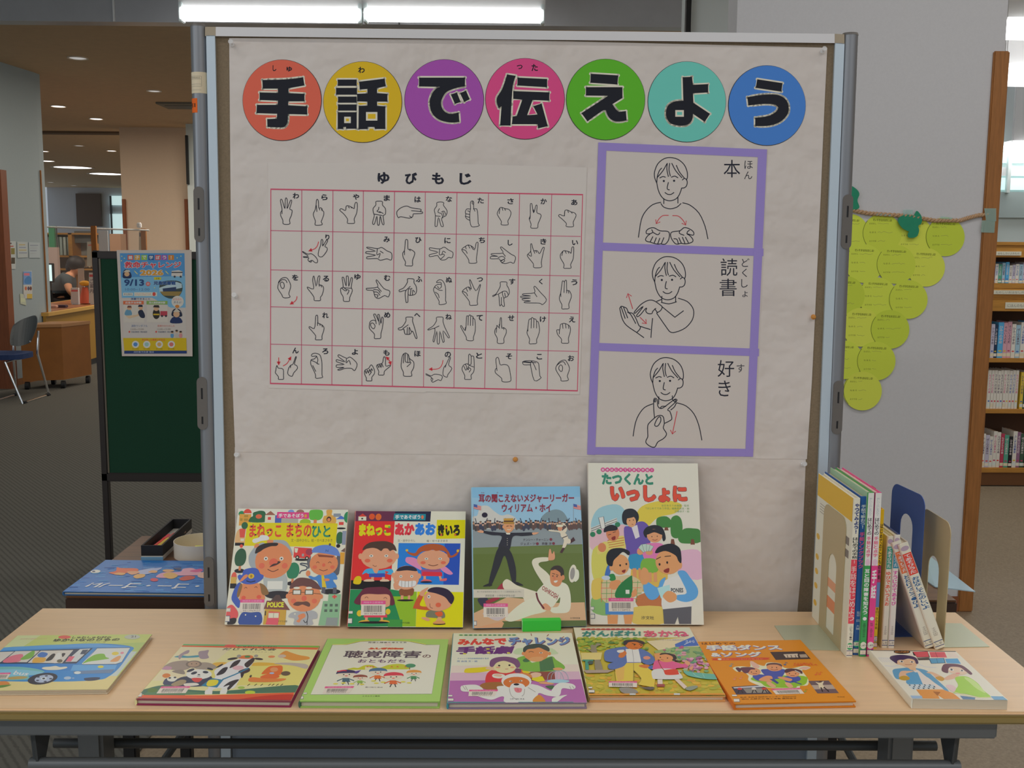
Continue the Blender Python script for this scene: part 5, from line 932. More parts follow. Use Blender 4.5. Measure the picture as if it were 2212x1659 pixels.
# sand and sliding player
a.poly("110,1400 450,1240 640,1255 800,1300 1250,1290 1262,1490 700,1480 400,1480 380,1545 112,1555", 'b89470'); a.poly("110,1550 400,1480 470,1545 112,1556", 'bb8c66'); a.poly("430,1480 1265,1470 1265,1545 400,1545", '4c5c2c'); a.sp("205,1400 300,1385 470,1400 360,1475 240,1430", 'b0a4a4')
a.sp("350,1160 410,1095 440,1150 400,1170", '8c2434'); a.sp("150,1260 240,1240 260,1290 210,1340", '2a2a3c'); a.sp("235,1280 330,1240 380,1250 270,1300", '8c2434'); a.sp("410,1100 440,1060 480,1065 560,1120 680,1160 780,1200 770,1290 640,1280 620,1245 520,1180 430,1160", 'c4bba6'); a.sp("440,1440 560,1330 680,1260 790,1250 860,1370 700,1420 520,1480 450,1475", 'c8bfaa')
a.sp("715,880 760,840 885,835 885,870 800,885 790,920 880,1000 920,1080 850,1120 800,1060 740,960", 'c6bda8'); a.sp("830,1110 880,1060 990,1080 1080,1120 1110,1250 1090,1380 980,1400 910,1390 900,1345 980,1330 1000,1240 960,1290 900,1340 760,1250 765,1180", 'c8bfac'); a.sp("885,840 895,760 910,750 925,800 945,770 955,830 940,860 890,865", 'c08866'); a.sp("805,1330 850,1300 900,1340 895,1370 830,1365", 'c08866'); a.line("757,1200 775,1270 830,1350", 18, '5c2028'); a.text('OSHKOSH', 0, 0, 0, 0, '8c4440', .03, quad=[(825, 1120), (985, 1215), (965, 1265), (810, 1160)])
a.sp("905,1090 905,980 960,935 1030,950 1035,1040 1000,1120 950,1130", 'b87850'); a.sp("905,960 940,925 1000,920 1040,960 1040,1030 1010,1020 1005,990 960,960 930,965", '2a2220'); a.ell(1035, 1040, 16, 26, 'b87850'); a.line("925,1000 950,1005", 6, '2a2020'); a.line("965,1010 985,1018", 6, '2a2020'); a.ell(930, 1025, 6, 7, '2a2020'); a.ell(972, 1030, 6, 7, '2a2020'); a.sp("940,1075 978,1070 965,1090 945,1090", 'd2cab8'); a.ell(945, 1045, 14, 18, 'b86c4c')
a.ell(1135, 1000, 40, 92, 'c4bcaa', 8); a.sp("1150,960 1195,970 1195,1050 1150,1080", 'cac2b0'); a.ell(1132, 1000, 24, 62, '84807c', 8)
a.poly("105,1160 630,1158 630,1240 105,1245", 'b4ae9e'); a.text('青少年読書感想文全国コンクール課題図書(2017年)', 145, 1175, 600, 1195, '6c6a64'); a.text('課題図書・小学校中学年の部', 230, 1212, 535, 1235, '5c5a54', .01)
a.text('光村教育図書', 1098, 1440, 1200, 1458, '4a4034', .01)
standing('tall book with a sliding baseball player, leaning behind the green block', (1000, 1030, 4.739), [(95, 105), (1228, 98), (1268, 1530), (112, 1552)], .011, '84aac4', a, bars=[((212, 1302, 462, 1440),)], stick=[(112, 1478, 142, 1522)], edge='5c6a78')
# --- standing book 4 : tall white one with school children
a = Art()
a.sp("90,640 160,520 330,480 420,560 420,700 200,720 100,730", '88aeb8'); a.sp("520,560 600,480 800,440 950,480 880,560 720,600 600,700 540,650", 'c8b040'); a.sp("90,720 240,690 420,680 420,900 90,900", 'c8a0a8'); a.sp("100,900 240,870 240,1180 100,1160", 'b8b458'); a.sp("480,1000 760,950 760,1250 480,1250", 'c0a04c'); a.sp("880,950 960,900 1110,920 1110,1160 900,1120", 'cc9cb0'); a.sp("500,1320 700,1270 760,1360 740,1440 520,1420", 'a86840'); a.sp("90,1320 240,1300 260,1480 90,1460", '78a060'); a.sp("90,1180 200,1170 180,1320 90,1340", 'c0a850'); a.sp("460,1420 760,1420 740,1560 460,1560", 'c0ac58')
for i, ch in enumerate('絵本はじめてであう手話1'): x = 208+i*42.5; a.ell(x, 153, 22, 21, 'b8407c'); a.text(ch, x-11, 142, x+11, 164, 'd2c2c4', .02)
a.text('たつくんと', 195, 185, 685, 298, '2a7860', .06); a.otext('いっしょに', 272, 298, 1005, 458, 'd24430', '2c2a40', .02, .075)
a.text('全日本ろうあ連盟・監修', 755, 478, 1018, 498, '6a8a50'); a.text('「はじめてであう手話」編集委員会・編', 605, 505, 1018, 525, '6a8a50'); a.text('近藤容子・絵', 878, 532, 1018, 552, '6a8a50')
a.poly("85,700 330,605 335,645 85,745", 'c2c0b8'); a.poly("85,705 330,612 330,620 85,715", '74787c'); a.poly("85,725 332,632 332,640 85,735", '74787c'); a.poly("158,605 205,595 220,700 182,712", 'c6c4bc'); a.line("158,605 205,595 220,700 182,712 158,605", 5, '3c4048', sm=False)
for x, y in ((100, 760), (160, 735), (335, 668)): a.ell(x, y, 25, 24, '2c7050')
for pts, tx in (("700,640 720,600 800,590 850,640 840,690 720,690", 795), ("835,660 850,600 900,580 940,620 945,720 900,790 840,770", 850), ("905,770 960,705 1050,700 1112,720 1112,825 960,840 910,820", 1038)): a.sp(pts, '3c7438'); a.poly([(tx-14, 690+(tx > 820)*110), (tx+12, 690+(tx > 820)*110), (tx+20, 720+(tx > 820)*130), (tx-22, 720+(tx > 820)*130)], '6a4030')
# teacher
a.sp("395,700 450,680 540,640 600,650 640,720 630,880 560,960 440,955 405,850", '5c4c94'); a.poly("465,690 520,670 540,780 500,800", 'c0bcc0'); a.sp("440,950 565,950 560,1065 440,1070", '3080a8'); a.rect(465, 1068, 500, 1160, 'c08458'); a.rect(520, 1066, 548, 1160, 'c08458'); a.sp("385,650 380,580 410,530 480,520 530,560 535,620 500,660 420,670", '20242c'); a.ell(465, 640, 45, 52, 'c89068'); a.sp("410,610 450,570 500,580 480,600", '20242c'); a.ell(450, 630, 4, 6, '2a2020'); a.ell(485, 625, 4, 6, '2a2020'); a.line("470,665 482,668", 5, '8a3c34')
# boy back left
a.sp("180,870 260,810 380,770 400,830 395,890 250,905 150,940", 'c4b464'); 
for k in range(4): a.line([(240, 815+k*22), (390, 790+k*22)], 7, 'b06c3c')
a.sp("140,940 150,870 210,825 245,850 240,900 180,935", 'c4b464'); a.ell(185, 880, 38, 42, 'b87450'); a.ell(288, 750, 62, 72, 'b87450'); a.sp("205,740 215,695 275,670 330,690 325,720 250,730", '20222a'); a.sp("275,790 310,775 310,805 285,812", '7c2c28'); a.line("245,765 270,758", 5, '2a2020'); a.line("290,742 315,735", 5, '2a2020')
# girl with cards
a.sp("510,905 560,860 620,840 740,840 780,900 740,990 590,985 560,940", 'cc6c9c'); a.sp("565,985 690,990 700,1090 620,1110 540,1080", '6c9c3c'); a.rect(610, 1105, 640, 1190, 'c08860'); a.rect(660, 1105, 690, 1190, 'c08860'); a.sp("575,740 610,690 690,670 760,700 785,790 760,820 735,760 640,745 600,790", '20222a'); a.ell(680, 770, 72, 62, 'c48a64'); a.sp("610,760 640,715 740,715 750,760 680,738", '20222a'); a.line("660,805 685,812 705,802", 5, '8a3c34'); a.ell(655, 778, 4, 6, '2a2020'); a.ell(705, 775, 4, 6, '2a2020'); a.ell(540, 920, 30, 26, 'c08860'); a.ell(625, 920, 34, 28, 'c08860')
for k, q in enumerate(("525,880 555,848 590,915 570,925", "560,850 600,845 600,915 580,918", "600,848 640,852 625,912 600,912", "635,855 668,868 640,912 620,910")): a.poly(q, 'a4b8ac'); a.line(q.split() and P(q)+[P(q)[0]], 3, '4c6064', sm=False)
# front left boy
a.sp("165,1300 190,1180 250,1130 330,1140 430,1130 520,1170 560,1240 520,1310 450,1330 440,1380 220,1380", 'b8a884')
for k in range(8): a.line([(175+k*48, 1180), (170+k*46, 1370)], 5, ('c0684c', '5c8c50')[k % 2]); 
for k in range(4): a.line([(170, 1200+k*48), (540, 1195+k*48)], 5, ('5c8c50', 'c0684c')[k % 2])
a.sp("300,1330 330,1230 440,1140 460,1160 440,1330", '286c3c'); a.rect(395, 1262, 430, 1298, 'c8c4b8'); a.sp("245,1230 270,1180 350,1180 330,1230 300,1260 260,1255", 'c08458'); a.sp("245,1130 290,1120 305,1170 255,1180", '2c7840'); a.sp("450,1290 490,1250 500,1300 460,1330", 'c08458'); a.poly("205,1380 465,1375 460,1485 205,1480", '4878b0'); a.poly("222,1485 320,1485 312,1565 225,1565", 'c48858'); a.poly("370,1485 460,1480 440,1565 380,1565", 'c48858'); a.sp("205,1140 230,1050 260,1040 250,1130", '3c64a4'); a.ell(215, 1155, 40, 20, 'a8b4c4')
a.ell(350, 1035, 86, 92, 'c48a5c'); a.ell(268, 1065, 18, 26, 'c48a5c'); a.sp("230,1030 225,950 270,895 370,885 440,915 430,950 380,920 330,960 290,1000 275,1050", '1e2028'); a.ell(350, 1042, 8, 10, '221e22'); a.ell(408, 1030, 8, 10, '221e22'); a.sp("365,1090 400,1080 390,1108 370,1105", '7c2c28')
# front right boy
a.sp("730,1430 740,1240 760,1180 880,1130 960,1110 1010,1160 1060,1240 1060,1310 1000,1350 1005,1410 860,1440", 'c2c2bc'); a.sp("885,1100 950,1090 1000,1150 1065,1250 1050,1330 960,1370 870,1350 870,1310 960,1290 920,1180", '5490c4'); a.sp("560,1220 600,1190 690,1240 720,1180 770,1150 740,1230 690,1330 620,1350 570,1290", '5490c4'); a.text('PONIES', 815, 1245, 930, 1285, '44484c', .04); a.sp("535,1180 540,1100 570,1060 610,1090 615,1170 590,1210 550,1210", 'c48a5c'); a.poly("690,1245 805,1215 808,1290 720,1340", '9cc0cc'); a.sp("740,1310 790,1270 860,1300 860,1350 800,1375 750,1340", 'c48a5c'); a.poly("735,1435 1000,1410 990,1565 880,1565 870,1500 840,1565 740,1565", '54545a')
a.ell(800, 1010, 120, 112, 'c48a5c'); a.ell(905, 1035, 24, 38, 'c48a5c'); a.sp("680,920 720,870 830,842 910,880 925,960 920,1020 895,1000 870,950 780,910 700,930", '1e2028'); a.ell(718, 1032, 9, 12, '221e22'); a.ell(790, 1015, 9, 12, '221e22'); a.sp("755,1085 805,1065 800,1105 765,1105", '7c2c28'); a.line("690,985 730,965", 7, '2a2420'); a.line("770,960 825,955", 7, '2a2420')
a.text('汐文社', 532, 1495, 650, 1525, '3a3c40', .01)
standing('tallest white picture book with a teacher and school children', (1260, 980, 4.2536), [(70, 90), (1120, 85), (1108, 1572), (68, 1570)], .0105, 'c6bfb2', a, bars=[((236, 1335, 465, 1455),)], stick=[(68, 1412, 102, 1442), (66, 1475, 108, 1518)], edge='3c3434', spine='b8b0a4')
# --- green support block, little wooden ornament
q0, q1 = onz(1129, 1365, TZ), onz(1212, 1363, TZ); ex = (q1-q0).normalized(); bk = Z.cross(ex); L = (q1-q0).length; hh = onpl(1170, 1341, q0, -bk).z-TZ
M = Matrix(((ex.x, bk.x, 0, q0.x), (ex.y, bk.y, 0, q0.y), (0, 0, 1, TZ), (0, 0, 0, 1)))
b = thing('support_block', 'bright green paper block propping the baseball book', 'block', None, None, M)
MG = mat('green_card', '34b43c', .6, k=1.7); obj('block_body', MB().box((0, 0, 0), (L, .016, hh), .0008), MG, b, local=True); obj('end_flap', MB().box((-.0008, .001, .001), (.0002, .015, hh-.001)), mat('green_card_edge', '8cc48c', .6), b, local=True)
o = onz(1378, 1349, TZ); b = thing('wooden_ornament', 'tiny wooden acorn top lying before the tallest book', 'ornament', o)
obj('bead', MB().lathe([(0, -.006), (.004, -.004), (.0055, 0), (.004, .004), (0, .006)], o+Vector((.004, 0, .0056)), (1, .1, 0), 14), mat('peach_wood', 'c48a5c', .5), b, True); obj('stem', MB().tube([o+Vector((-.001, 0, .006)), o+Vector((-.007, .0, .009)), o+Vector((-.010, -.001, .014))], [.0016, .0012, .0008], 8), mat('peach_wood', 'c48a5c', .5), b, True)
# ------------------------------------------------------------------ books lying flat
def blobs(a, rr, n, x0, y0, x1, y1, r, cols, sy=.5):
    for i in range(n): a.ell(rr.uniform(x0, x1), rr.uniform(y0, y1), rr.uniform(.5, 1)*r, rr.uniform(.5, 1)*r*sy, rr.choice(cols), n=10)
# bus
a = Art()
a.poly("180,148 2062,130 1900,380 -100,420", 'a9b466'); a.poly("-100,330 2062,240 1860,480 -200,520", '98ac64'); a.poly("1820,370 1900,372 1690,720 1560,720", 'a8b4b0'); a.poly("-300,780 1700,715 1600,910 -600,930", 'cfb47c'); a.poly("180,148 500,146 250,330 0,335", 'b4bc8c')
a.sp("-300,420 0,320 600,290 1100,262 1500,265 1830,310 1800,400 1700,600 1580,720 1440,770 900,795 -100,780 -400,700", '2e78b4'); a.poly("-200,330 600,282 1300,262 1820,312 1100,310 -250,370", '4c8cc0'); a.poly("-300,450 1150,430 1120,545 1010,640 -300,640", '2870b0'); a.poly("1040,560 1660,560 1640,640 1020,640", '5090c0')
a.poly("-100,375 1270,325 1080,540 -250,545", '24344c')
for q, cs in (("-60,380 175,372 15,520 -180,525", ('b08890', 'c4a4a8')), ("190,368 530,362 380,522 35,522", ('cc6878', '7aa050')), ("545,362 1000,352 880,535 395,530", ('3c6cac', 'd09844'))):
    a.poly(q, 'b8b4ac')
a.sp("40,520 130,440 300,410 290,500 200,525", 'cc6878'); a.sp("280,480 400,380 460,365 455,440 380,480", '6c9c44'); a.sp("510,420 560,380 650,400 620,450 540,450", '3c68a8'); a.sp("455,520 480,460 600,455 640,470 620,520 500,530", 'd0943c'); a.sp("640,500 700,420 740,400 760,420 720,490", '28262c'); a.sp("760,490 780,400 830,395 840,470 800,500", 'c8c0bc'); a.sp("850,400 900,400 870,450", '2c2a30'); a.ell(780, 510, 60, 26, 'c0b8b0'); a.ell(840, 505, 40, 24, '5a5648')
a.poly("1090,340 1235,332 1080,515 920,518", 'b4b8b8'); a.poly("960,440 1040,440 1000,512 925,512", 'd0586c'); a.poly("1130,350 1215,345 1170,410 1105,410", '2a3c54')
a.poly("1330,325 1795,318 1720,520 1640,550 1170,555 1160,540", 'b8bcb8'); a.line("1330,325 1795,318 1720,520 1640,550 1170,555 1330,325", 8, '2c4870', sm=False); a.sp("1170,540 1260,450 1340,410 1440,405 1480,450 1530,470 1420,490 1250,515", '6ca034'); a.ell(1600, 400, 50, 24, 'd0b040'); a.ell(1695, 392, 25, 16, 'd07a8c'); a.sp("1550,510 1640,440 1690,440 1660,510", 'cc8c5c')
a.sp("610,610 640,590 720,585 800,575 860,590 950,585 960,605 880,625 800,632 680,630", 'c9beac'); a.ell(1435, 586, 42, 18, 'd0b83c')
a.poly("1060,650 1640,620 1600,675 1080,690", '5a7494'); a.ell(1125, 670, 48, 20, 'b8c0c8'); a.ell(1000, 745, 52, 22, '94a8bc'); a.ell(1080, 747, 20, 9, '7c98b4'); a.sp("1235,750 1350,735 1460,740 1420,775 1280,785", '223450')
a.sp("-200,610 200,585 500,610 660,660 450,700 420,770 -200,760", '64a0a0'); a.sp("-200,640 200,620 480,640 640,668 450,710 -200,720", '70a8bc'); a.text('bus', 0, 0, 0, 0, 'cfd0cc', .02, quad=[(250, 640), (460, 665), (420, 712), (215, 695)])
a.ell(650, 755, 208, 80, '272a38', -7); a.ell(668, 755, 130, 54, '98a4b8', -7); a.ell(664, 752, 42, 20, 'b4bccc'); a.ell(664, 752, 20, 11, '2a2e3c')
for k in range(5): t_ = k*1.257; a.ell(664+100*math.cos(t_), 755+42*math.sin(t_), 22, 10, '3a4254')
a.sp("160,740 300,720 430,730 380,755 200,765", 'a08850'); a.sp("-50,850 20,800 140,790 200,830 150,870 0,880", 'b8763c'); a.sp("0,860 100,845 225,840 150,870 40,885", '587c3c')
a.ell(840, 172, 88, 24, 'c85048'); a.text('しゅわしゅわ村の', 0, 0, 0, 0, '30302c', .02, quad=[(960, 160), (1500, 160), (1490, 188), (945, 190)]); a.text('ゆかいなのりもの', 0, 0, 0, 0, '26282a', .035, quad=[(715, 195), (1640, 185), (1600, 222), (680, 238)]); a.text('くせさなえ 作・絵', 0, 0, 0, 0, '6a6c50', .0, quad=[(1120, 238), (1440, 232), (1430, 244), (1105, 250)])
a.ell(1790, 170, 110, 32, 'a4a89c'); a.text('21', 1770, 150, 1840, 178, '5c6460', .03); a.text('おはなし絵本シリーズ', 0, 0, 0, 0, 'c89c90', 0, quad=[(240, 190), (600, 185), (580, 202), (215, 208)])
flat('flat picture book with a blue bus, at the left edge', (0, 1350, 6.506), [(180, 148), (2062, 130), (1600, 905), (-575, 928)], .0085, 'a9b466', a, bars=[((-60, 670, 190, 765), [(0, 672), (190, 668), (150, 760), (-50, 765)])], edge='a89c88')
# cow and panda
a = Art(); a.poly("525,165 2125,190 2110,215 515,185", '5a9860'); a.poly("1900,185 2125,190 2112,215 1890,208", '6c9c40'); a.poly("515,182 2115,212 2095,242 500,200", 'cc5c38'); a.poly("500,198 2100,236 1900,780 150,770", 'd2bc88'); a.poly("900,380 2030,420 1930,650 700,650", 'd4b868'); a.poly("500,198 1100,212 700,600 230,600", 'cdb896')
a.ell(1080, 188, 70, 15, 'c85048'); a.text('しゅわしゅわ村の', 0, 0, 0, 0, '4a4438', .015, quad=[(1180, 188), (1630, 194), (1625, 210), (1172, 206)]); a.text('だじゃれ大会', 0, 0, 0, 0, '2a2c30', .03, quad=[(1012, 212), (1635, 220), (1615, 246), (988, 240)]); a.text('くせさなえ 作・絵', 0, 0, 0, 0, '7a705c', 0, quad=[(1320, 256), (1590, 260), (1586, 268), (1315, 266)])
a.sp("440,320 520,300 600,310 720,300 800,310 700,325 560,330", '3c8090'); a.sp("490,305 560,250 605,240 600,275 540,300 510,350", '8c7c84'); a.sp("720,260 790,245 835,240 830,290 850,330 790,345 740,330", '8c7c84'); a.sp("1660,310 1730,250 1800,270 1900,300 2010,320 2010,350 1850,365 1740,340", 'd0843c'); a.ell(1700, 312, 48, 20, 'b0a090'); a.ell(1580, 318, 40, 14, 'c8784c')
a.sp("880,410 960,385 1060,385 1060,420 900,430", 'cc983c'); a.sp("1320,420 1420,385 1640,395 1700,410 1500,425", 'd09c3c'); a.sp("1620,400 1750,388 1960,400 2020,430 1990,460 1850,425", 'a09890')
a.sp("320,455 400,390 520,365 620,370 660,440 560,480 420,470", '8a7c72'); a.sp("320,460 360,430 430,440 420,470 340,470", 'a47c90'); a.sp("700,420 780,385 880,395 960,440 900,470 720,460", '8c8074'); a.ell(685, 405, 95, 42, '6c6058'); a.ell(685, 405, 70, 32, '98806c'); a.ell(660, 402, 7, 5, '2a2420'); a.ell(715, 400, 7, 5, '2a2420'); a.sp("440,490 560,470 600,520 540,520", '7c7268')
a.ell(385, 540, 48, 26, 'b86c34'); a.sp("360,620 400,570 540,580 580,630 450,665 380,650", '343c58'); a.ell(460, 580, 60, 30, 'ccc4b4'); a.ell(430, 568, 16, 9, '2a2a34'); a.ell(490, 562, 16, 9, '2a2a34')
a.sp("480,620 560,560 700,545 900,545 920,600 850,660 600,670 480,660", '2c3248'); a.ell(765, 525, 150, 58, 'cdc5ba'); a.ell(660, 478, 46, 16, '2a3040', -20); a.ell(885, 462, 38, 12, '2a2a30', 15); a.ell(705, 510, 36, 16, '242a3a', -15); a.ell(838, 500, 34, 14, '242a3a', 5); a.ell(765, 530, 16, 7, '34343c'); a.line("745,545 765,550 785,545", 4, '44404a'); a.sp("690,570 810,572 780,615 720,610", 'b83c38'); a.sp("460,640 560,590 630,600 600,645 500,665", '8c7c60'); a.sp("610,635 740,625 780,650 640,665", 'c4bcb0')
a.sp("940,480 1060,400 1120,370 1170,360 1110,440 1340,440 1260,560 1200,680 1120,700 1110,765 1050,765 1060,690 960,700 940,765 880,765 900,680 880,620 960,560", 'ccc6c0'); a.sp("1110,440 1160,360 1360,320 1380,380 1330,450 1250,475 1150,470", 'cfc9c2'); a.sp("1110,450 1150,380 1225,355 1200,410 1150,440", '322c30'); a.sp("1280,400 1370,330 1385,370 1330,440 1300,440", '322c30'); a.ell(1130, 342, 60, 13, '2e2a30', -8); a.ell(1435, 345, 52, 12, '2e2a30', 6); a.sp("1195,330 1230,308 1320,300 1370,320 1340,342 1230,342", 'cc6838'); a.ell(1300, 318, 34, 13, '3c7a4c'); a.ell(1200, 312, 26, 18, '8a8880'); a.ell(1400, 310, 24, 16, '8a8880'); a.sp("1145,455 1180,425 1260,430 1270,460 1200,475", 'd09aa0')
a.sp("970,530 1030,455 1090,445 1060,510 1000,535", '2c262c'); a.sp("950,445 1010,405 1030,410 990,440", '2c262c'); a.sp("1220,490 1330,450 1350,490 1270,520", '3a2e34'); a.sp("1070,670 1140,610 1240,585 1190,650 1140,705 1110,700 1140,650", '2c262c'); a.sp("1250,520 1290,510 1270,570", '2c262c'); a.line("1050,585 1180,530 1330,455", 14, '2c7090', sm=False); a.poly("920,570 1060,590 1000,680 810,660", '246c8c'); a.sp("870,640 900,592 1000,595 985,650 900,665", 'd4b42c')
a.sp("1490,520 1560,440 1640,425 1720,430 1720,520 1650,540 1560,520", 'c8602c'); a.ell(1630, 470, 46, 26, 'cc8458'); a.sp("1480,560 1560,520 1660,520 1700,560 1580,585", 'cc5c30'); a.sp("1350,600 1380,560 1560,575 1780,575 1690,610 1420,615", 'cf7038'); a.ell(1610, 512, 28, 11, '8ca0bc'); a.ell(1770, 515, 54, 26, '54483c'); a.ell(1370, 548, 12, 16, '3a3430', 30)
for x in (1350, 1430, 1500, 1590, 1630, 1680, 1730): a.line([(x, 655), (x+22, 638)], 7, '3c3a30')
a.sp("200,690 420,650 640,700 1000,720 1300,700 1900,650 1910,720 1800,760 140,760", '3c6450'); a.poly("240,700 880,740 860,770 150,770", '4a7050'); a.sp("870,715 940,690 950,770 880,768", 'cbc4ba'); a.sp("1050,700 1120,690 1110,768 1050,768", 'cbc4ba'); a.ell(250, 712, 60, 26, '4c6c34'); a.poly("640,765 1900,735 1900,760 660,785", 'c8a868'); a.ell(1390, 735, 60, 20, 'a0b438'); a.ell(1280, 680, 40, 14, '8ca848')
a.poly("150,768 900,770 1895,735 1880,830 75,812", 'cc5030'); a.sp("1300,810 1600,770 1895,760 1880,832 1300,826", 'a82c22'); a.poly("75,800 1880,822 1876,834 72,814", '7c2440')
flat('flat picture book with a cow and pandas', (290, 1360, 5.395), [(525, 165), (2125, 190), (1870, 832), (72, 812)], .0105, 'd2bc88', a, bars=[((310, 668, 690, 745), [(350, 668), (690, 664), (645, 745), (305, 750)])], stick=[(92, 742, 140, 790)], edge='7c2848')
# green framed book
a = Art(); a.poly("455,128 2115,125 2050,990 150,968", '90b45c'); a.poly("525,212 720,208 900,165 1230,150 1560,160 1800,205 2000,205 1935,885 288,885", 'd0c4b0'); a.line("525,212 720,208 900,165 1230,150 1560,160 1800,205 2000,205 1935,885 288,885 525,212", 5, '4c6440', sm=False); a.line("525,207 720,203 900,160 1230,146 1560,156 1800,200", 7, 'c8bc4c')
a.text('発達と障害を考える本', 0, 0, 0, 0, '4a4a44', .02, quad=[(1005, 168), (1535, 166), (1535, 184), (1000, 188)]); a.ell(1278, 205, 46, 26, 'd0b4a8'); a.otext('ふしぎだね!?', 1010, 248, 1500, 272, 'b43c30', 'd8b03c', .03, .12)
a.text('聴覚障害', 0, 0, 0, 0, '463c48', .02, quad=[(706, 290), (1760, 290), (1730, 388), (675, 388)]); a.text('の', 1765, 342, 1885, 386, '5a3c3c', .02); a.text('おともだち', 0, 0, 0, 0, '58405c', .025, quad=[(895, 408), (1540, 410), (1535, 455), (880, 455)])
a.sp("770,550 830,522 900,525 980,490 1090,488 1180,525 1300,485 1440,470 1540,485 1600,540 1300,545", 'a8ac2c'); a.ell(1610, 495, 72, 28, '3c7c58'); a.rect(1596, 515, 1608, 548, '6c5038'); a.rect(990, 508, 1090, 548, 'cdbf9c')
for x in (1000, 1040, 1075, 1330, 1410, 1520): a.poly([(x, 515), (x+22, 500), (x+44, 516)], 'b8502c')
def kid(x, y, s, hair, cl, hw=1.0):
    a.ell(x, y, 120*s, 42*s, 'd4b8a4'); a.sp([(x-130*s*hw, y), (x-110*s, y-40*s), (x, y-58*s), (x+110*s, y-40*s), (x+130*s*hw, y-4*s), (x+90*s, y-14*s), (x-90*s, y-10*s)], hair); a.ell(x-34*s, y+6*s, 10*s, 7*s, '2a2428'); a.ell(x+38*s, y+4*s, 10*s, 7*s, '2a2428'); a.ell(x, y+22*s, 20*s, 6*s, 'c85848')
    a.poly([(x-40*s, y+50*s), (x+30*s, y+50*s), (x+60*s, y+100*s), (x-50*s, y+100*s)], cl); a.line([(x-40*s, y+58*s), (x-110*s, y+88*s)], 12*s, cl); a.line([(x+30*s, y+58*s), (x+100*s, y+84*s)], 12*s, cl); a.line([(x-20*s, y+100*s), (x-36*s, y+132*s)], 12*s, '3a3438'); a.line([(x+24*s, y+100*s), (x+38*s, y+132*s)], 12*s, '3a3438')
kid(745, 610, 1.05, '2c2a50', '3c5c68'); a.poly("860,572 940,555 900,598 850,600", '4a3c80'); a.line("620,575 700,560 740,565", 14, 'c03848'); kid(935, 660, .75, '7c4438', '7ca048'); kid(1170, 580, .95, '3c6480', 'c8602c'); kid(1388, 645, 1.05, 'b83444', 'cc5c30'); kid(1665, 600, .8, 'd08434', '3c7c4c')
for x, y in ((610, 742), (715, 732), (830, 742), (965, 750), (1160, 735), (1250, 722), (1525, 718), (1610, 732), (1120, 705)): a.ell(x, y, 34, 9, 'd2b844')
a.text('藤川時行 監修', 0, 0, 0, 0, '5c5058', 0, quad=[(1015, 782), (1255, 786), (1250, 798), (1010, 796)]); a.text('ミネルヴァ書房', 985, 902, 1220, 920, '4c6034', .0)
flat('flat green bordered book with five running cartoon children', (630, 1360, 6.32), [(455, 128), (2115, 125), (2050, 990), (150, 968)], .0115, '90b45c', a, bars=[((455, 778, 865, 870), [(475, 778), (865, 776), (800, 868), (448, 872)])], stick=[(196, 858, 240, 880), (160, 905, 200, 945)], edge='86a458', spine='3c5c48')
# sign language play
a = Art(); a.poly("195,180 1862,178 1960,720 140,760", 'cdc2ac'); a.poly("150,760 1960,740 2060,1155 108,1162", '9c5c94'); a.poly("160,720 1955,700 1985,830 135,850", 'b898a8'); a.poly("170,640 1945,620 1960,720 150,740", 'c6b4a8')
for i in range(12): x = 300+i*68; a.ell(x, 208, 32, 11, '7c9c48'); a.ell(x, 208, 20, 7, '3c7864')
a.text('みんなで', 0, 0, 0, 0, 'c43c34', .07, quad=[(245, 262), (940, 245), (945, 345), (255, 352)]); a.text('チャレンジ', 0, 0, 0, 0, '5c2c50', .085, quad=[(968, 238), (1835, 238), (1860, 365), (985, 365)]); a.text('チャレンジ', 0, 0, 0, 0, '5474a4', .05, quad=[(962, 234), (1825, 234), (1850, 358), (978, 358)])
a.text('手話劇', 0, 0, 0, 0, '5a2468', .06, quad=[(245, 370), (1058, 360), (1010, 475), (220, 480)])
for x, y in ((350, 472), (680, 405), (690, 460), (970, 462)): a.rect(x-22, y-8, x+22, y+8, 'cdb828')
for p in ("1288,190 1295,215", "1535,200 1515,222", "1750,232 1715,256"): a.line(p, 10, '8c3c34')
a.text('チャレンジ手話劇編集委員会 監修', 250, 530, 690, 548, '5c7ca8'); a.text('岡 由佳 文・絵', 245, 566, 530, 590, '4c6ca0', .01)
a.sp("1075,560 1150,510 1260,505 1300,600 1560,510 1640,560 1750,640 1740,690 1620,680 1600,730 1260,720 1130,690", '6c9c3c'); a.poly("1400,580 1580,510 1620,700 1410,725", '3c6440'); a.sp("1170,560 1250,520 1260,580 1190,590", '3a6040'); a.poly("1190,730 1610,720 1620,830 1200,860", '7a3c34')
a.sp("1070,410 1180,390 1540,390 1640,440 1620,480 1080,480", 'a8b894'); a.ell(1355, 470, 175, 110, 'bf7c4c'); a.sp("1175,450 1180,390 1240,350 1350,332 1470,345 1540,390 1540,440 1480,420 1400,385 1330,400 1240,410 1200,450", '2c3838'); a.ell(1175, 470, 22, 24, 'bf7c4c'); a.ell(1545, 470, 22, 24, 'bf7c4c'); a.line("1255,450 1285,440 1320,450", 7, '3a2c24'); a.ell(1425, 460, 24, 9, 'cdc8bc'); a.ell(1425, 460, 9, 8, '2a2420'); a.sp("1250,560 1310,520 1450,520 1440,570 1350,585", 'c48c5c')
a.sp("640,870 660,760 740,700 900,690 1060,690 1160,700 1200,820 1100,900 700,880", 'b83034'); a.sp("350,700 380,680 520,668 700,660 720,700 560,735 360,740", 'ccb01c'); a.sp("560,935 640,880 900,880 880,985 700,985", '8a5a2c'); a.sp("1060,680 1140,690 1130,740 1060,735", '6a3c5c'); a.sp("640,680 720,655 900,690 880,715 700,700", 'd0a484')
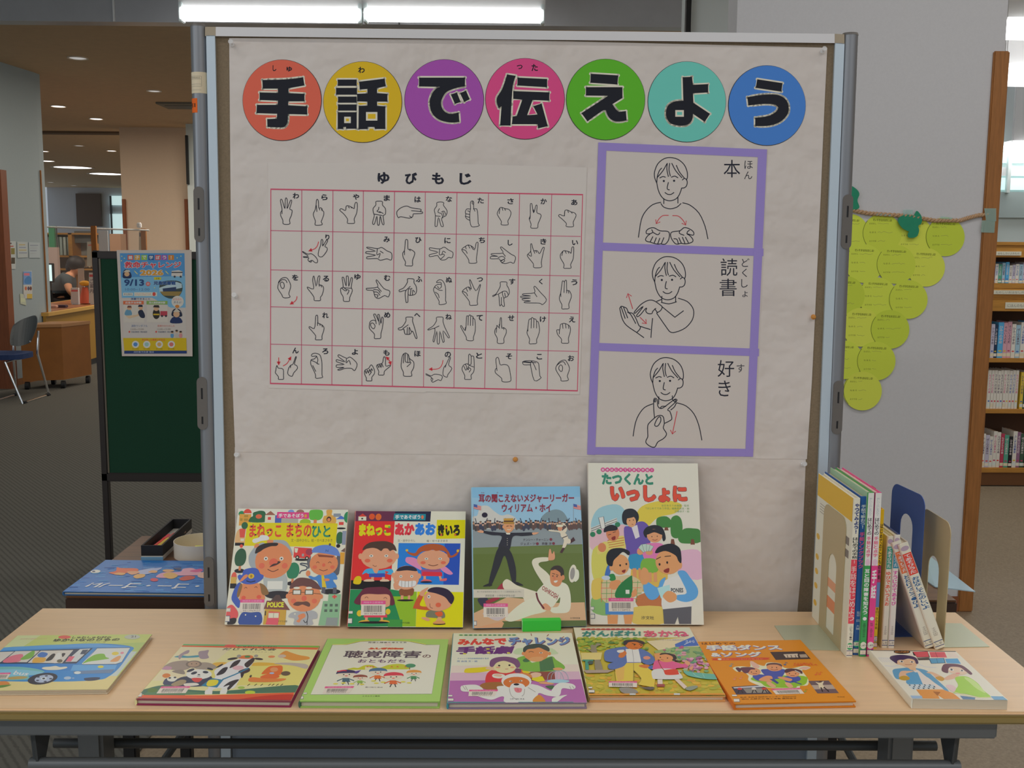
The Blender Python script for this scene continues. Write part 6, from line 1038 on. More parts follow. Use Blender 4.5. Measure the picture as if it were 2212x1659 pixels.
a.ell(915, 655, 160, 92, 'd2b88c'); a.sp("700,620 720,560 800,525 940,515 1080,545 1130,610 1120,660 1080,670 1040,620 940,580 880,575 800,600 750,655 715,655", '6a4468'); a.ell(835, 640, 16, 12, '2a2024'); a.ell(980, 635, 16, 12, '2a2024'); a.ell(820, 665, 32, 12, 'd49070'); a.ell(1020, 665, 32, 12, 'd49070'); a.line("920,690 960,688", 6, 'a84c40'); a.poly("1140,710 1240,720 1280,740 1200,760", 'c8b020')
a.line("1510,840 1530,760 1600,720 1680,705 1760,730 1800,800 1800,850", 8, '8494a0'); a.line("1560,845 1580,760 1660,710 1720,770 1740,850", 7, '8494a0'); a.line("1640,850 1650,740 1680,705", 6, '94a0a8'); a.line("1690,860 1700,760 1675,708", 6, '94a0a8'); a.ell(1660, 860, 160, 26, '8cb0bc'); a.ell(1660, 688, 70, 20, 'c48c5c')
a.poly("1300,800 1440,790 1480,855 1380,870 1290,840", 'ccb41c'); a.sp("1390,890 1450,865 1600,890 1560,905", 'c48c64'); a.sp("1480,930 1600,920 1570,975", '3c5c3c')
a.sp("735,780 770,755 880,760 920,790 850,820 760,810", 'cfc6b4'); a.sp("755,780 800,760 870,770 850,800", 'd0a088'); a.sp("1270,760 1340,735 1420,750 1410,790 1300,810", 'd0a088'); a.sp("1140,740 1270,760 1290,810 1180,800", 'b8743c')
a.sp("290,960 320,920 480,908 560,930 610,980 520,1000 330,1005", 'd0c8b8'); a.sp("800,940 880,925 1300,900 1540,990 1570,980 1620,920 1700,880 1850,895 1905,940 1860,975 1720,960 1690,1040 1640,1075 1500,1060 1380,1030 1340,1160 930,1160 900,1080 840,1080 720,1120 560,1080 500,1040 620,1010 800,990", 'd2cabb')
a.sp("1310,1110 1400,1050 1480,1155 1320,1158", 'b8782c'); a.sp("1575,1155 1590,1090 1780,1050 1720,1090 1640,1150", 'd0c8b8')
a.ell(1075, 860, 212, 112, 'd2cabb'); a.ell(1075, 880, 185, 82, 'b8642c'); a.sp("985,960 1010,900 1070,890 1150,895 1195,935 1160,965 1080,950", 'd4ccbe'); a.ell(1075, 905, 40, 15, '20202c'); a.ell(995, 862, 20, 10, 'd0c8b8'); a.ell(1000, 862, 8, 8, '221c1c'); a.ell(1140, 855, 20, 10, 'd0c8b8'); a.ell(1135, 856, 8, 8, '221c1c'); a.sp("1050,960 1145,960 1140,1010 1090,1020 1055,1000", 'cf6c74'); a.line("1095,965 1098,1000", 5, '903c44')
for p in ("975,960 1000,1060 1080,1120", "1190,970 1180,1040 1150,1070", "1240,950 1340,1010", "320,925 360,980", "360,930 390,990", "1820,930 1840,970", "1860,930 1880,960"): a.line(p, 5, '6a625c')
a.text('汐文社', 980, 1098, 1190, 1120, '4a4450', .01); a.poly("110,1148 910,1150 905,1162 108,1164", '3c8484'); a.poly("1100,1150 1870,1148 1870,1160 1100,1162", '3c8484')
flat('flat picture book with a white dog, girl and boy', (950, 1340, 6.506), [(195, 180), (1862, 178), (2060, 1155), (108, 1162)], .0105, 'cdc2ac', a, bars=[((402, 980, 815, 1072), [(412, 980), (820, 978), (770, 1072), (400, 1070)])], stick=[(112, 1050, 178, 1078), (108, 1100, 195, 1138)], edge='7a6c80', spine='3c7c84')
# flowers and girl with red bag
a = Art(); rr = random.Random(5)
a.poly("132,155 1685,155 1780,290 175,300", 'd0c4aa'); a.poly("172,300 1790,290 2100,1070 300,1070", 'a89834'); blobs(a, rr, 150, 260, 780, 2080, 1055, 60, ('b0a03c', '9c9430', 'b88a34', '94983c', 'c09c38'), .4); blobs(a, rr, 150, 180, 300, 1100, 480, 45, ('6c8c34', '84983c', '4c7438', 'a4a044', '98a03c'), .45)
for i, (x, c) in enumerate([(265+i*66, ('b04838', 'a83c40')[i % 2]) for i in range(11)]): a.ell(x, 186, 34, 10, c)
a.text('がんばれ!', 0, 0, 0, 0, '2a7870', .03, quad=[(245, 208), (1030, 205), (1030, 275), (240, 285)]); a.text('あかね', 0, 0, 0, 0, 'c8506c', .03, quad=[(1055, 205), (1640, 205), (1680, 285), (1080, 290)])
a.poly("1100,350 1500,310 1780,290 1830,430 1250,470", 'c8b490'); a.poly("1475,390 1735,285 1795,410 1480,430", '3c5ca0'); a.line("1600,395 1700,350", 8, 'b8b8b8'); a.text('さくら', 1620, 335, 1740, 372, 'b4b8c4', .02); a.poly("1190,480 1480,430 1830,420 1900,560 1300,640", '84985c'); blobs(a, rr, 120, 1320, 430, 1900, 760, 40, ('5c8458', '7c9c60', 'b8848c', '4c7c64', '90a07c', 'a04c70', '6c9468'), .5); blobs(a, rr, 30, 1620, 570, 1900, 720, 34, ('b06c94', '8c5478', 'c890a0'), .5)
a.sp("1570,750 1700,770 1830,780 1990,800 2000,860 1800,850 1620,810", '5c9c8c'); a.line("1690,770 1720,810 1800,845", 5, '94b8a8'); a.line("1815,785 1840,840", 5, '94b8a8')
a.sp("350,420 370,400 410,410 440,380 500,400 430,430 440,520 500,740 405,745 390,560 360,500 260,440 350,470", '7c7464'); a.poly("215,510 500,505 480,600 225,610", 'c0b070'); a.rect(235, 600, 380, 620, '3c7c6c'); a.rect(270, 600, 315, 735, '3c8470'); a.ell(340, 640, 38, 22, '3c4c4c'); a.poly("240,740 660,735 560,775 280,780", '948478')
# man
a.sp("525,580 550,480 720,440 830,430 840,500 830,640 700,640 560,625", '4c6498'); a.sp("570,700 600,650 820,600 830,660 700,720 600,728", '4c6498'); a.sp("980,460 1080,480 1180,560 1190,630 1120,670 1030,640 990,560", '4c6498'); a.poly("1080,700 1160,670 1170,730 1090,725", '3c5c98'); a.poly("815,460 985,450 1015,640 825,645", 'c6c4bc'); a.line("905,470 915,640", 5, '7c7c80'); a.rect(828, 636, 1015, 646, '34489c')
a.poly("820,645 1010,642 1160,760 1185,860 1165,970 950,930 1000,850 910,740 895,885 670,890 660,760 790,680", 'c8ac44'); a.poly("660,730 790,690 770,860 690,890", 'cc9c50'); a.line("910,650 905,760 895,885", 5, '6a5a3c'); a.line("905,740 1000,850 950,930", 5, '6a5a3c'); a.sp("980,680 1060,665 1120,680 1080,715 1000,700", 'b86834'); a.sp("715,550 760,490 800,480 825,520 780,570 730,575", 'b86834'); a.sp("700,480 790,470 780,500 720,510", 'c8c4bc')
a.ell(930, 405, 118, 62, 'b8642c'); a.sp("790,380 810,345 920,335 1020,345 1075,375 1040,395 960,365 860,370 830,400 800,405", '2c2830'); a.ell(935, 405, 11, 7, '221c1c'); a.ell(1022, 412, 9, 6, '221c1c'); a.line("905,388 955,396", 7, '2c2420'); a.line("1000,395 1040,405", 7, '2c2420'); a.line("930,435 975,445", 5, '7c3420')
a.sp("705,990 740,970 880,980 950,1030 900,1045 760,1045", '807c74'); a.sp("950,930 1020,965 1150,960 1160,990 1090,1000 1000,970", '5a5450'); a.ell(1090, 578, 48, 24, 'c07c68')
# girl
a.sp("1165,700 1200,610 1280,620 1420,620 1560,660 1600,630 1650,650 1620,700 1480,715 1440,730 1180,735", 'c8507c'); a.poly("1190,520 1290,510 1250,600 1200,620", 'c48450'); a.sp("1590,650 1610,615 1660,640 1640,680", 'c48c64'); a.sp("1640,720 1700,680 1680,740", 'c48c64'); a.sp("1150,840 1170,735 1440,730 1550,830 1480,860 1200,860", 'bcbcb8'); a.ell(1350, 580, 112, 56, 'c48454'); a.sp("1265,540 1290,515 1380,515 1470,545 1485,590 1440,605 1430,560 1350,530", '2c2428'); a.line("1430,605 1540,628", 14, '2c2428'); a.ell(1270, 572, 9, 7, '221c1c'); a.ell(1365, 582, 9, 7, '221c1c'); a.line("1275,598 1310,608", 5, '983c34'); a.line("1240,620 1280,710 1330,760", 10, '8a4434'); a.sp("1310,770 1320,740 1470,730 1500,780 1490,800 1340,805", 'bc3c2c'); a.rect(1215, 865, 1280, 930, 'c0b4a8'); a.rect(1205, 925, 1305, 960, '8c4444'); a.poly("1440,865 1500,860 1600,960 1560,990", 'c4b0a4'); a.sp("1575,990 1620,960 1720,945 1735,970 1640,1010", '7c8474')
a.text('中村 光里 監修', 1075, 316, 1340, 326, '6a74a0'); a.text('はじめてであう手話 編集委員会', 1150, 332, 1600, 342, '6a74a0'); a.text('汐文社', 1100, 1005, 1300, 1020, '4c4834', .01)
a.poly("300,1052 2095,1045 2100,1066 298,1072", 'c08434'); a.poly("840,1048 920,1048 915,1072 835,1072", 'b4b4b0'); a.poly("1420,1046 1500,1046 1500,1070 1420,1070", 'b4b4b0')
flat('flat picture book with a man and girl with red bag', (1220, 1330, 6.1444), [(132, 155), (1685, 155), (2100, 1068), (298, 1072)], .0095, 'd0c4aa', a, bars=[((565, 888, 940, 968), [(570, 888), (945, 890), (940, 968), (568, 962)])], stick=[(298, 960, 350, 985), (300, 1000, 378, 1040)], edge='b88a54', spine='6c5c34')
# orange dance book
a = Art(); OR = 'cc7a1a'
a.poly("135,158 1490,128 2080,930 505,955", OR); a.text('はじめての', 0, 0, 0, 0, '5a2c1c', .03, quad=[(212, 168), (640, 166), (645, 190), (215, 196)])
for d, c, b in ((5, '5c4c8c', .075), (0, 'd4cab8', .05)):
    a.text('手話ダンス', 0, 0, 0, 0, c, b, quad=[(255+d, 200+d), (1200+d, 192+d), (1240+d, 262+d), (262+d, 272+d)]); a.text('&ソング', 0, 0, 0, 0, c, b, quad=[(300+d, 290+d), (945+d, 285+d), (965+d, 352+d), (310+d, 355+d)])
a.sp("325,385 360,370 1000,360 1030,375 1000,390 370,400", 'b84024'); a.ell(408, 383, 26, 11, 'd0c0a8'); a.text('世界に一つだけの花 ほか', 0, 0, 0, 0, 'd08c68', .01, quad=[(440, 376), (960, 370), (965, 386), (445, 393)])
def photo(q, cols): a.poly(q[0], cols[0]); [a.poly(p, c) for p, c in zip(q[1:], cols[1:])]
photo(["1068,288 1510,278 1582,378 1125,392", "1235,318 1420,308 1430,358 1260,362", "1440,320 1530,315 1550,358 1450,360"], ('3a2c2c', 'b8a894', '9c8c7c'))
for x in (1280, 1330, 1385, 1420): a.line([(x, 330), (x+8, 358)], 9, '4a3834')
photo(["498,738 900,712 1005,832 545,838", "520,745 880,722 900,742 530,760", "640,760 930,755 960,815 680,820"], ('3c3440', 'a8aab0', '7c7870'))
for x, c in ((600, 'b03834'), (910, 'b03834'), (780, 'c0b4a4')): a.ell(x, 765, 30, 16, c); a.line([(x-10, 780), (x-30, 815)], 12, '2c2428'); a.line([(x+10, 780), (x+30, 812)], 12, '2c2428')
photo(["1497,665 1765,660 1872,825 1590,828", "1530,720 1805,715 1835,770 1560,775"], ('5c4a50', '9c8c80')); a.sp("1590,680 1640,690 1700,670 1680,710 1690,750 1630,755 1620,710", 'cdb498'); a.line("1650,755 1660,800", 16, '2c2428'); a.line("1690,750 1740,800", 16, '2c2428'); a.ell(1655, 675, 18, 12, '4c3428')
a.sp("555,500 600,480 680,475 780,480 790,420 830,412 860,440 960,470 1000,430 1090,425 1180,440 1210,490 1320,500 1470,470 1560,490 1500,520 1440,530 1500,640 1480,720 1380,730 1340,760 960,750 740,670 740,600 700,560 640,540 600,545", 'd2c6a4'); a.sp("760,640 900,600 1440,600 1485,660 1440,715 1340,735 1300,755 970,745 880,690", '7ca428')
a.sp("910,530 990,510 1190,510 1220,540 1140,630 1000,630", '3c4890'); a.ell(1090, 487, 102, 52, 'c4845c'); a.sp("990,470 1010,440 1100,430 1180,445 1190,480 1130,455 1040,455", '5a3c3c'); a.line("1040,512 1080,525 1130,515", 6, '7c3028'); a.ell(1060, 490, 6, 8, '2a2020'); a.ell(1118, 492, 6, 8, '2a2020')
a.sp("790,600 860,580 960,590 1000,640 920,665 830,655", '3c4890'); a.sp("1180,620 1280,600 1390,610 1390,660 1260,690 1200,670", '3c4890'); a.ell(815, 545, 90, 48, 'c4845c'); a.sp("650,500 720,485 810,490 840,515 780,520 740,560 690,560", '5a3444'); a.sp("590,500 630,490 660,520 630,550", '4c2c3c'); a.ell(1310, 572, 90, 44, 'c4845c'); a.sp("1210,550 1240,510 1340,505 1430,530 1440,570 1400,565 1330,535 1240,560", '4a2c34'); a.line("1350,530 1410,560", 9, 'd0c4b4')
for x, y in ((785, 550), (850, 542), (1270, 570), (1350, 572)): a.ell(x, y, 6, 7, '2a2020')
a.line("800,570 850,572", 6, '7c3028'); a.line("1280,595 1330,598", 6, '7c3028'); a.sp("860,650 960,600 1040,610 1020,680 930,670", 'c4845c'); a.sp("1110,620 1160,610 1290,640 1260,670 1180,650", 'c4845c'); a.poly("1000,640 1060,640 1115,690 1090,705", '34407c'); a.line("1290,670 1400,708", 12, '34407c'); a.sp("950,690 1000,680 1070,735 1010,745", 'cc9470'); a.sp("1190,690 1250,690 1290,740 1230,750", 'cc9470'); a.sp("790,415 830,415 900,470 880,500 820,490", 'd29c8c'); a.sp("1400,510 1470,480 1555,492 1490,515", 'd29c8c')
a.text('すぐに踊れる!', 0, 0, 0, 0, 'c04c30', .03, quad=[(1345, 432), (1590, 428), (1600, 442), (1350, 448)]); a.text('大図解で覚える', 0, 0, 0, 0, 'c04c30', .03, quad=[(1330, 452), (1640, 446), (1660, 462), (1340, 468)])
for x, y, c in ((540, 458, '6c8488'), (1240, 440, '4c5c7c'), (1620, 570, 'c45c30'), (1670, 565, 'c45c30'), (560, 630, 'c87858'), (640, 620, 'c87858'), (1440, 790, '8c8c30')): a.ell(x-8, y+14, 18, 9, c); a.line([(x+8, y+12), (x+4, y-16), (x+30, y-8)], 6, c)
a.text('監修 全国手話研修センター (Japanese)', 0, 0, 0, 0, '4a3018', .01, quad=[(585, 868), (1300, 858), (1305, 874), (590, 882)]); a.text('振付 大野大介 歌と演奏 廣田京子', 0, 0, 0, 0, '4a3018', .01, quad=[(598, 890), (1305, 882), (1310, 898), (602, 906)]); a.text('汐文社', 1838, 868, 1940, 882, '5a3818', .01)
flat('flat orange book with photos and three dancing children', (1490, 1360, 5.978), [(135, 158), (1490, 128), (2080, 930), (505, 955)], .0105, OR, a, bars=[((1000, 765, 1420, 838), [(1000, 770), (1370, 755), (1420, 832), (1050, 842)])], stick=[(488, 840, 550, 862), (500, 892, 575, 935)], edge='b8701c', spine='b8601c')
# comic paperback
a = Art(); a.poly("60,35 1420,45 2125,832 590,806", 'c9bdae'); a.poly("60,30 1420,42 1430,58 75,44", '3a3834')
for k in range(5): a.line([(180+k*32, 170), (230+k*36, 225)], 5, 'a4a4b4')
a.line("170,160 360,165", 5, 'a4a4b4'); a.line("250,285 400,290 470,270", 5, 'a4a8c0'); a.line("800,260 900,300 1060,310", 5, 'a4a8c0')
a.ell(560, 62, 132, 32, '2c241c'); a.text('コミックぷれす', 450, 50, 670, 76, 'b8783c', .05)
a.poly("725,62 970,52 990,150 780,152 770,125 735,118", '2a2426'); a.poly("735,60 968,56 975,140 785,145", 'b4404c'); a.poly("995,62 1240,62 1265,150 1005,148", 'b84c58'); a.line("1090,62 1110,148", 6, '6a2c38'); a.poly("780,160 975,152 985,190 800,195", '3a3434'); a.poly("965,165 1215,158 1225,240 990,250", '24405c'); a.poly("980,170 1205,164 1212,232 1000,242", '4c88a8'); a.poly("1225,170 1430,165 1470,250 1240,240", '4c8cb4'); a.line("1090,165 1100,240", 6, '2c4c68'); a.poly("1270,60 1400,62 1470,150 1300,150", 'cbb4a8')
a.sp("360,400 380,340 520,320 640,310 800,330 900,360 960,420 1180,660 1160,690 1000,560 900,470 870,480 800,580 560,570 540,500 400,490", '5488a8'); a.sp("690,360 760,350 860,440 1000,560 1110,650 980,640 800,570 760,440", 'c4b8b0'); a.poly("600,400 750,385 800,575 560,575", '4c88ac')
a.sp("450,460 490,370 620,365 700,370 560,410 590,460", 'cf9c80'); a.sp("440,470 520,440 600,460 600,500 520,515 460,500", 'a8842c'); a.sp("890,390 980,380 1120,450 1170,490 1120,520 1030,480 980,420", 'cf9c80'); a.sp("1020,470 1100,450 1160,490 1120,525 1060,510", 'b08438'); a.sp("1160,480 1280,420 1400,410 1370,470 1200,510", 'cf9c84')
a.poly("620,320 740,310 730,360 650,350", 'cc9c78'); a.sp("420,240 480,190 740,180 760,260 720,310 620,320 520,280", 'd0a080'); a.sp("350,170 380,130 520,110 680,125 770,160 790,240 750,250 730,190 640,170 560,190 500,190 460,210 450,250 390,210", '3c2c4c'); a.ell(525, 215, 34, 15, 'c8c4c0', 10); a.ell(530, 215, 15, 12, '2a2830'); a.ell(690, 222, 30, 13, 'c8c4c0', 10); a.ell(690, 222, 14, 11, '4a3c3c'); a.line("575,262 630,268 680,262", 6, '9c4c40')
a.poly("560,575 970,580 990,632 640,660 600,640", 'a8b8c0')
for j in range(3):
    for i in range(10): a.poly([(575+i*40+j*25, 580+j*26), (600+i*40+j*25, 581+j*26), (608+i*40+j*25, 598+j*26), (583+i*40+j*25, 597+j*26)], ('34343c', 'b8b4b0')[(i+j) % 2])
a.poly("680,660 1100,660 1260,720 1360,815 1090,808 1010,750 1030,806 760,800", 'c0803c'); a.poly("940,690 1060,700 1000,760", '945824')
a.sp("1330,480 1440,450 1560,470 1680,560 1760,680 1850,780 1700,790 1440,730 1260,710 1360,600", '8cb43c'); a.sp("1480,470 1600,500 1700,600 1780,720 1650,650 1560,560", 'a8c070'); a.line("1270,700 1440,750 1640,790 1840,790", 12, 'c0bc94')
a.sp("1230,360 1250,310 1400,300 1500,320 1540,400 1440,430 1320,410", 'd4aa94'); a.sp("1140,360 1180,270 1260,250 1420,260 1520,300 1620,400 1590,425 1520,370 1440,310 1300,300 1250,340 1230,400", '5a3444'); a.ell(1295, 345, 42, 18, 'c8c4bc', 12); a.ell(1300, 345, 18, 15, '4a4448'); a.ell(1465, 360, 32, 15, 'c8c4bc', 12); a.ell(1465, 360, 15, 13, '4a4448'); a.ell(1390, 405, 40, 12, 'd08078')
a.poly("570,755 750,758 760,800 600,800", '88a0b8'); a.poly("1360,760 1600,790 1590,820 1400,815", '4c6c8c'); a.poly("1850,770 2050,775 2110,830 1900,828", '5a8cac'); a.sp("1160,600 1260,590 1320,640 1260,700", 'd0a8a8')
flat('thick comic paperback at the right table end, teenagers on the cover', (1880, 1400, 7.373), [(60, 35), (1420, 45), (2125, 832), (590, 806)], .0155, 'c9bdae', a, hard=False, edge='b4aca0', back='b4aca0')
# blue book on the dark table, seen upside down
a = Art(); rr = random.Random(9)
a.poly("640,488 2830,505 2520,940 125,908", '2064a4')
for i in range(140):
    x, y = rr.uniform(150, 2500), rr.uniform(495, 915); w = rr.uniform(40, 150); a.poly([(x, y), (x+w, y-3), (x+w*1.05, y+4), (x+6, y+7)], rr.choice(('1c58a0', '2c74b4', '184c90', '3c84b8', '2468ac', '4890bc')))
a.sp("455,650 500,625 560,625 590,640 560,662 490,665", 'c8c0b8'); a.ell(500, 645, 22, 9, '2a3c5c')
for p, c in (("700,660 790,640 800,590 860,600 1060,605 1080,640 960,660 830,690 780,685", 'c85c3c'), ("1080,640 1240,605 1320,600 1400,595 1330,640 1220,680 1120,680", '98a0bc'), ("940,650 1060,640 1110,660 1010,690", 'cc8c6c'), ("1030,715 1080,680 1180,685 1170,720 1080,738", 'cc9454'), ("1330,720 1420,660 1640,650 1680,610 1800,600 1890,640 1920,650 1930,690 1700,700 1560,700 1480,730", 'cc8c9c'), ("1420,690 1480,660 1560,665 1620,700 1560,740 1480,735", 'cc9858'), ("1260,760 1280,735 1350,740 1360,770 1300,778", 'b83c4c'), ("1640,745 1720,705 1840,710 1830,745 1700,768", 'b04838'), ("1410,640 1440,618 1540,620 1560,640 1480,655", 'cc9468'), ("1550,600 1650,595 1640,630 1570,615", '24345c'), ("1770,640 1840,620 1920,610 1940,640 1850,655", 'b84878'), ("1220,655 1270,630 1340,640 1320,665", 'cc9468'), ("1880,700 1960,650 2300,640 2400,700 2200,740 1950,735", 'cc9c8c'), ("770,680 830,660 920,670 880,695", 'cc9058')): a.sp(p, c)
a.text('ゴー・ゴー・ゴール!', 0, 0, 0, 0, 'd4ccc4', .03, quad=[(2390, 885), (375, 862), (500, 795), (2420, 812)])
flat('blue picture book lying upside down on the dark table', (120, 1130, 6.144), [(640, 488), (2830, 512), (2520, 938), (125, 908)], .0085, '2064a4', a, grp=None, edge='2a5078', spine='2a5078')
# ------------------------------------------------------------------ box with pens and round tin on the dark table
def tpt(x, y): return onz(120+x/6.144, 1130+y/6.144, TZ)
fb = [tpt(1140, 492), tpt(1425, 492), tpt(1760, 160), tpt(1500, 150)]
o = (fb[0]+fb[1]+fb[2]+fb[3])/4; t = thing('pen_box', 'open black box with pens on the dark table', 'box', o)
u = (fb[1]-fb[0]).normalized(); v = ((fb[3]-fb[0])+(fb[2]-fb[1])).normalized(); v = (v-u*v.dot(u)).normalized(); bw = (fb[1]-fb[0]).length; bl = .235; o0 = fb[0]
Mb = lambda x, y, z: o0+u*x+v*y+Z*z
def obox(x0, x1, y0, y1, z0, z1): return MB().hexa([Mb(x0, y0, z0), Mb(x1, y0, z0), Mb(x1, y1, z0), Mb(x0, y1, z0)], [Mb(x0, y0, z1), Mb(x1, y0, z1), Mb(x1, y1, z1), Mb(x0, y1, z1)])
obj('box_base', obox(0, bw, 0, bl, 0, .010), mat('box_card', 'a8a49c', .8), t); obj('blue_band', obox(-.0008, bw+.0004, -.0008, .002, .0, .0075), mat('box_blue', '5c88a8', .7), t)
hb = .034
for nm, q in (('side_wall', (0, .004, 0, bl, .010, hb)), ('side_wall', (bw-.004, bw, 0, bl, .010, hb)), ('end_wall', (.004, bw-.004, 0, .004, .010, hb)), ('end_wall', (.004, bw-.004, bl-.004, bl, .010, hb))): obj(nm, obox(*q), mat('box_black', '17161a', .6, k=1.2), t)
pens = [('c03c34', 'red capped pen in the black box'), ('c8a43c', 'yellow banded pen in the black box'), ('b8bcc0', 'silver pen in the black box'), ('a87838', 'brown pencil in the black box')]
for i, (c, lab) in enumerate(pens):
    x = .010+i*(bw-.02)/3.2; p0, p1 = Mb(x, .02, .0155), Mb(x+.008, .02+.13+.012*i, .0155); p = thing('pen', lab, 'pen', p0, 'pens in the black box'); d = p1-p0
    obj('barrel', MB().tube([p0, p0+d*.7], .0042, 10), mat('pen_'+c, c, .4), p, True); obj('pen_cap', MB().tube([p0+d*.7, p0+d*.98], .0048, 10), mat('pen_tip%d' % i, ('c83440', '9c3c34', 'c4c8cc', '6a5038')[i], .35), p, True); obj('pen_point', MB().tube([p0, p0-d*.06], [.004, .0008], 10), MBLK, p, True)
c0 = tpt(1600, 405); r = .058; c = onz(120+1930/6.144, 1130+420/6.144, TZ); c = Vector((c0.x+r, c.y, TZ)); hz = .036
t = thing('round_tin', 'round cream paper tin beside the left post, on the dark table', 'tin', c)
obj('tin_wall', MB().lathe([(r-.0015, .002), (r, .0), (r, hz), (r-.0015, hz), (r-.0015, .002)], c, seg=48), mat('tin_cream', 'b4aa9c', .6), t, True); obj('tin_floor', MB().lathe([(0, .002), (r-.0014, .002)], c, seg=48), mat('tin_inner', 'c0b078', .7), t)
tag(obj('note_paper', MB().hexa([c+Vector((-.02, -.03, .0035)), c+Vector((.04, -.03, .0035)), c+Vector((.03, .035, .0035)), c+Vector((-.02, .035, .0035))], [c+Vector((-.02, -.03, .012)), c+Vector((.04, -.03, .012)), c+Vector((.03, .035, .012)), c+Vector((-.02, .035, .012))]), mat('yellow_note', 'd2c468', .8)), 'yellow note pad lying inside the round tin', 'note pad')
# ------------------------------------------------------------------ spine-out row at the right end of the table
RX, RY = 1740, 980
def rp(x, y): return (RX+x/3.605, RY+y/3.605)
SPT = {}
def spine_book(label, bl, br, tl, depth, cols, art, lean=False, top=None, left=None, bandL=None, grp='books standing spine out at the table end'):
    P0 = onz(*rp(*bl), TZ+.0002); P1 = onz(*rp(*br), TZ+.0002); n = Vector((0, -1, 0)); T = onpl(*rp(*tl), P0, n)
    if lean: eu = (T-P0).normalized(); h = (T-P0).length
    else: eu = Z.copy(); h = T.z-P0.z
    ex = eu.cross(n); w = (P1-P0).length*(ex.x if lean else 1)
    M = Matrix(((ex.x, eu.x, n.x, P0.x), (ex.y, eu.y, n.y, P0.y), (ex.z, eu.z, n.z, P0.z), (0, 0, 0, 1)))
    r = thing('spine_out_book', label, 'book', None, grp, M); ct = min(.0018, w*.2)
    sm = MB(); k = 8; sp_, cl, cr_, pg = cols
    pts = [(0, 0), (w*.04, .0018), (w*.12, .003), (w*.2, .0032), (w*.5, .0032), (w*.8, .0032), (w*.88, .003), (w*.96, .0018), (w, 0)]
    for i in range(k):
        (x0, z0), (x1, z1) = pts[i], pts[i+1]; sm.add([(x0, 0, z0), (x1, 0, z1), (x1, h, z1), (x0, h, z0)], [[0, 1, 2, 3]], tone(sp_))
    sm.add([(x, 0, z) for x, z in pts]+[(x, h, z) for x, z in pts], [list(range(k+1)), list(range(k+1, 2*k+2))], tone(sp_))
    if art:
        a = Art(4e-6); art(a); f = lambda u, v: Vector((u, v, .00325))
        a.to(sm, (lambda x, y: (x*w, (1-y)*h), f), (0, 0, 1), (w*.06, w*.94, 0.0004, h-.0004))
    obj('spine', sm, PG, r, local=True)
    m = MB().box((0, 0, -depth), (ct, h, 0), .0004, col=tone(cl))
    if bandL:
        a = Art(4e-6); bandL(a); a.to(m, (lambda x, y: ((x-1)*depth, (1-y)*h), lambda u, v: Vector((-.0001, v, u))), (-1, 0, 0), (-depth+.0006, -.0006, .0006, h-.0006))
    obj('cover', m, PG, r, local=True); obj('cover', MB().box((w-ct, 0, -depth), (w, h, 0), .0004, col=tone(cr_)), PG, r, local=True)
    obj('pages', MB().box((ct, .003, -depth+.004), (w-ct, h-.003, -.0005), col=tone(pg)), MPAGE, r, local=True)
    return P0, h, w
def call_label(a, gc, y=.93):
    a.ell(.5, y, .46, .022, gc); a.rect(.04, y-.012, .96, y+.010, 'c8c0b4'); a.text('しゅわ', .12, y-.008, .9, y+.007, '3a3c40', .02); a.rect(.0, y+.028, 1, y+.058, 'c0b8ac'); a.line([(0, y+.028), (1, y+.028)], .004, '30406c', cap=False); a.line([(0, y+.058), (1, y+.058)], .004, '30406c', cap=False); a.text('1', .4, y+.035, .6, y+.052, '6a6a60')
def dA(a):
    a.text('やってみよう!', .2, .03, .85, .22, '2c3a6a', .05, vert=True); a.text('はじめての手話', .15, .24, .9, .375, '2a2a2c', .02, vert=True); a.rect(.05, .38, .95, .785, 'cc4450'); a.text('1', .35, .385, .7, .405, 'd8ccc0', .03); a.text('手話をはじめよう', .1, .42, .9, .77, 'd2c6bc', .0, vert=True); a.text('こどもくらぶ・編', .35, .80, .75, .89, '3c3838', .01, vert=True); call_label(a, '2c8c58')
def dAcov(a):
    a.poly([(0, 0), (1, 0), (1, .15), (0, .15)], 'c89a14'); 
    for i in range(4): a.line([(.1, .19+i*.018), (.5+.05*(i % 2), .19+i*.018)], .005, '8a8278')
    a.rect(.72, .26, .95, .31, '6a6460'); a.rect(.72, .34, .95, .39, '6a6460'); a.rect(.3, .62, .7, .68, 'c88a68'); a.rect(.3, .74, .7, .82, 'c87850')
    for y in (.42, .56, .66, .76, .88): a.ell(.08, y, .05, .02, ('c89a30', 'b04c40')[int(y*100) % 2])
A0, AH, AW = spine_book('book with white spine and red title band, yellow topped cover, left end of the row', (310, 1580), (360, 1578), (345, 345), .20, ('c8beae', 'cbc0b0', 'c8beae', 'c0b498'), dA, bandL=dAcov)
def dB(a): a.text('手話で歌おう!', .15, .05, .85, .2, 'b8c0cc', .02, vert=True); a.text('手話ソングブック', .12, .22, .88, .45, 'cc4c78', .03, vert=True); a.text('監修 田 大輔', .3, .72, .8, .84, 'a8b4c8', .01, vert=True); call_label(a, '2c8c6c')
spine_book('book with blue spine and pink title, second in the row', (362, 1562), (413, 1560), (380, 330), .20, ('24508c', '24508c', '24508c', 'c0b498'), dB)
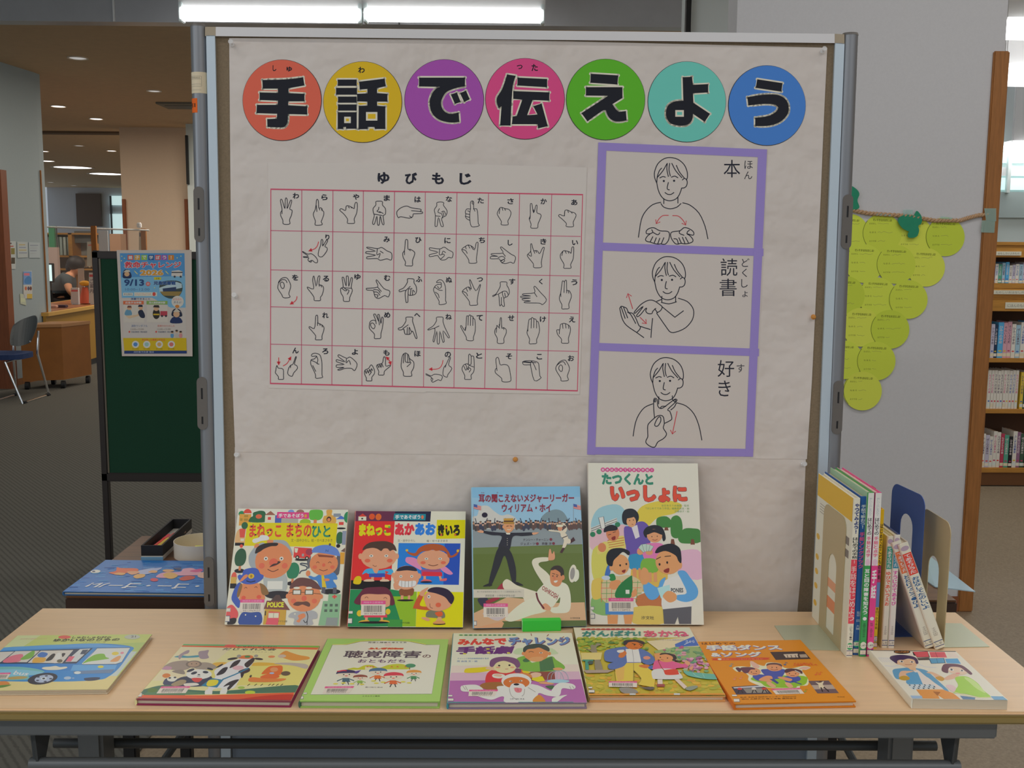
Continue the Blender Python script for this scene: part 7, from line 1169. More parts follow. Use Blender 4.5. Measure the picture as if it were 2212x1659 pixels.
def dC(a, c, t, t2): a.rect(0, 0, 1, .44, 'c8c4bc'); a.text('新しいくらしをひらく', .3, .03, .7, .14, '8a98a0', vert=True); a.text('はじめての', .18, .15, .82, .255, '34343a', .02, vert=True); a.text('手話と点字', .18, .262, .82, .39, 'd05c78', .03, vert=True); a.ell(.5, .42, .36, .02, 'd0a4b4'); a.rect(0, .445, 1, 1, c); a.text(t, .14, .46, .86, .74, 'd2cec4', .03, vert=True); a.ell(.5, .765, .3, .011, 'd0ccc4'); a.text(t2, .3, .79, .7, .88, '2c3c34', vert=True); call_label(a, 'c4bcb0')
spine_book('book with green lower spine about ears and eyes, third in the row', (415, 1575), (463, 1573), (428, 300), .205, ('3c8c48', '8ca888', '3c8c48', 'b8b89c'), lambda a: dC(a, '34884a', '耳と目の障害を知ろう', '全国手話研修会'))
spine_book('book with pink lower spine, fourth in the row', (470, 1574), (520, 1572), (477, 300), .205, ('c4407c', 'c8909c', 'c4407c', 'c0a498'), lambda a: dC(a, 'c43c78', '手話 ', '監修 全国手話会'))
def dE(a): a.rect(0, 0, 1, .4, 'c8a818'); a.rect(0, .4, 1, .52, 'a83c6c'); a.rect(0, .52, 1, .7, '5a7cac'); a.rect(0, .7, 1, 1, 'c0b02c'); a.text('はじめてのこどもの手話', .15, .1, .85, .5, '2c2828', .03, vert=True); a.text('毎日つかう手話', .2, .7, .8, .86, '4a3c20', .02, vert=True); call_label(a, '6c8490')
spine_book('thin yellow and rainbow spined book, fifth in the row', (522, 1512), (548, 1510), (527, 430), .19, ('c8a818', 'c0a030', 'c8a818', 'c0b498'), dE)
def dF(c, t1, t2, c2):
    def f(a): a.ell(.5, .045, .4, .022, '9c8c9c'); a.rect(.08, .09, .92, .29, c); a.text(t1, .2, .1, .8, .28, 'c8d0cc', .02, vert=True); a.text(t2, .15, .31, .85, .62, c2, .03, vert=True); a.text('すずき出版', .3, .8, .7, .88, '8a847c', vert=True); a.line([(0, .93), (1, .93)], .006, '30406c'); a.text('しゅ', .2, .935, .8, .965, '6a6a68'); a.line([(0, .975), (1, .975)], .006, '30406c')
    return f
spine_book('small white spined book with green label, sixth in the row', (585, 1508), (630, 1505), (578, 640), .175, ('c8c0b0', 'b4a890', 'c8c0b0', 'c4b89c'), dF('3c8c78', 'てあそびうた', 'ゆびであいうえお', 'c0503c'))
spine_book('small white spined book with teal label and blue cover, seventh in the row', (637, 1510), (685, 1508), (619, 630), .175, ('c8c2b8', 'b8b09c', '3c4c88', 'c4b89c'), dF('2c7c94', 'てあそびうた', 'すうじのてあそび', 'b84c90'))
spine_book('leaning white book with orange label and blue title', (928, 1516), (983, 1500), (662, 695), .135, ('c8c0b0', 'c0b49c', 'b8b0a0', 'c4b89c'), dF('cc6840', 'てあそびうた', 'ととけっこう・ぴよ', '2c5480'), lean=True)
spine_book('leaning white book with red label, last of the row', (1008, 1524), (1062, 1506), (716, 712), .135, ('c8c0b0', 'b09478', 'b8b0a0', 'c4a088'), dF('c84438', 'てあそびうた', 'おはなしてたのしいよ', '2c5480'), lean=True)
# one dark book leaning at the back of the row
q = [ony(*rp(520, 350), A0.y+.10), ony(*rp(500, 268), A0.y+.16)]
bb = A0+Vector((.047, .185, 0)); M = Matrix.Translation(Vector((onz(*rp(548, 1400), TZ).x+.012, A0.y+.16, TZ+.001))) @ Matrix.Rotation(math.radians(-4.5), 4, 'Y')
r = thing('leaning_hardback', 'red topped hardback slanting behind the thin yellow book', 'book', None, None, M)
obj('front_cover', MB().box((.010, 0, 0), (.012, .17, AH*.98) if 0 else (.012, .02, AH*.93), .0005, col=tone('a04038')), PG, r, local=True); obj('pages', MB().box((.002, .0, .003), (.010, .018, AH*.925)), MPAGE, r, local=True); obj('back_cover', MB().box((0, 0, 0), (.002, .02, AH*.93), .0005, col=tone('3c4438')), PG, r, local=True)
# bookends : upright plate with oval cut-out and a foot plate
def bookend(label, bx, by, w, h, m, fl, fcol, tilt=0, hf=.66):
    M = Matrix.Translation(Vector((bx, by, TZ+.0003))) @ Matrix.Rotation(tilt, 4, 'Z'); r = thing('bookend', label, 'bookend', None, 'metal bookends on the table', M)
    rd = .022; out = [(0, 0), (w, 0)]+[(w-rd+rd*math.cos(k*math.pi/12), h-rd+rd*math.sin(k*math.pi/12)) for k in range(7)]+[(rd-rd*math.sin(k*math.pi/12), h-rd+rd*math.cos(k*math.pi/12)) for k in range(7)]
    sw, s0, s1 = w*.19, .012, h*hf; cx = w*.5
    hole = [(cx+sw*math.cos(math.pi*k/10), s1-sw+sw*math.sin(math.pi*k/10)) for k in range(11)]+[(cx-sw, s0), (cx+sw, s0)]
    f = lambda p: Vector((0, p[0], p[1]))
    obj('upright_plate', MB().plate([[f(p) for p in out], [f(p) for p in hole]], (.0012, 0, 0)), m, r, local=True)
    obj('foot_plate', MB().plate([[Vector((0, 0, 0)), Vector((fl, .004, 0)), Vector((fl, w-.004, 0)), Vector((0, w, 0))]], (0, 0, .0009)), fcol, r, local=True)
MBE = mat('bookend_beige', 'a49674', .45, .1, k=1.6); MBF = mat('bookend_foot', 'a8ac94', .35, .1, k=1.5); MBB = mat('bookend_blue', '34508c', .45, .1, k=1.6)
f = onz(*rp(272, 1535), TZ); hB = onpl(*rp(272, 545), f, Vector((0, -1, 0))).z-TZ
bookend('beige bookend against the yellow topped book', f.x-.0016, f.y, .125, hB+.008, MBE, -.085, MBF)
f = onz(*rp(1074, 1512), TZ); hB = onpl(*rp(1128, 600), f, Vector((0, -1, 0))).z-TZ
bookend('beige bookend standing alone right of the row', f.x, f.y, .125, hB+.012, MBE, .085, MBF); bez = hB
y2 = f.y+.125; g = None
for k in range(60):
    y = f.y+.02+k*.004; p = ony(*rp(932, 400), y)
    if p.z-TZ <= bez+.010: g = p; break
yb = min((g or f).y, TD-.135); g = ony(1998, 1088, yb)
bookend('blue bookend behind the beige one', g.x, yb, .125, g.z-TZ+.012, MBB, -.06, MBB, .11, .82)
# clear plastic sheet on the dark table at the right
a0, b0 = ony(1996, 1288, DY+.18), ony(2046, 1294, DY+.18); top = ony(2000, 1240, DY+.18)
m = MB().hexa([Vector((a0.x-.02, DY+.08, TZ+.001)), Vector((b0.x, DY+.05, TZ+.001)), Vector((b0.x-.01, DY+.30, TZ+.012)), Vector((a0.x-.03, DY+.32, top.z-.01))], [Vector((a0.x-.02, DY+.08, TZ+.003)), Vector((b0.x, DY+.05, TZ+.003)), Vector((b0.x-.01, DY+.30, TZ+.016)), Vector((a0.x-.03, DY+.32, top.z))])
tag(obj('plastic_sleeve', m, clearmat('pale_plastic', '9cb4c0', .75, .12)), 'bluish clear plastic sleeve on the dark table behind the bookends', 'plastic sleeve')
# ------------------------------------------------------------------ paper grapes on the right wall
WN = Vector((0, -1, 0)); wp = lambda x, y, o=0: ony(x, y, WY-.0008-o)
W1 = (1660, 400, 3.949)
MLEAF = mat('leaf_card', '1f7a5c', .8, var=.06, vscale=30, k=1.6)
def rope_pts(): return [wp(W1[0]+x/W1[2], W1[1]+y/W1[2], .006) for x, y in ((560, 165), (660, 195), (740, 218), (850, 240), (950, 247), (1080, 255), (1200, 262), (1320, 285), (1420, 302), (1520, 300), (1630, 302), (1700, 280), (1780, 258), (1870, 248))]
R_ = rope_pts(); m = MB()
for st in (0, math.pi):
    q = []; n = 160
    for i in range(n+1):
        s = i/n*(len(R_)-1); k = min(int(s), len(R_)-2); p = R_[k].lerp(R_[k+1], s-k); th = st+i*.85; q.append(p+Vector((0, -math.cos(th)*.004, math.sin(th)*.004)))
    m.tube(q, .0048, 6)
tag(obj('twine_rope', m, mat('twine', '9c7f62', .9, var=.2, vscale=200), None, True), 'twisted brown twine holding the paper grapes on the wall', 'rope')
GR = [(690, 410, 0), (970, 410, 0), (1240, 437, 0), (1508, 441, 1), (815, 668, 2), (1088, 676, 2), (1340, 700, 2), (655, 940, 3), (930, 953, 3), (1192, 975, 4), (790, 1212, 5), (1036, 1230, 5), (640, 1490, 6), (918, 1500, 6)]
GR = [(W1[0]+x/W1[2], W1[1]+y/W1[2], l) for x, y, l in GR]+[(1660+765/3.77, 800+168/3.77, 7)]
rw = {0: 'top row', 1: 'top row', 2: 'second row', 3: 'third row', 4: 'third row', 5: 'fourth row', 6: 'fifth row', 7: 'bottom'}
GL = ['half hidden by the right board post in the top row', 'below the first twine bend in the top row', 'under the big paper leaf', 'at the right end of the top row', 'beside the post in the second row', 'in the middle of the second row', 'at the right end of the second row', 'mostly behind the post in the third row', 'in the middle of the third row', 'at the right end of the third row', 'beside the post in the fourth row', 'at the right end of the fourth row', 'mostly behind the post in the fifth row', 'at the right end of the fifth row', 'at the very bottom of the bunch']
for i, (cx, cy, l) in enumerate(GR):
    rad = 42; off = .0006+.0009*l+(.0004 if i % 2 else 0); n = 40; ring = [(cx+rad*math.cos(2*math.pi*k/n), cy+rad*math.sin(2*math.pi*k/n)) for k in range(n)]
    m = MB(); gcol = ('a0ac3c', '9ca838', 'a4b040', '96a434')[i % 4]
    m.hexa([wp(x, y, off) for x, y in ring], [wp(x, y, off+.0004) for x, y in ring], tone(gcol, 2.25))
    a = Art(4e-6); a.text('だいすきなおはなしは?', cx-20, cy-31, cx+21, cy-26, '3c4418', .02, quad=[(cx-20, cy-31.5), (cx+21, cy-30), (cx+21, cy-25), (cx-20, cy-26.5)])
    for k, (tx, y) in enumerate((('おはなし', -21), ('なまえ', -2), ('おすすめ', 17))): a.text(tx, cx-28, cy+y-1.8, cx-13, cy+y+1.8, '5c6428'); rq = random.Random(i*5+k); a.line([(cx-10+j*4, cy+y+rq.uniform(-1.5, 1.5)) for j in range(3+rq.randint(0, 6))], .5, '7a7c4a')
    th = [(cx-rad*.995*math.cos(q/10), cy-rad*.995*math.sin(q/10)) for q in range(-7, 8)]; a.line(th, .9, '4c5820', sm=False)
    a.to(m, (lambda x, y: (x, y), wp), WN, base=off+.0005); tag(obj('paper_grape', m, PM), 'yellow green round message card '+GL[i], 'paper grape', 'paper grape cards on the right wall')
def leaf(polys, lab, off):
    m = MB()
    for p in polys:
        q = smooth_pts(P(p), True); b = [wp(1840+x/8.296, 440+y/8.296, off) for x, y in q]; m.hexa(b, [v+WN*.0012 for v in b])
    tag(obj('paper_leaf', m, MLEAF), lab, 'paper leaf', 'paper leaves on the twine')
leaf(["825,290 870,230 990,195 1080,215 1110,210 1160,130 1220,180 1260,270 1240,360 1190,400 1205,480 1170,580 1090,612 1010,600 1005,530 1020,500 920,450 850,370"], 'green paper leaf hanging over the third grape of the top row', .012)
leaf(["-60,-300 60,-280 135,-180 100,-60 135,65 60,105 -60,90"], 'green paper leaf peeking out behind the right board post', .012)
MTP = clearmat('clear_tape', '8cb0a8', .35, .15)
def wtape(q, off, lab): tag(obj('clear_tape', MB().hexa([wp(x, y, off) for x, y in q], [wp(x, y, off+.0003) for x, y in q]), MTP), lab, 'tape', 'clear tape pieces on the wall')
wtape([(1951, 453), (1972, 453), (1972, 465), (1950, 465)], .0115, 'small greenish tape above the paper leaf'); wtape([(2126, 450), (2152, 450), (2152, 478), (2130, 476)], .0135, 'shiny tape over the twine end on the wooden post'); wtape([(2121, 476), (2150, 476), (2148, 503), (2119, 502)], .0132, 'lower clear tape on the wooden post')
wtape([(1892, 460), (1924, 463), (1924, 467), (1892, 465)], .0117, 'green tape strip over the second top grape'); wtape([(2032, 467), (2058, 470), (2057, 475), (2031, 472)], .0117, 'green tape strip over the last top grape')
# ------------------------------------------------------------------ bookcase of the room on the right
SY = 4.6; sx0 = ony(2126, 700, SY).x-.25; sx1 = ony(2212, 700, SY).x+.55
def sz(py): return ony(2170, py, SY).z
bc = thing('bookcase', 'orange wood bookcase with four visible shelves beyond the wooden post', 'bookcase', ((sx0+sx1)/2, SY+.15, 0))
ztop = sz(527)
obj('side_panel', Q((sx0-.03, SY, 0), (sx0, SY+.3, ztop), .002), MSHELF, bc); obj('side_panel', Q((sx1, SY, 0), (sx1+.03, SY+.3, ztop), .002), MSHELF, bc)
obj('back_panel', Q((sx0, SY+.28, .05), (sx1, SY+.3, ztop), .001), MSHELFD, bc)
lv = [(533, 554, 1), (612, 634, 1), (640, 672, 0), (775, 786, 0), (884, 893, 0), (1013, 1021, 0)]
obj('top_board', Q((sx0-.03, SY-.01, ztop-.008), (sx1+.03, SY+.3, ztop+.012), .002), MSHELF, bc)
obj('header_rail', Q((sx0, SY-.004, sz(556)), (sx1, SY+.02, sz(530)), .001), MSHELF, bc)
obj('shelf', Q((sx0, SY, sz(623)), (sx1, SY+.28, sz(612)), .002), MSHELF, bc); obj('shelf_rail', Q((sx0, SY-.004, sz(647)), (sx1, SY+.02, sz(623.5)), .001), MSHELF, bc)
obj('lower_header', Q((sx0, SY-.012, sz(672)), (sx1, SY+.03, sz(647.5)), .001), MSHELF, bc)
for y0, y1 in ((774, 783), (884, 893), (1011, 1021)): obj('shelf', Q((sx0, SY-.004, sz(y1)), (sx1, SY+.28, sz(y0)), .002), MSHELF, bc)
obj('plinth', Q((sx0, SY+.02, sz(1050)), (sx1, SY+.04, sz(1022)), .001), mat('plinth_wood', '6a4526', .6, k=1.5), bc)
def lab_strip(px0, px1, py0, py1, txt):
    l, r = ony(px0, py0, SY-.013), ony(px1, py1, SY-.013); m = MB().box((l.x, SY-.014, r.z), (r.x, SY-.0045 if py1 < 640 else SY-.0125, l.z), .0, col=tone('b8b4a4')); a = Art(4e-6)
    a.text(txt, px0+4, py0+(py1-py0)*.25, px1-4, py1-(py1-py0)*.25, '6a6c68', .01); a.to(m, (lambda x, y: (x, y), lambda x, y: ony(x, y, SY-.0142)), WN); obj('shelf_label', m, PM, bc)
lab_strip(2152, 2206, 543, 552, 'おもしろいよみもの'); lab_strip(2147, 2230, 627, 636, 'たのしいおはなしのほん'); lab_strip(2172, 2240, 653, 667, 'にほんのものがたり')
rr = random.Random(21); ORD = ['first', 'second', 'third', 'fourth', 'fifth', 'sixth', 'seventh', 'eighth', 'ninth', 'tenth', 'eleventh', 'twelfth', 'thirteenth', 'fourteenth', 'fifteenth', 'sixteenth']
CN = {'c0bcb4': 'white', '3c68b0': 'blue', '4c94c0': 'sky blue', '4c8c78': 'green', 'b88c98': 'pink', 'a8a4b4': 'pale grey', '24344c': 'navy', 'a0344c': 'crimson', '1e2024': 'black', '7c5a74': 'purple', 'c0a840': 'yellow', '8ca8b8': 'pale blue', '344c3c': 'dark green'}
def row(shelfname, py_bot, tops, px0, widths, cols, n_order, fmt='%s spined book, %s from the wooden post on the %s shelf'):
    px = px0; zb = sz(py_bot)
    for i, (w, c) in enumerate(zip(widths, cols)):
        l, r = ony(px, py_bot, SY+.01).x, ony(px+w, py_bot, SY+.01).x; z1 = ony(px, tops[i % len(tops)], SY+.01).z; y0 = SY+.012+rr.uniform(0, .004)
        b = thing('shelved_book', fmt % (CN[c], ORD[i], shelfname), 'book', ((l+r)/2, y0+.08, zb), 'books in the bookcase')
        m = MB().box((l+.0006, y0, zb+.0005), (r-.0006, y0+.003, z1), .0008, col=tone(c)); a = Art(4e-6); H = z1-zb; Wd = r-l
        tc = '5a4c5c' if c in ('c0bcb4', 'a8a4b4', 'b88c98', '8ca8b8', 'c0a840') else 'b8b0b0'
        a.line([(.5, .12), (.5, .5)], .34, tc, cap=False) if 0 else a.text(rr.choice(('ものがたりの森', 'ひみつの学校', 'ふしぎな図書室', 'ぼくらの夏休み', 'そらいろの町')), .22, .1, .78, .6, rr.choice((tc, 'b05c7c', '4c5c94') if c == 'c0bcb4' else (tc,)), .02, vert=True)
        a.rect(0, .86, 1, .95, rr.choice(('c4bcb0', 'c8b8a0', 'b8c0bc'))); a.ell(.5, .8, .3, .02, rr.choice(('b84444', 'c8a83c', '3c5c9c', 'a03c5c')))
        a.to(m, (lambda x, y: (l+x*Wd, zb+(1-y)*H), lambda u, v: Vector((u, y0-.0002, v))), WN, (l+.001, r-.001, zb+.001, z1-.001)); obj('spine', m, PG, b)
        obj('page_block', MB().box((l+.002, y0+.003, zb+.001), (r-.002, y0+.15, z1-.003)), MPAGE, b); obj('cover', MB().box((l+.0006, y0+.003, zb+.0005), (l+.0018, y0+.152, z1), col=tone(c)), PG, b)
        px += w
row('topmost', 612, (568, 566, 573, 572, 570, 571), 2118, [8, 8, 8, 7, 7, 8, 7, 8, 7, 7, 8, 8, 8, 7], ['c0bcb4', 'c0bcb4', 'c0bcb4', '3c68b0', 'c0bcb4', '4c8c78', '8ca8b8', '4c94c0', 'c0bcb4', 'a8a4b4', 'c0bcb4', '8ca8b8', 'a8a4b4', 'c0bcb4'], 0)
row('second', 774, (696, 697, 695, 700, 702), 2108, [10, 10, 10, 8, 7, 12, 9, 9, 9, 10, 10, 9, 9, 9], ['c0bcb4', 'c0bcb4', 'c0bcb4', 'a8a4b4', '24344c', '4c94c0', 'b88c98', 'b88c98', 'c0bcb4', '8ca8b8', 'c0bcb4', 'a8a4b4', '4c94c0', 'c0bcb4'], 0)
row('third', 884, (800, 800, 800, 801), 2106, [6.5]*14, ['c0bcb4']*14, 0)
row('third', 884, (804, 806, 803), 2202, [7, 8, 8], ['c0a840', '344c3c', 'c0bcb4'], 0, '%s spined book, %s after the dark gap on the %s shelf')
row('lowest', 1011, (932, 934, 937, 940, 943), 2098, [9, 10, 9, 9, 8, 8, 8, 8, 10, 8, 9, 8, 9, 9], ['344c3c', 'a8a4b4', 'c0bcb4', 'a8a4b4', 'c0bcb4', 'c0bcb4', 'c0bcb4', 'a0344c', '4c8c78', '1e2024', 'c0bcb4', '7c5a74', '344c3c', '1e2024'], 0)
# ------------------------------------------------------------------ far left: notices, chair, cabinet, counter, staff
def lw(px, py, o=.004):     # point on the pale left wall
    A = Vector((w0x, 8.75, 0)); B = Vector((wx, 9.5, 0)); d = (B-A).normalized(); N = Vector((d.y, -d.x, 0)); return onpl(px, py, A+N*o, N)
LN = (lambda A, B: Vector(((B-A).normalized().y, -(B-A).normalized().x, 0)))(Vector((w0x, 8.75, 0)), Vector((wx, 9.5, 0)))
def wall_notice(q, col, draw, lab, name='wall_notice'):
    m = MB().hexa([lw(x, y, .003) for x, y in q], [lw(x, y, .005) for x, y in q], tone(col)); a = Art(8e-5); draw(a)
    a.to(m, (lambda x, y: (x/3.77, 440+y/3.77), lambda x, y: lw(x, y, .0055)), LN); tag(obj(name, m, PM), lab, 'notice', 'notices on the pale wall')
def n1(a):
    for x, y, c in ((72, 388, '8a7c40'), (105, 388, '7c7444'), (72, 462, '84783c'), (107, 465, '4c463c')): a.rect(x-15, y-26, x+15, y+24, c)
    a.rect(55, 318, 95, 328, '5a4c50'); a.rect(55, 342, 110, 352, 'a06058')
wall_notice([(13, 521), (34, 521), (34, 581), (14, 581)], 'a8b0b0', n1, 'white notice with four small pictures on the pale wall')
wall_notice([(37, 522), (60, 523), (60, 556), (38, 557)], 'a2aaaa', lambda a: [a.rect(155, 330+k*22, 205+k*5, 338+k*22, ('a89c70', '848c9c')[k % 2]) for k in range(4)], 'pale notice between two others on the pale wall')
wall_notice([(62, 523), (86, 524), (87, 557), (63, 557)], '9ca6aa', lambda a: [a.rect(245, 335+k*22, 310-k*6, 343+k*22, ('848c98', '98a0a4')[k % 2]) for k in range(4)], 'grey notice nearest the wall edge')
def n4(a): a.rect(190, 552, 258, 660, '6c8cb8'); a.rect(195, 565, 240, 585, 'c07080'); a.sp("200,620 230,590 255,610 250,650 205,650", '4c78a8'); a.rect(190, 660, 262, 735, 'b0b0ac'); [a.ell(x, 690, 9, 16, c) for x, c in ((210, 'b06448'), (232, '54485c'), (250, '6a4438'))]; a.rect(220, 735, 262, 772, 'b8a050')
wall_notice([(50, 586), (69, 585), (70, 645), (51, 645)], 'b0b4b4', n4, 'small blue poster low on the pale wall', 'wall_poster')
wall_notice([(43, 634), (54, 636), (57, 660), (44, 656)], 'a8b09c', lambda a: a.rect(170, 770, 205, 800, 'b4bca0'), 'pale green memo below the blue poster', 'wall_memo')
# cabinet on castors
CY0 = onz(139, 838, 0)
def fz(px, py, y): return ony(px, py, y)
cA = onz(44, 838, 0); cB = onz(139, 840, 0); cC = onz(196, 818, 0); zt = fz(138, 700, cB.y).z; zb = .09
cA.y = cB.y-.12; cA.x = fz(46, 760, cA.y).x; cC.y = cB.y+.45; cC.x = fz(196, 760, cC.y).x; cD = cA+(cC-cB)
t = thing('rolling_cabinet', 'low wooden cabinet on black castors before the service counter', 'cabinet', (cA+cC)/2)
quad = [cA, cB, cC, cD]; up = lambda l, z: [Vector((p.x, p.y, z)) for p in l]
obj('cabinet_body', MB().hexa(up(quad, zb), up(quad, zt-.03)), mat('cabinet_wood', '80501e', .5, var=.1, vscale=6, k=1.6), t)
ctr = sum(quad, Vector())/4; big = [ctr+(p-ctr)*1.03 for p in quad]
obj('cabinet_top', MB().hexa(up(big, zt-.03), up(big, zt)), mat('cabinet_top_wood', '9a7048', .4, k=1.6), t)
for p in quad: q = ctr+(p-ctr)*.88; obj('castor', MB().lathe([(0, -.018), (.04, -.018), (.04, .018), (0, .018)], (q.x, q.y, .04), (1, .2, 0), 14), MBLK, t); 
# service counter
e0, e1 = onz(105, 676, .70), onz(206, 660, .70); d = (e1-e0).normalized(); nb = Vector((-d.y, d.x, 0)); e0 = e0-d*.0; e2 = e1+d*1.6
t = thing('service_counter', 'long yellowish wood service counter at the far left', 'counter', (e0+e2)/2)
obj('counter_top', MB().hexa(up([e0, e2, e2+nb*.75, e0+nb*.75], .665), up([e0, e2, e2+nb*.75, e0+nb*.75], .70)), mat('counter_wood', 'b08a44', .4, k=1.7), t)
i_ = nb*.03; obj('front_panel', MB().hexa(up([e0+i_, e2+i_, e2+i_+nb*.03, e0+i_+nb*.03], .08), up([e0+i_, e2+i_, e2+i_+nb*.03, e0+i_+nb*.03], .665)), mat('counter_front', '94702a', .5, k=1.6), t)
obj('kick_plate', MB().hexa(up([e0+i_*2, e2+i_*2, e2+i_*3, e0+i_*3], 0), up([e0+i_*2, e2+i_*2, e2+i_*3, e0+i_*3], .08)), MSTEELD, t)
tag(obj('counter_inlay', MB().hexa(up([e0+nb*.06, e2+nb*.06, e2+nb*.7, e0+nb*.7], .7005), up([e0+nb*.06, e2+nb*.06, e2+nb*.7, e0+nb*.7], .703)), mat('inlay_red', '7c4a2a', .45, k=1.5)), 'reddish brown desk mat along the service counter top', 'desk mat')
def onc(px, py): return onz(px, py, .703)
# clear screens with wooden ends on the counter
def screen_post(px, y, pt, lab):
    c = fz(px, 600, y); z1 = fz(px, pt, y).z; tag(obj('screen_post', MB().box((c.x-.03, y-.02, .70), (c.x+.03, y+.02, z1), .003), MWOOD), lab, 'post', 'wooden screen posts on the counter')
SYC = e1.y+.30
screen_post(207, SYC, 488, 'wooden screen post on the counter, left one'); screen_post(314, SYC+.25, 494, 'wooden screen post on the counter, right one')
a, b = fz(92, 492, SYC), fz(206, 494, SYC); tag(obj('acrylic_screen', MB().box((a.x-.3, SYC-.004, .86), (b.x, SYC+.004, b.z)), MCLR), 'clear acrylic screen left of the counter post', 'screen')
a, b = fz(208, 493, SYC+.2), fz(314, 497, SYC+.2); m = MB().box((a.x, SYC+.2, .86), (b.x, SYC+.208, b.z)); sc = obj('acrylic_screen', m, MCLR); tag(sc, 'clear acrylic screen between the two counter posts', 'screen')
a, b = fz(92, 489, SYC), fz(310, 497, SYC); tag(obj('screen_rail', MB().tube([(a.x-.2, SYC, a.z), (b.x, SYC+.2, b.z)], .010, 8), mat('rail_pale', 'a8acac', .3)), 'pale rail along the top of the clear screens', 'rail')
c = fz(302, 487, SYC+.2); tag(obj('rail_clip', MB().box((c.x-.03, SYC+.17, c.z-.03), (c.x+.02, SYC+.22, c.z+.035), .01), mat('lamp_body', 'dfe6ea', .4)), 'white clip on the screen rail', 'clip')
# things on and behind the counter
def upright(px0, px1, py0, py1, y, th, m, name, lab, cat, bottom=None, draw=None, grp=None):
    l, r = fz(px0, py0, y), fz(px1, py1, y); mb = MB().box((l.x, y, bottom if bottom is not None else r.z), (r.x, y+th, l.z), .002)
    if draw: a = Art(1e-4); draw(a); a.to(mb, (lambda x, y_: (x, y_), lambda x, y_: ony(x, y_, y-.002)), PN); mm = PM
    else: mm = m
    return tag(obj(name, mb, mm), lab, cat, grp)
BY_ = e1.y+3.6
# shelving behind
bs = thing('office_shelf', 'orange wood office shelf with files behind the counter', 'shelf', (fz(180, 560, BY_).x, BY_, 0))
l, r = fz(96, 500, BY_).x, fz(206, 500, BY_).x; zt2 = fz(160, 503, BY_).z
for px in (97, 153, 204): c = fz(px, 560, BY_); obj('shelf_side', Q((c.x-.03, BY_, 0), (c.x+.03, BY_+.35, fz(px, 503 if px < 160 else 526, BY_).z), .003), MSHELF, bs)
for py in (503, 552, 580, 640): obj('shelf_board', Q((l, BY_, fz(150, py+4, BY_).z), (r, BY_+.35, fz(150, py, BY_).z), .003), MSHELF, bs)
obj('back_panel', Q((l, BY_+.33, .1), (r, BY_+.35, fz(150, 505, BY_).z)), mat('shelf_grey', '7c8280', .7), bs)
rr = random.Random(4)
for k in range(7):
    px = 157+k*6.6; upright(px, px+6.2, 556, 578, BY_+.05, .2, mat('file_%d' % (k % 3), ('9a8466', '6c5a48', 'a08c70')[k % 3], .8), 'file_binder', 'brown file binder, %s from the left on the upper office shelf' % ORD[k], 'binder', None, None, 'file binders on the office shelf')
for k in range(6):
    px = 104+k*8; upright(px, px+7, 512, 551, BY_+.05, .2, mat('folder_%d' % (k % 3), ('8a9690', '98a098', '7c8a84')[k % 3], .8), 'folder', 'grey green folder, %s from the pale wall on the office shelf' % ORD[k], 'folder', None, None, 'folders on the office shelf')
upright(160, 196, 499, 525, BY_+.1, .2, mat('bag_dark', '4a4c4a', .8), 'dark_bag', 'dark grey bag on top of the office shelf', 'bag')
upright(104, 118, 488, 530, BY_-.5, .06, mat('curtain_green', '3c7a58', .8), 'green_banner', 'green hanging banner behind the counter', 'banner', .0); upright(120, 123, 488, 534, BY_-.5, .04, MSTEELD, 'banner_pole', 'dark pole right of the green banner', 'pole', .0)
upright(96, 125, 534, 575, BY_-.7, .08, mat('beige_box', 'a08c84', .8), 'carton', 'pinkish beige carton behind the counter', 'box', .0)
mt = thing('monitor', 'glowing computer monitor at the edge of the pale wall', 'monitor', (fz(106, 600, e1.y+1.2).x, e1.y+1.2, .70)); l, r = fz(99, 572, e1.y+1.2), fz(113, 607, e1.y+1.2)
obj('screen', MB().box((l.x, e1.y+1.195, r.z), (r.x, e1.y+1.20, l.z)), MSCR, mt); obj('monitor_case', MB().box((l.x-.02, e1.y+1.20, r.z-.02), (r.x+.02, e1.y+1.24, l.z+.02), .005), MBLK, mt); obj('monitor_stand', MB().box((l.x+.02, e1.y+1.21, .0), (r.x-.02, e1.y+1.23, r.z), .003), MBLK, mt)
CN_Y = e1.y+.12
upright(188, 203, 522, 575, CN_Y+.25, .012, None, 'tall_notice', 'tall white notice on the wooden screen post', 'notice', None, lambda a: (a.rect(188, 522, 203, 575, 'a8aca0'), a.rect(190, 528, 201, 531, 'b87468')))
upright(192, 204, 589, 655, CN_Y+.05, .012, None, 'signboard', 'narrow white sign standing on the counter by the green board', 'sign', .703, lambda a: (a.rect(192, 589, 204, 655, 'b0aca8'), a.rect(193, 593, 203, 598, 'b05050'), a.text('ご案内', 194, 602, 202, 634, '6a6064', .02, vert=True)))
upright(153, 169, 622, 652, CN_Y-.0, .05, None, 'leaflet_stand', 'white leaflet stand on the counter', 'leaflet stand', .703, lambda a: (a.rect(153, 622, 169, 655, 'b0acaa'), a.rect(154, 626, 168, 630, 'b85c5c')))
upright(168, 182, 586, 640, CN_Y+.30, .03, None, 'display_card', 'tall pale card leaning behind the leaflet stand', 'card', .703, lambda a: (a.rect(168, 580, 182, 650, 'a89a8c'),))
t = thing('paper_flower', 'orange and red paper craft on the counter', 'craft', fz(182, 640, CN_Y+.14)); c = fz(183, 612, CN_Y+.14)
obj('craft_top', MB().ball(c, .055, 12, (1.2, .7, .6)), mat('craft_orange', 'c8882c', .7), t, True); obj('craft_body', MB().lathe([(0, 0), (.07, .01), (.05, .12), (.03, .2)], (c.x, c.y, .703), seg=14), mat('craft_red', 'a84c34', .7), t, True)
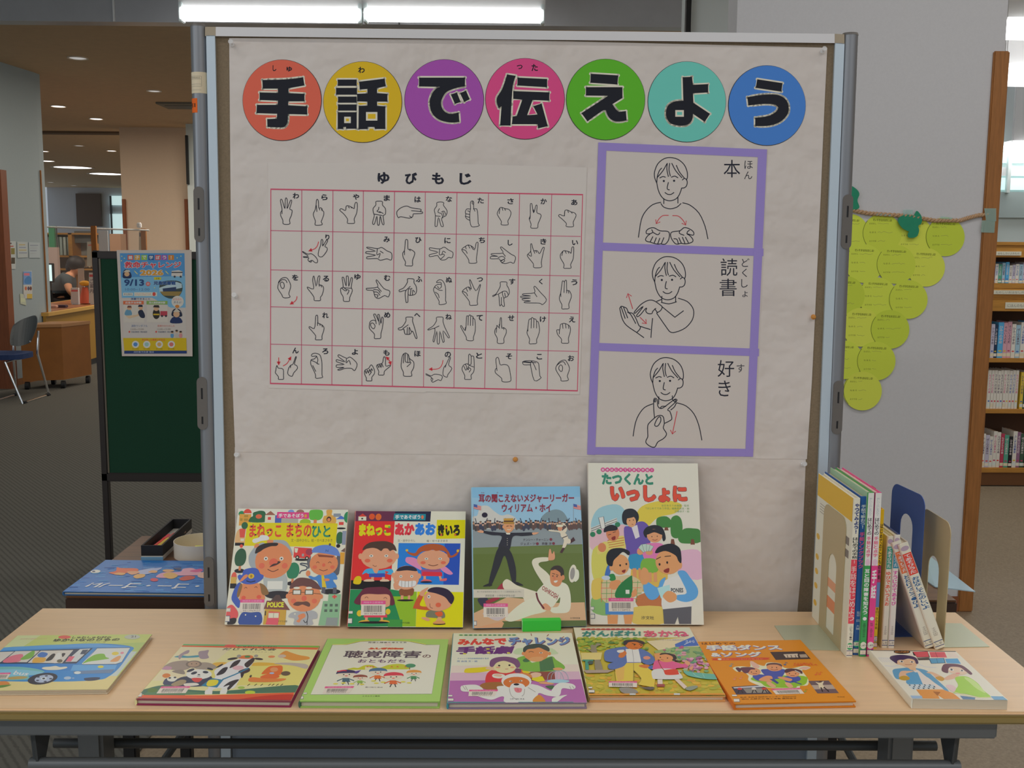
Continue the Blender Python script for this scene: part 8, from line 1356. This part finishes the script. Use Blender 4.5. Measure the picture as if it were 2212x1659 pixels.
c = onc(174, 652); tag(obj('yellow_toy', MB().ball((c.x, c.y, .703+.035), .045, 14, (1, .8, .8)), mat('toy_yellow', 'c8bc24', .6), None, True), 'small yellow toy on the counter edge', 'toy')
for q, cc, lab in (((126, 668, 144, 661), '3c2c38', 'dark stapler shaped case on the counter'), ((108, 668, 122, 662), 'b08c7c', 'pale leaflet lying on the counter left of the dark case')):
    c = onc((q[0]+q[2])/2, (q[1]+q[3])/2); tag(obj('desk_item' if 0 else ('stapler' if 'dark' in lab else 'leaflet'), MB().box((c.x-.05, c.y-.04, .703), (c.x+.05, c.y+.04, .703+(.03 if 'dark' in lab else .004)), .006 if 'dark' in lab else 0), mat('c_'+cc, cc, .6)), lab, 'stapler' if 'dark' in lab else 'leaflet')
c = onc(192, 650); tag(obj('desk_organizer', MB().box((c.x-.06, c.y+.10, .703), (c.x+.07, c.y+.2, .80), .01), MBLK), 'black desk organizer on the counter behind the narrow sign', 'organizer')
upright(236, 262, 505, 545, SYC+1.7, .2, mat('carton_brown', '8c6c54', .8), 'cardboard_box', 'brown cardboard box below the far window', 'box', .0); upright(212, 234, 498, 545, SYC+.5, .02, mat('poster_pale', '94989c', .8), 'hanging_notice', 'pale notice behind the screen right of the left post', 'notice', .703)
upright(300, 311, 500, 545, SYC+.28, .012, None, 'screen_notice', 'small notice on the screen beside the right counter post', 'notice', .86, lambda a: (a.rect(300, 500, 311, 545, 'a8a494'), a.rect(301, 503, 310, 511, '5c6470')))
# staff member leaning over the desk behind the counter
PY = e1.y+1.8; pp = lambda px, py, dy=0: fz(px, py, PY+dy)
pe = thing('person', 'staff person with dark hair and dark striped top bending over the counter desk', 'person', (pp(125, 640).x, PY, 0))
def skin(name, pts, edges, m, root=0, lv=2):
    me = bpy.data.meshes.new(name); off = Vector(pe['_o']); me.from_pydata([tuple(Vector(p[0])-off) for p in pts], edges, []); o = bpy.data.objects.new(name, me); COL.objects.link(o); o.parent = pe
    md = o.modifiers.new('skin', 'SKIN'); md.use_smooth_shade = True
    for i, p in enumerate(pts): me.skin_vertices[0].data[i].radius = (p[1], p[1] if len(p) < 3 else p[2]); me.skin_vertices[0].data[i].use_root = (i == root)
    s = o.modifiers.new('sub', 'SUBSURF'); s.levels = lv; s.render_levels = lv; me.materials.append(m); o['_o'] = list(off); return o
MSKIN = mat('skin', 'b07c5c', .6); MHAIR = mat('hair', '1e1a1c', .6, k=1.3); MTOP = mat('striped_top', '3c4448', .8, var=.3, vscale=40, stretch=(12, 1, 1), k=1.4); MPANT = mat('dark_trousers', '241e1e', .8, k=1.2)
hip, waist, chest, neck, hd = pp(130, 648), pp(132, 632), pp(145, 605), pp(156, 590), pp(166, 578); sr, sl = pp(143, 602, -.16), pp(147, 602, .16); 
J = [(hip, .15), (waist, .13, .15), (chest, .15, .17), (neck, .055), (hd-Vector((0, 0, .02)), .085), (hd+Vector((.02, 0, .06)), .10), (sr, .062), (pp(150, 628, -.2), .045), (pp(160, 640, -.16), .034), (sl, .062), (pp(158, 628, .16), .045), (pp(166, 640, .1), .034), (hip+Vector((.04, -.1, -.05)), .085), (hip+Vector((.40, -.1, -.08)), .07), (hip+Vector((.38, -.1, -.48)), .05), (hip+Vector((.04, .1, -.05)), .085), (hip+Vector((.40, .1, -.08)), .07), (hip+Vector((.38, .1, -.48)), .05)]
body = skin('body', J, [(0, 1), (1, 2), (2, 3), (3, 4), (4, 5), (2, 6), (6, 7), (7, 8), (2, 9), (9, 10), (10, 11), (0, 12), (12, 13), (13, 14), (0, 15), (15, 16), (16, 17)], MSKIN)
skin('striped_top', [(hip, .165), (waist, .15, .17), (chest, .17, .19), (chest.lerp(neck, .55), .10), (sr, .078), (pp(149, 622, -.19), .062), (sl, .078), (pp(156, 622, .17), .062)], [(0, 1), (1, 2), (2, 3), (2, 4), (4, 5), (2, 6), (6, 7)], MTOP)
skin('trousers', [(hip-Vector((0, 0, .02)), .17), (hip+Vector((.04, -.1, -.05)), .10), (hip+Vector((.40, -.1, -.08)), .085), (hip+Vector((.38, -.1, -.44)), .065), (hip+Vector((.04, .1, -.05)), .10), (hip+Vector((.40, .1, -.08)), .085), (hip+Vector((.38, .1, -.44)), .065)], [(0, 1), (1, 2), (2, 3), (0, 4), (4, 5), (5, 6)], MPANT)
obj('hair', MB().ball(hd+Vector((-.01, .0, .055)), .112, 20, (1.05, 1.0, .95)).ball(hd+Vector((-.09, 0, .0)), .07, 12, (.8, 1, 1.2)), MHAIR, pe, True)
for s_, q in ((-1, pp(163, 643, -.14)), (1, pp(168, 643, .09))):
    h = obj('hand', MB().ball(q, .035, 10, (1.2, .8, .6)), MSKIN, pe, True)
    for k in range(5): f = q+Vector((.03+.003*(2-abs(k-2)), (-.026+.013*k), -.004)); sub('finger', MB().tube([f, f+Vector((.035, 0, -.008)), f+Vector((.055-.006*abs(k-2), 0, -.022))], [.009, .008, .006], 8), MSKIN, h, True)
st = thing('office_chair', 'dark office chair under the bending staff person', 'chair', (hip.x, PY, 0)); obj('seat', MB().box((hip.x-.22, PY-.22, hip.z-.25), (hip.x+.24, PY+.22, hip.z-.17), .03), MPANT, st); obj('chair_stem', MB().tube([(hip.x, PY, .05), (hip.x, PY, hip.z-.24)], .03, 10), MBLK, st)
obj('backrest', MB().box((hip.x-.27, PY-.2, hip.z-.05), (hip.x-.22, PY+.2, hip.z+.2), .02), MPANT, st)
for k in range(5): a_ = k*1.257; obj('base_arm', MB().tube([(hip.x, PY, .06), (hip.x+.28*math.cos(a_), PY+.28*math.sin(a_), .03)], .018, 8), MBLK, st)
# visitor chair by the wooden column
KY = 8.05; kp = lambda px, py, dy=0: fz(px, py, KY+dy)
ch = thing('stacking_chair', 'chrome framed chair with grey back and blue seat beside the rolling cabinet', 'chair', (kp(45, 800).x, KY, 0))
c0, c1 = kp(20, 686), kp(80, 745); cx = (c0.x+c1.x)/2; bw2 = (c1.x-c0.x)/2
m = MB(); nu, nv = 10, 8; g = [[None]*(nu+1) for _ in range(nv+1)]
for j in range(nv+1):
    for i in range(nu+1):
        u, v = i/nu*2-1, j/nv*2-1; k = 1-.10*abs(v)**4-.08*(v < 0)*abs(v); z = (c0.z+c1.z)/2+(c0.z-c1.z)/2*v*(1-.28*abs(u)**3); g[j][i] = Vector((cx+bw2*u*k, KY+.09*(1-u*u)+.05*v, z+.035*u))
for j in range(nv):
    for i in range(nu): q = [g[j][i], g[j][i+1], g[j+1][i+1], g[j+1][i]]; m.add(q+[p+Vector((0, .012, 0)) for p in q], [[0, 1, 2, 3], [7, 6, 5, 4], [0, 4, 5, 1], [1, 5, 6, 2], [2, 6, 7, 3], [3, 7, 4, 0]])
obj('backrest', m, mat('chair_shell', '555a5c', .4, k=1.5), ch); sz_ = kp(40, 768).z
so = MB(); n = 24; ring = [Vector((cx-.13+.26*math.copysign(abs(math.cos(2*math.pi*k/n))**.6, math.cos(2*math.pi*k/n)), KY-.20+.21*math.copysign(abs(math.sin(2*math.pi*k/n))**.6, math.sin(2*math.pi*k/n)), sz_)) for k in range(n)]
so.hexa(ring, [p+Z*.045 for p in ring]); obj('seat', so, mat('seat_blue', '22345c', .8, k=1.5), ch)
for sx in (-1, 1):
    x0 = cx+sx*bw2*.92; x1 = cx+sx*(bw2+.03)
    obj('frame_tube', MB().tube([(x0, KY+.06, (c0.z+c1.z)/2), (x0, KY+.02, sz_+.02), (x1, KY+.12, .03), (x1, KY+.14, .012), (x1-sx*.0, KY-.42, .012), (x0-.1, KY-.40, sz_-.02), (x0-.06, KY-.1, sz_-.005)], .0105, 10), MCHRM, ch, True)
    for yy in (KY+.10, KY-.38): obj('foot_cap', MB().box((x1-.02, yy-.03, .0), (x1+.02, yy+.03, .026), .008), MBLK, ch)
obj('shell_screw', MB().ball((cx+bw2*.45, KY+.01, kp(55, 738).z), .009, 8), MCHRM, ch)
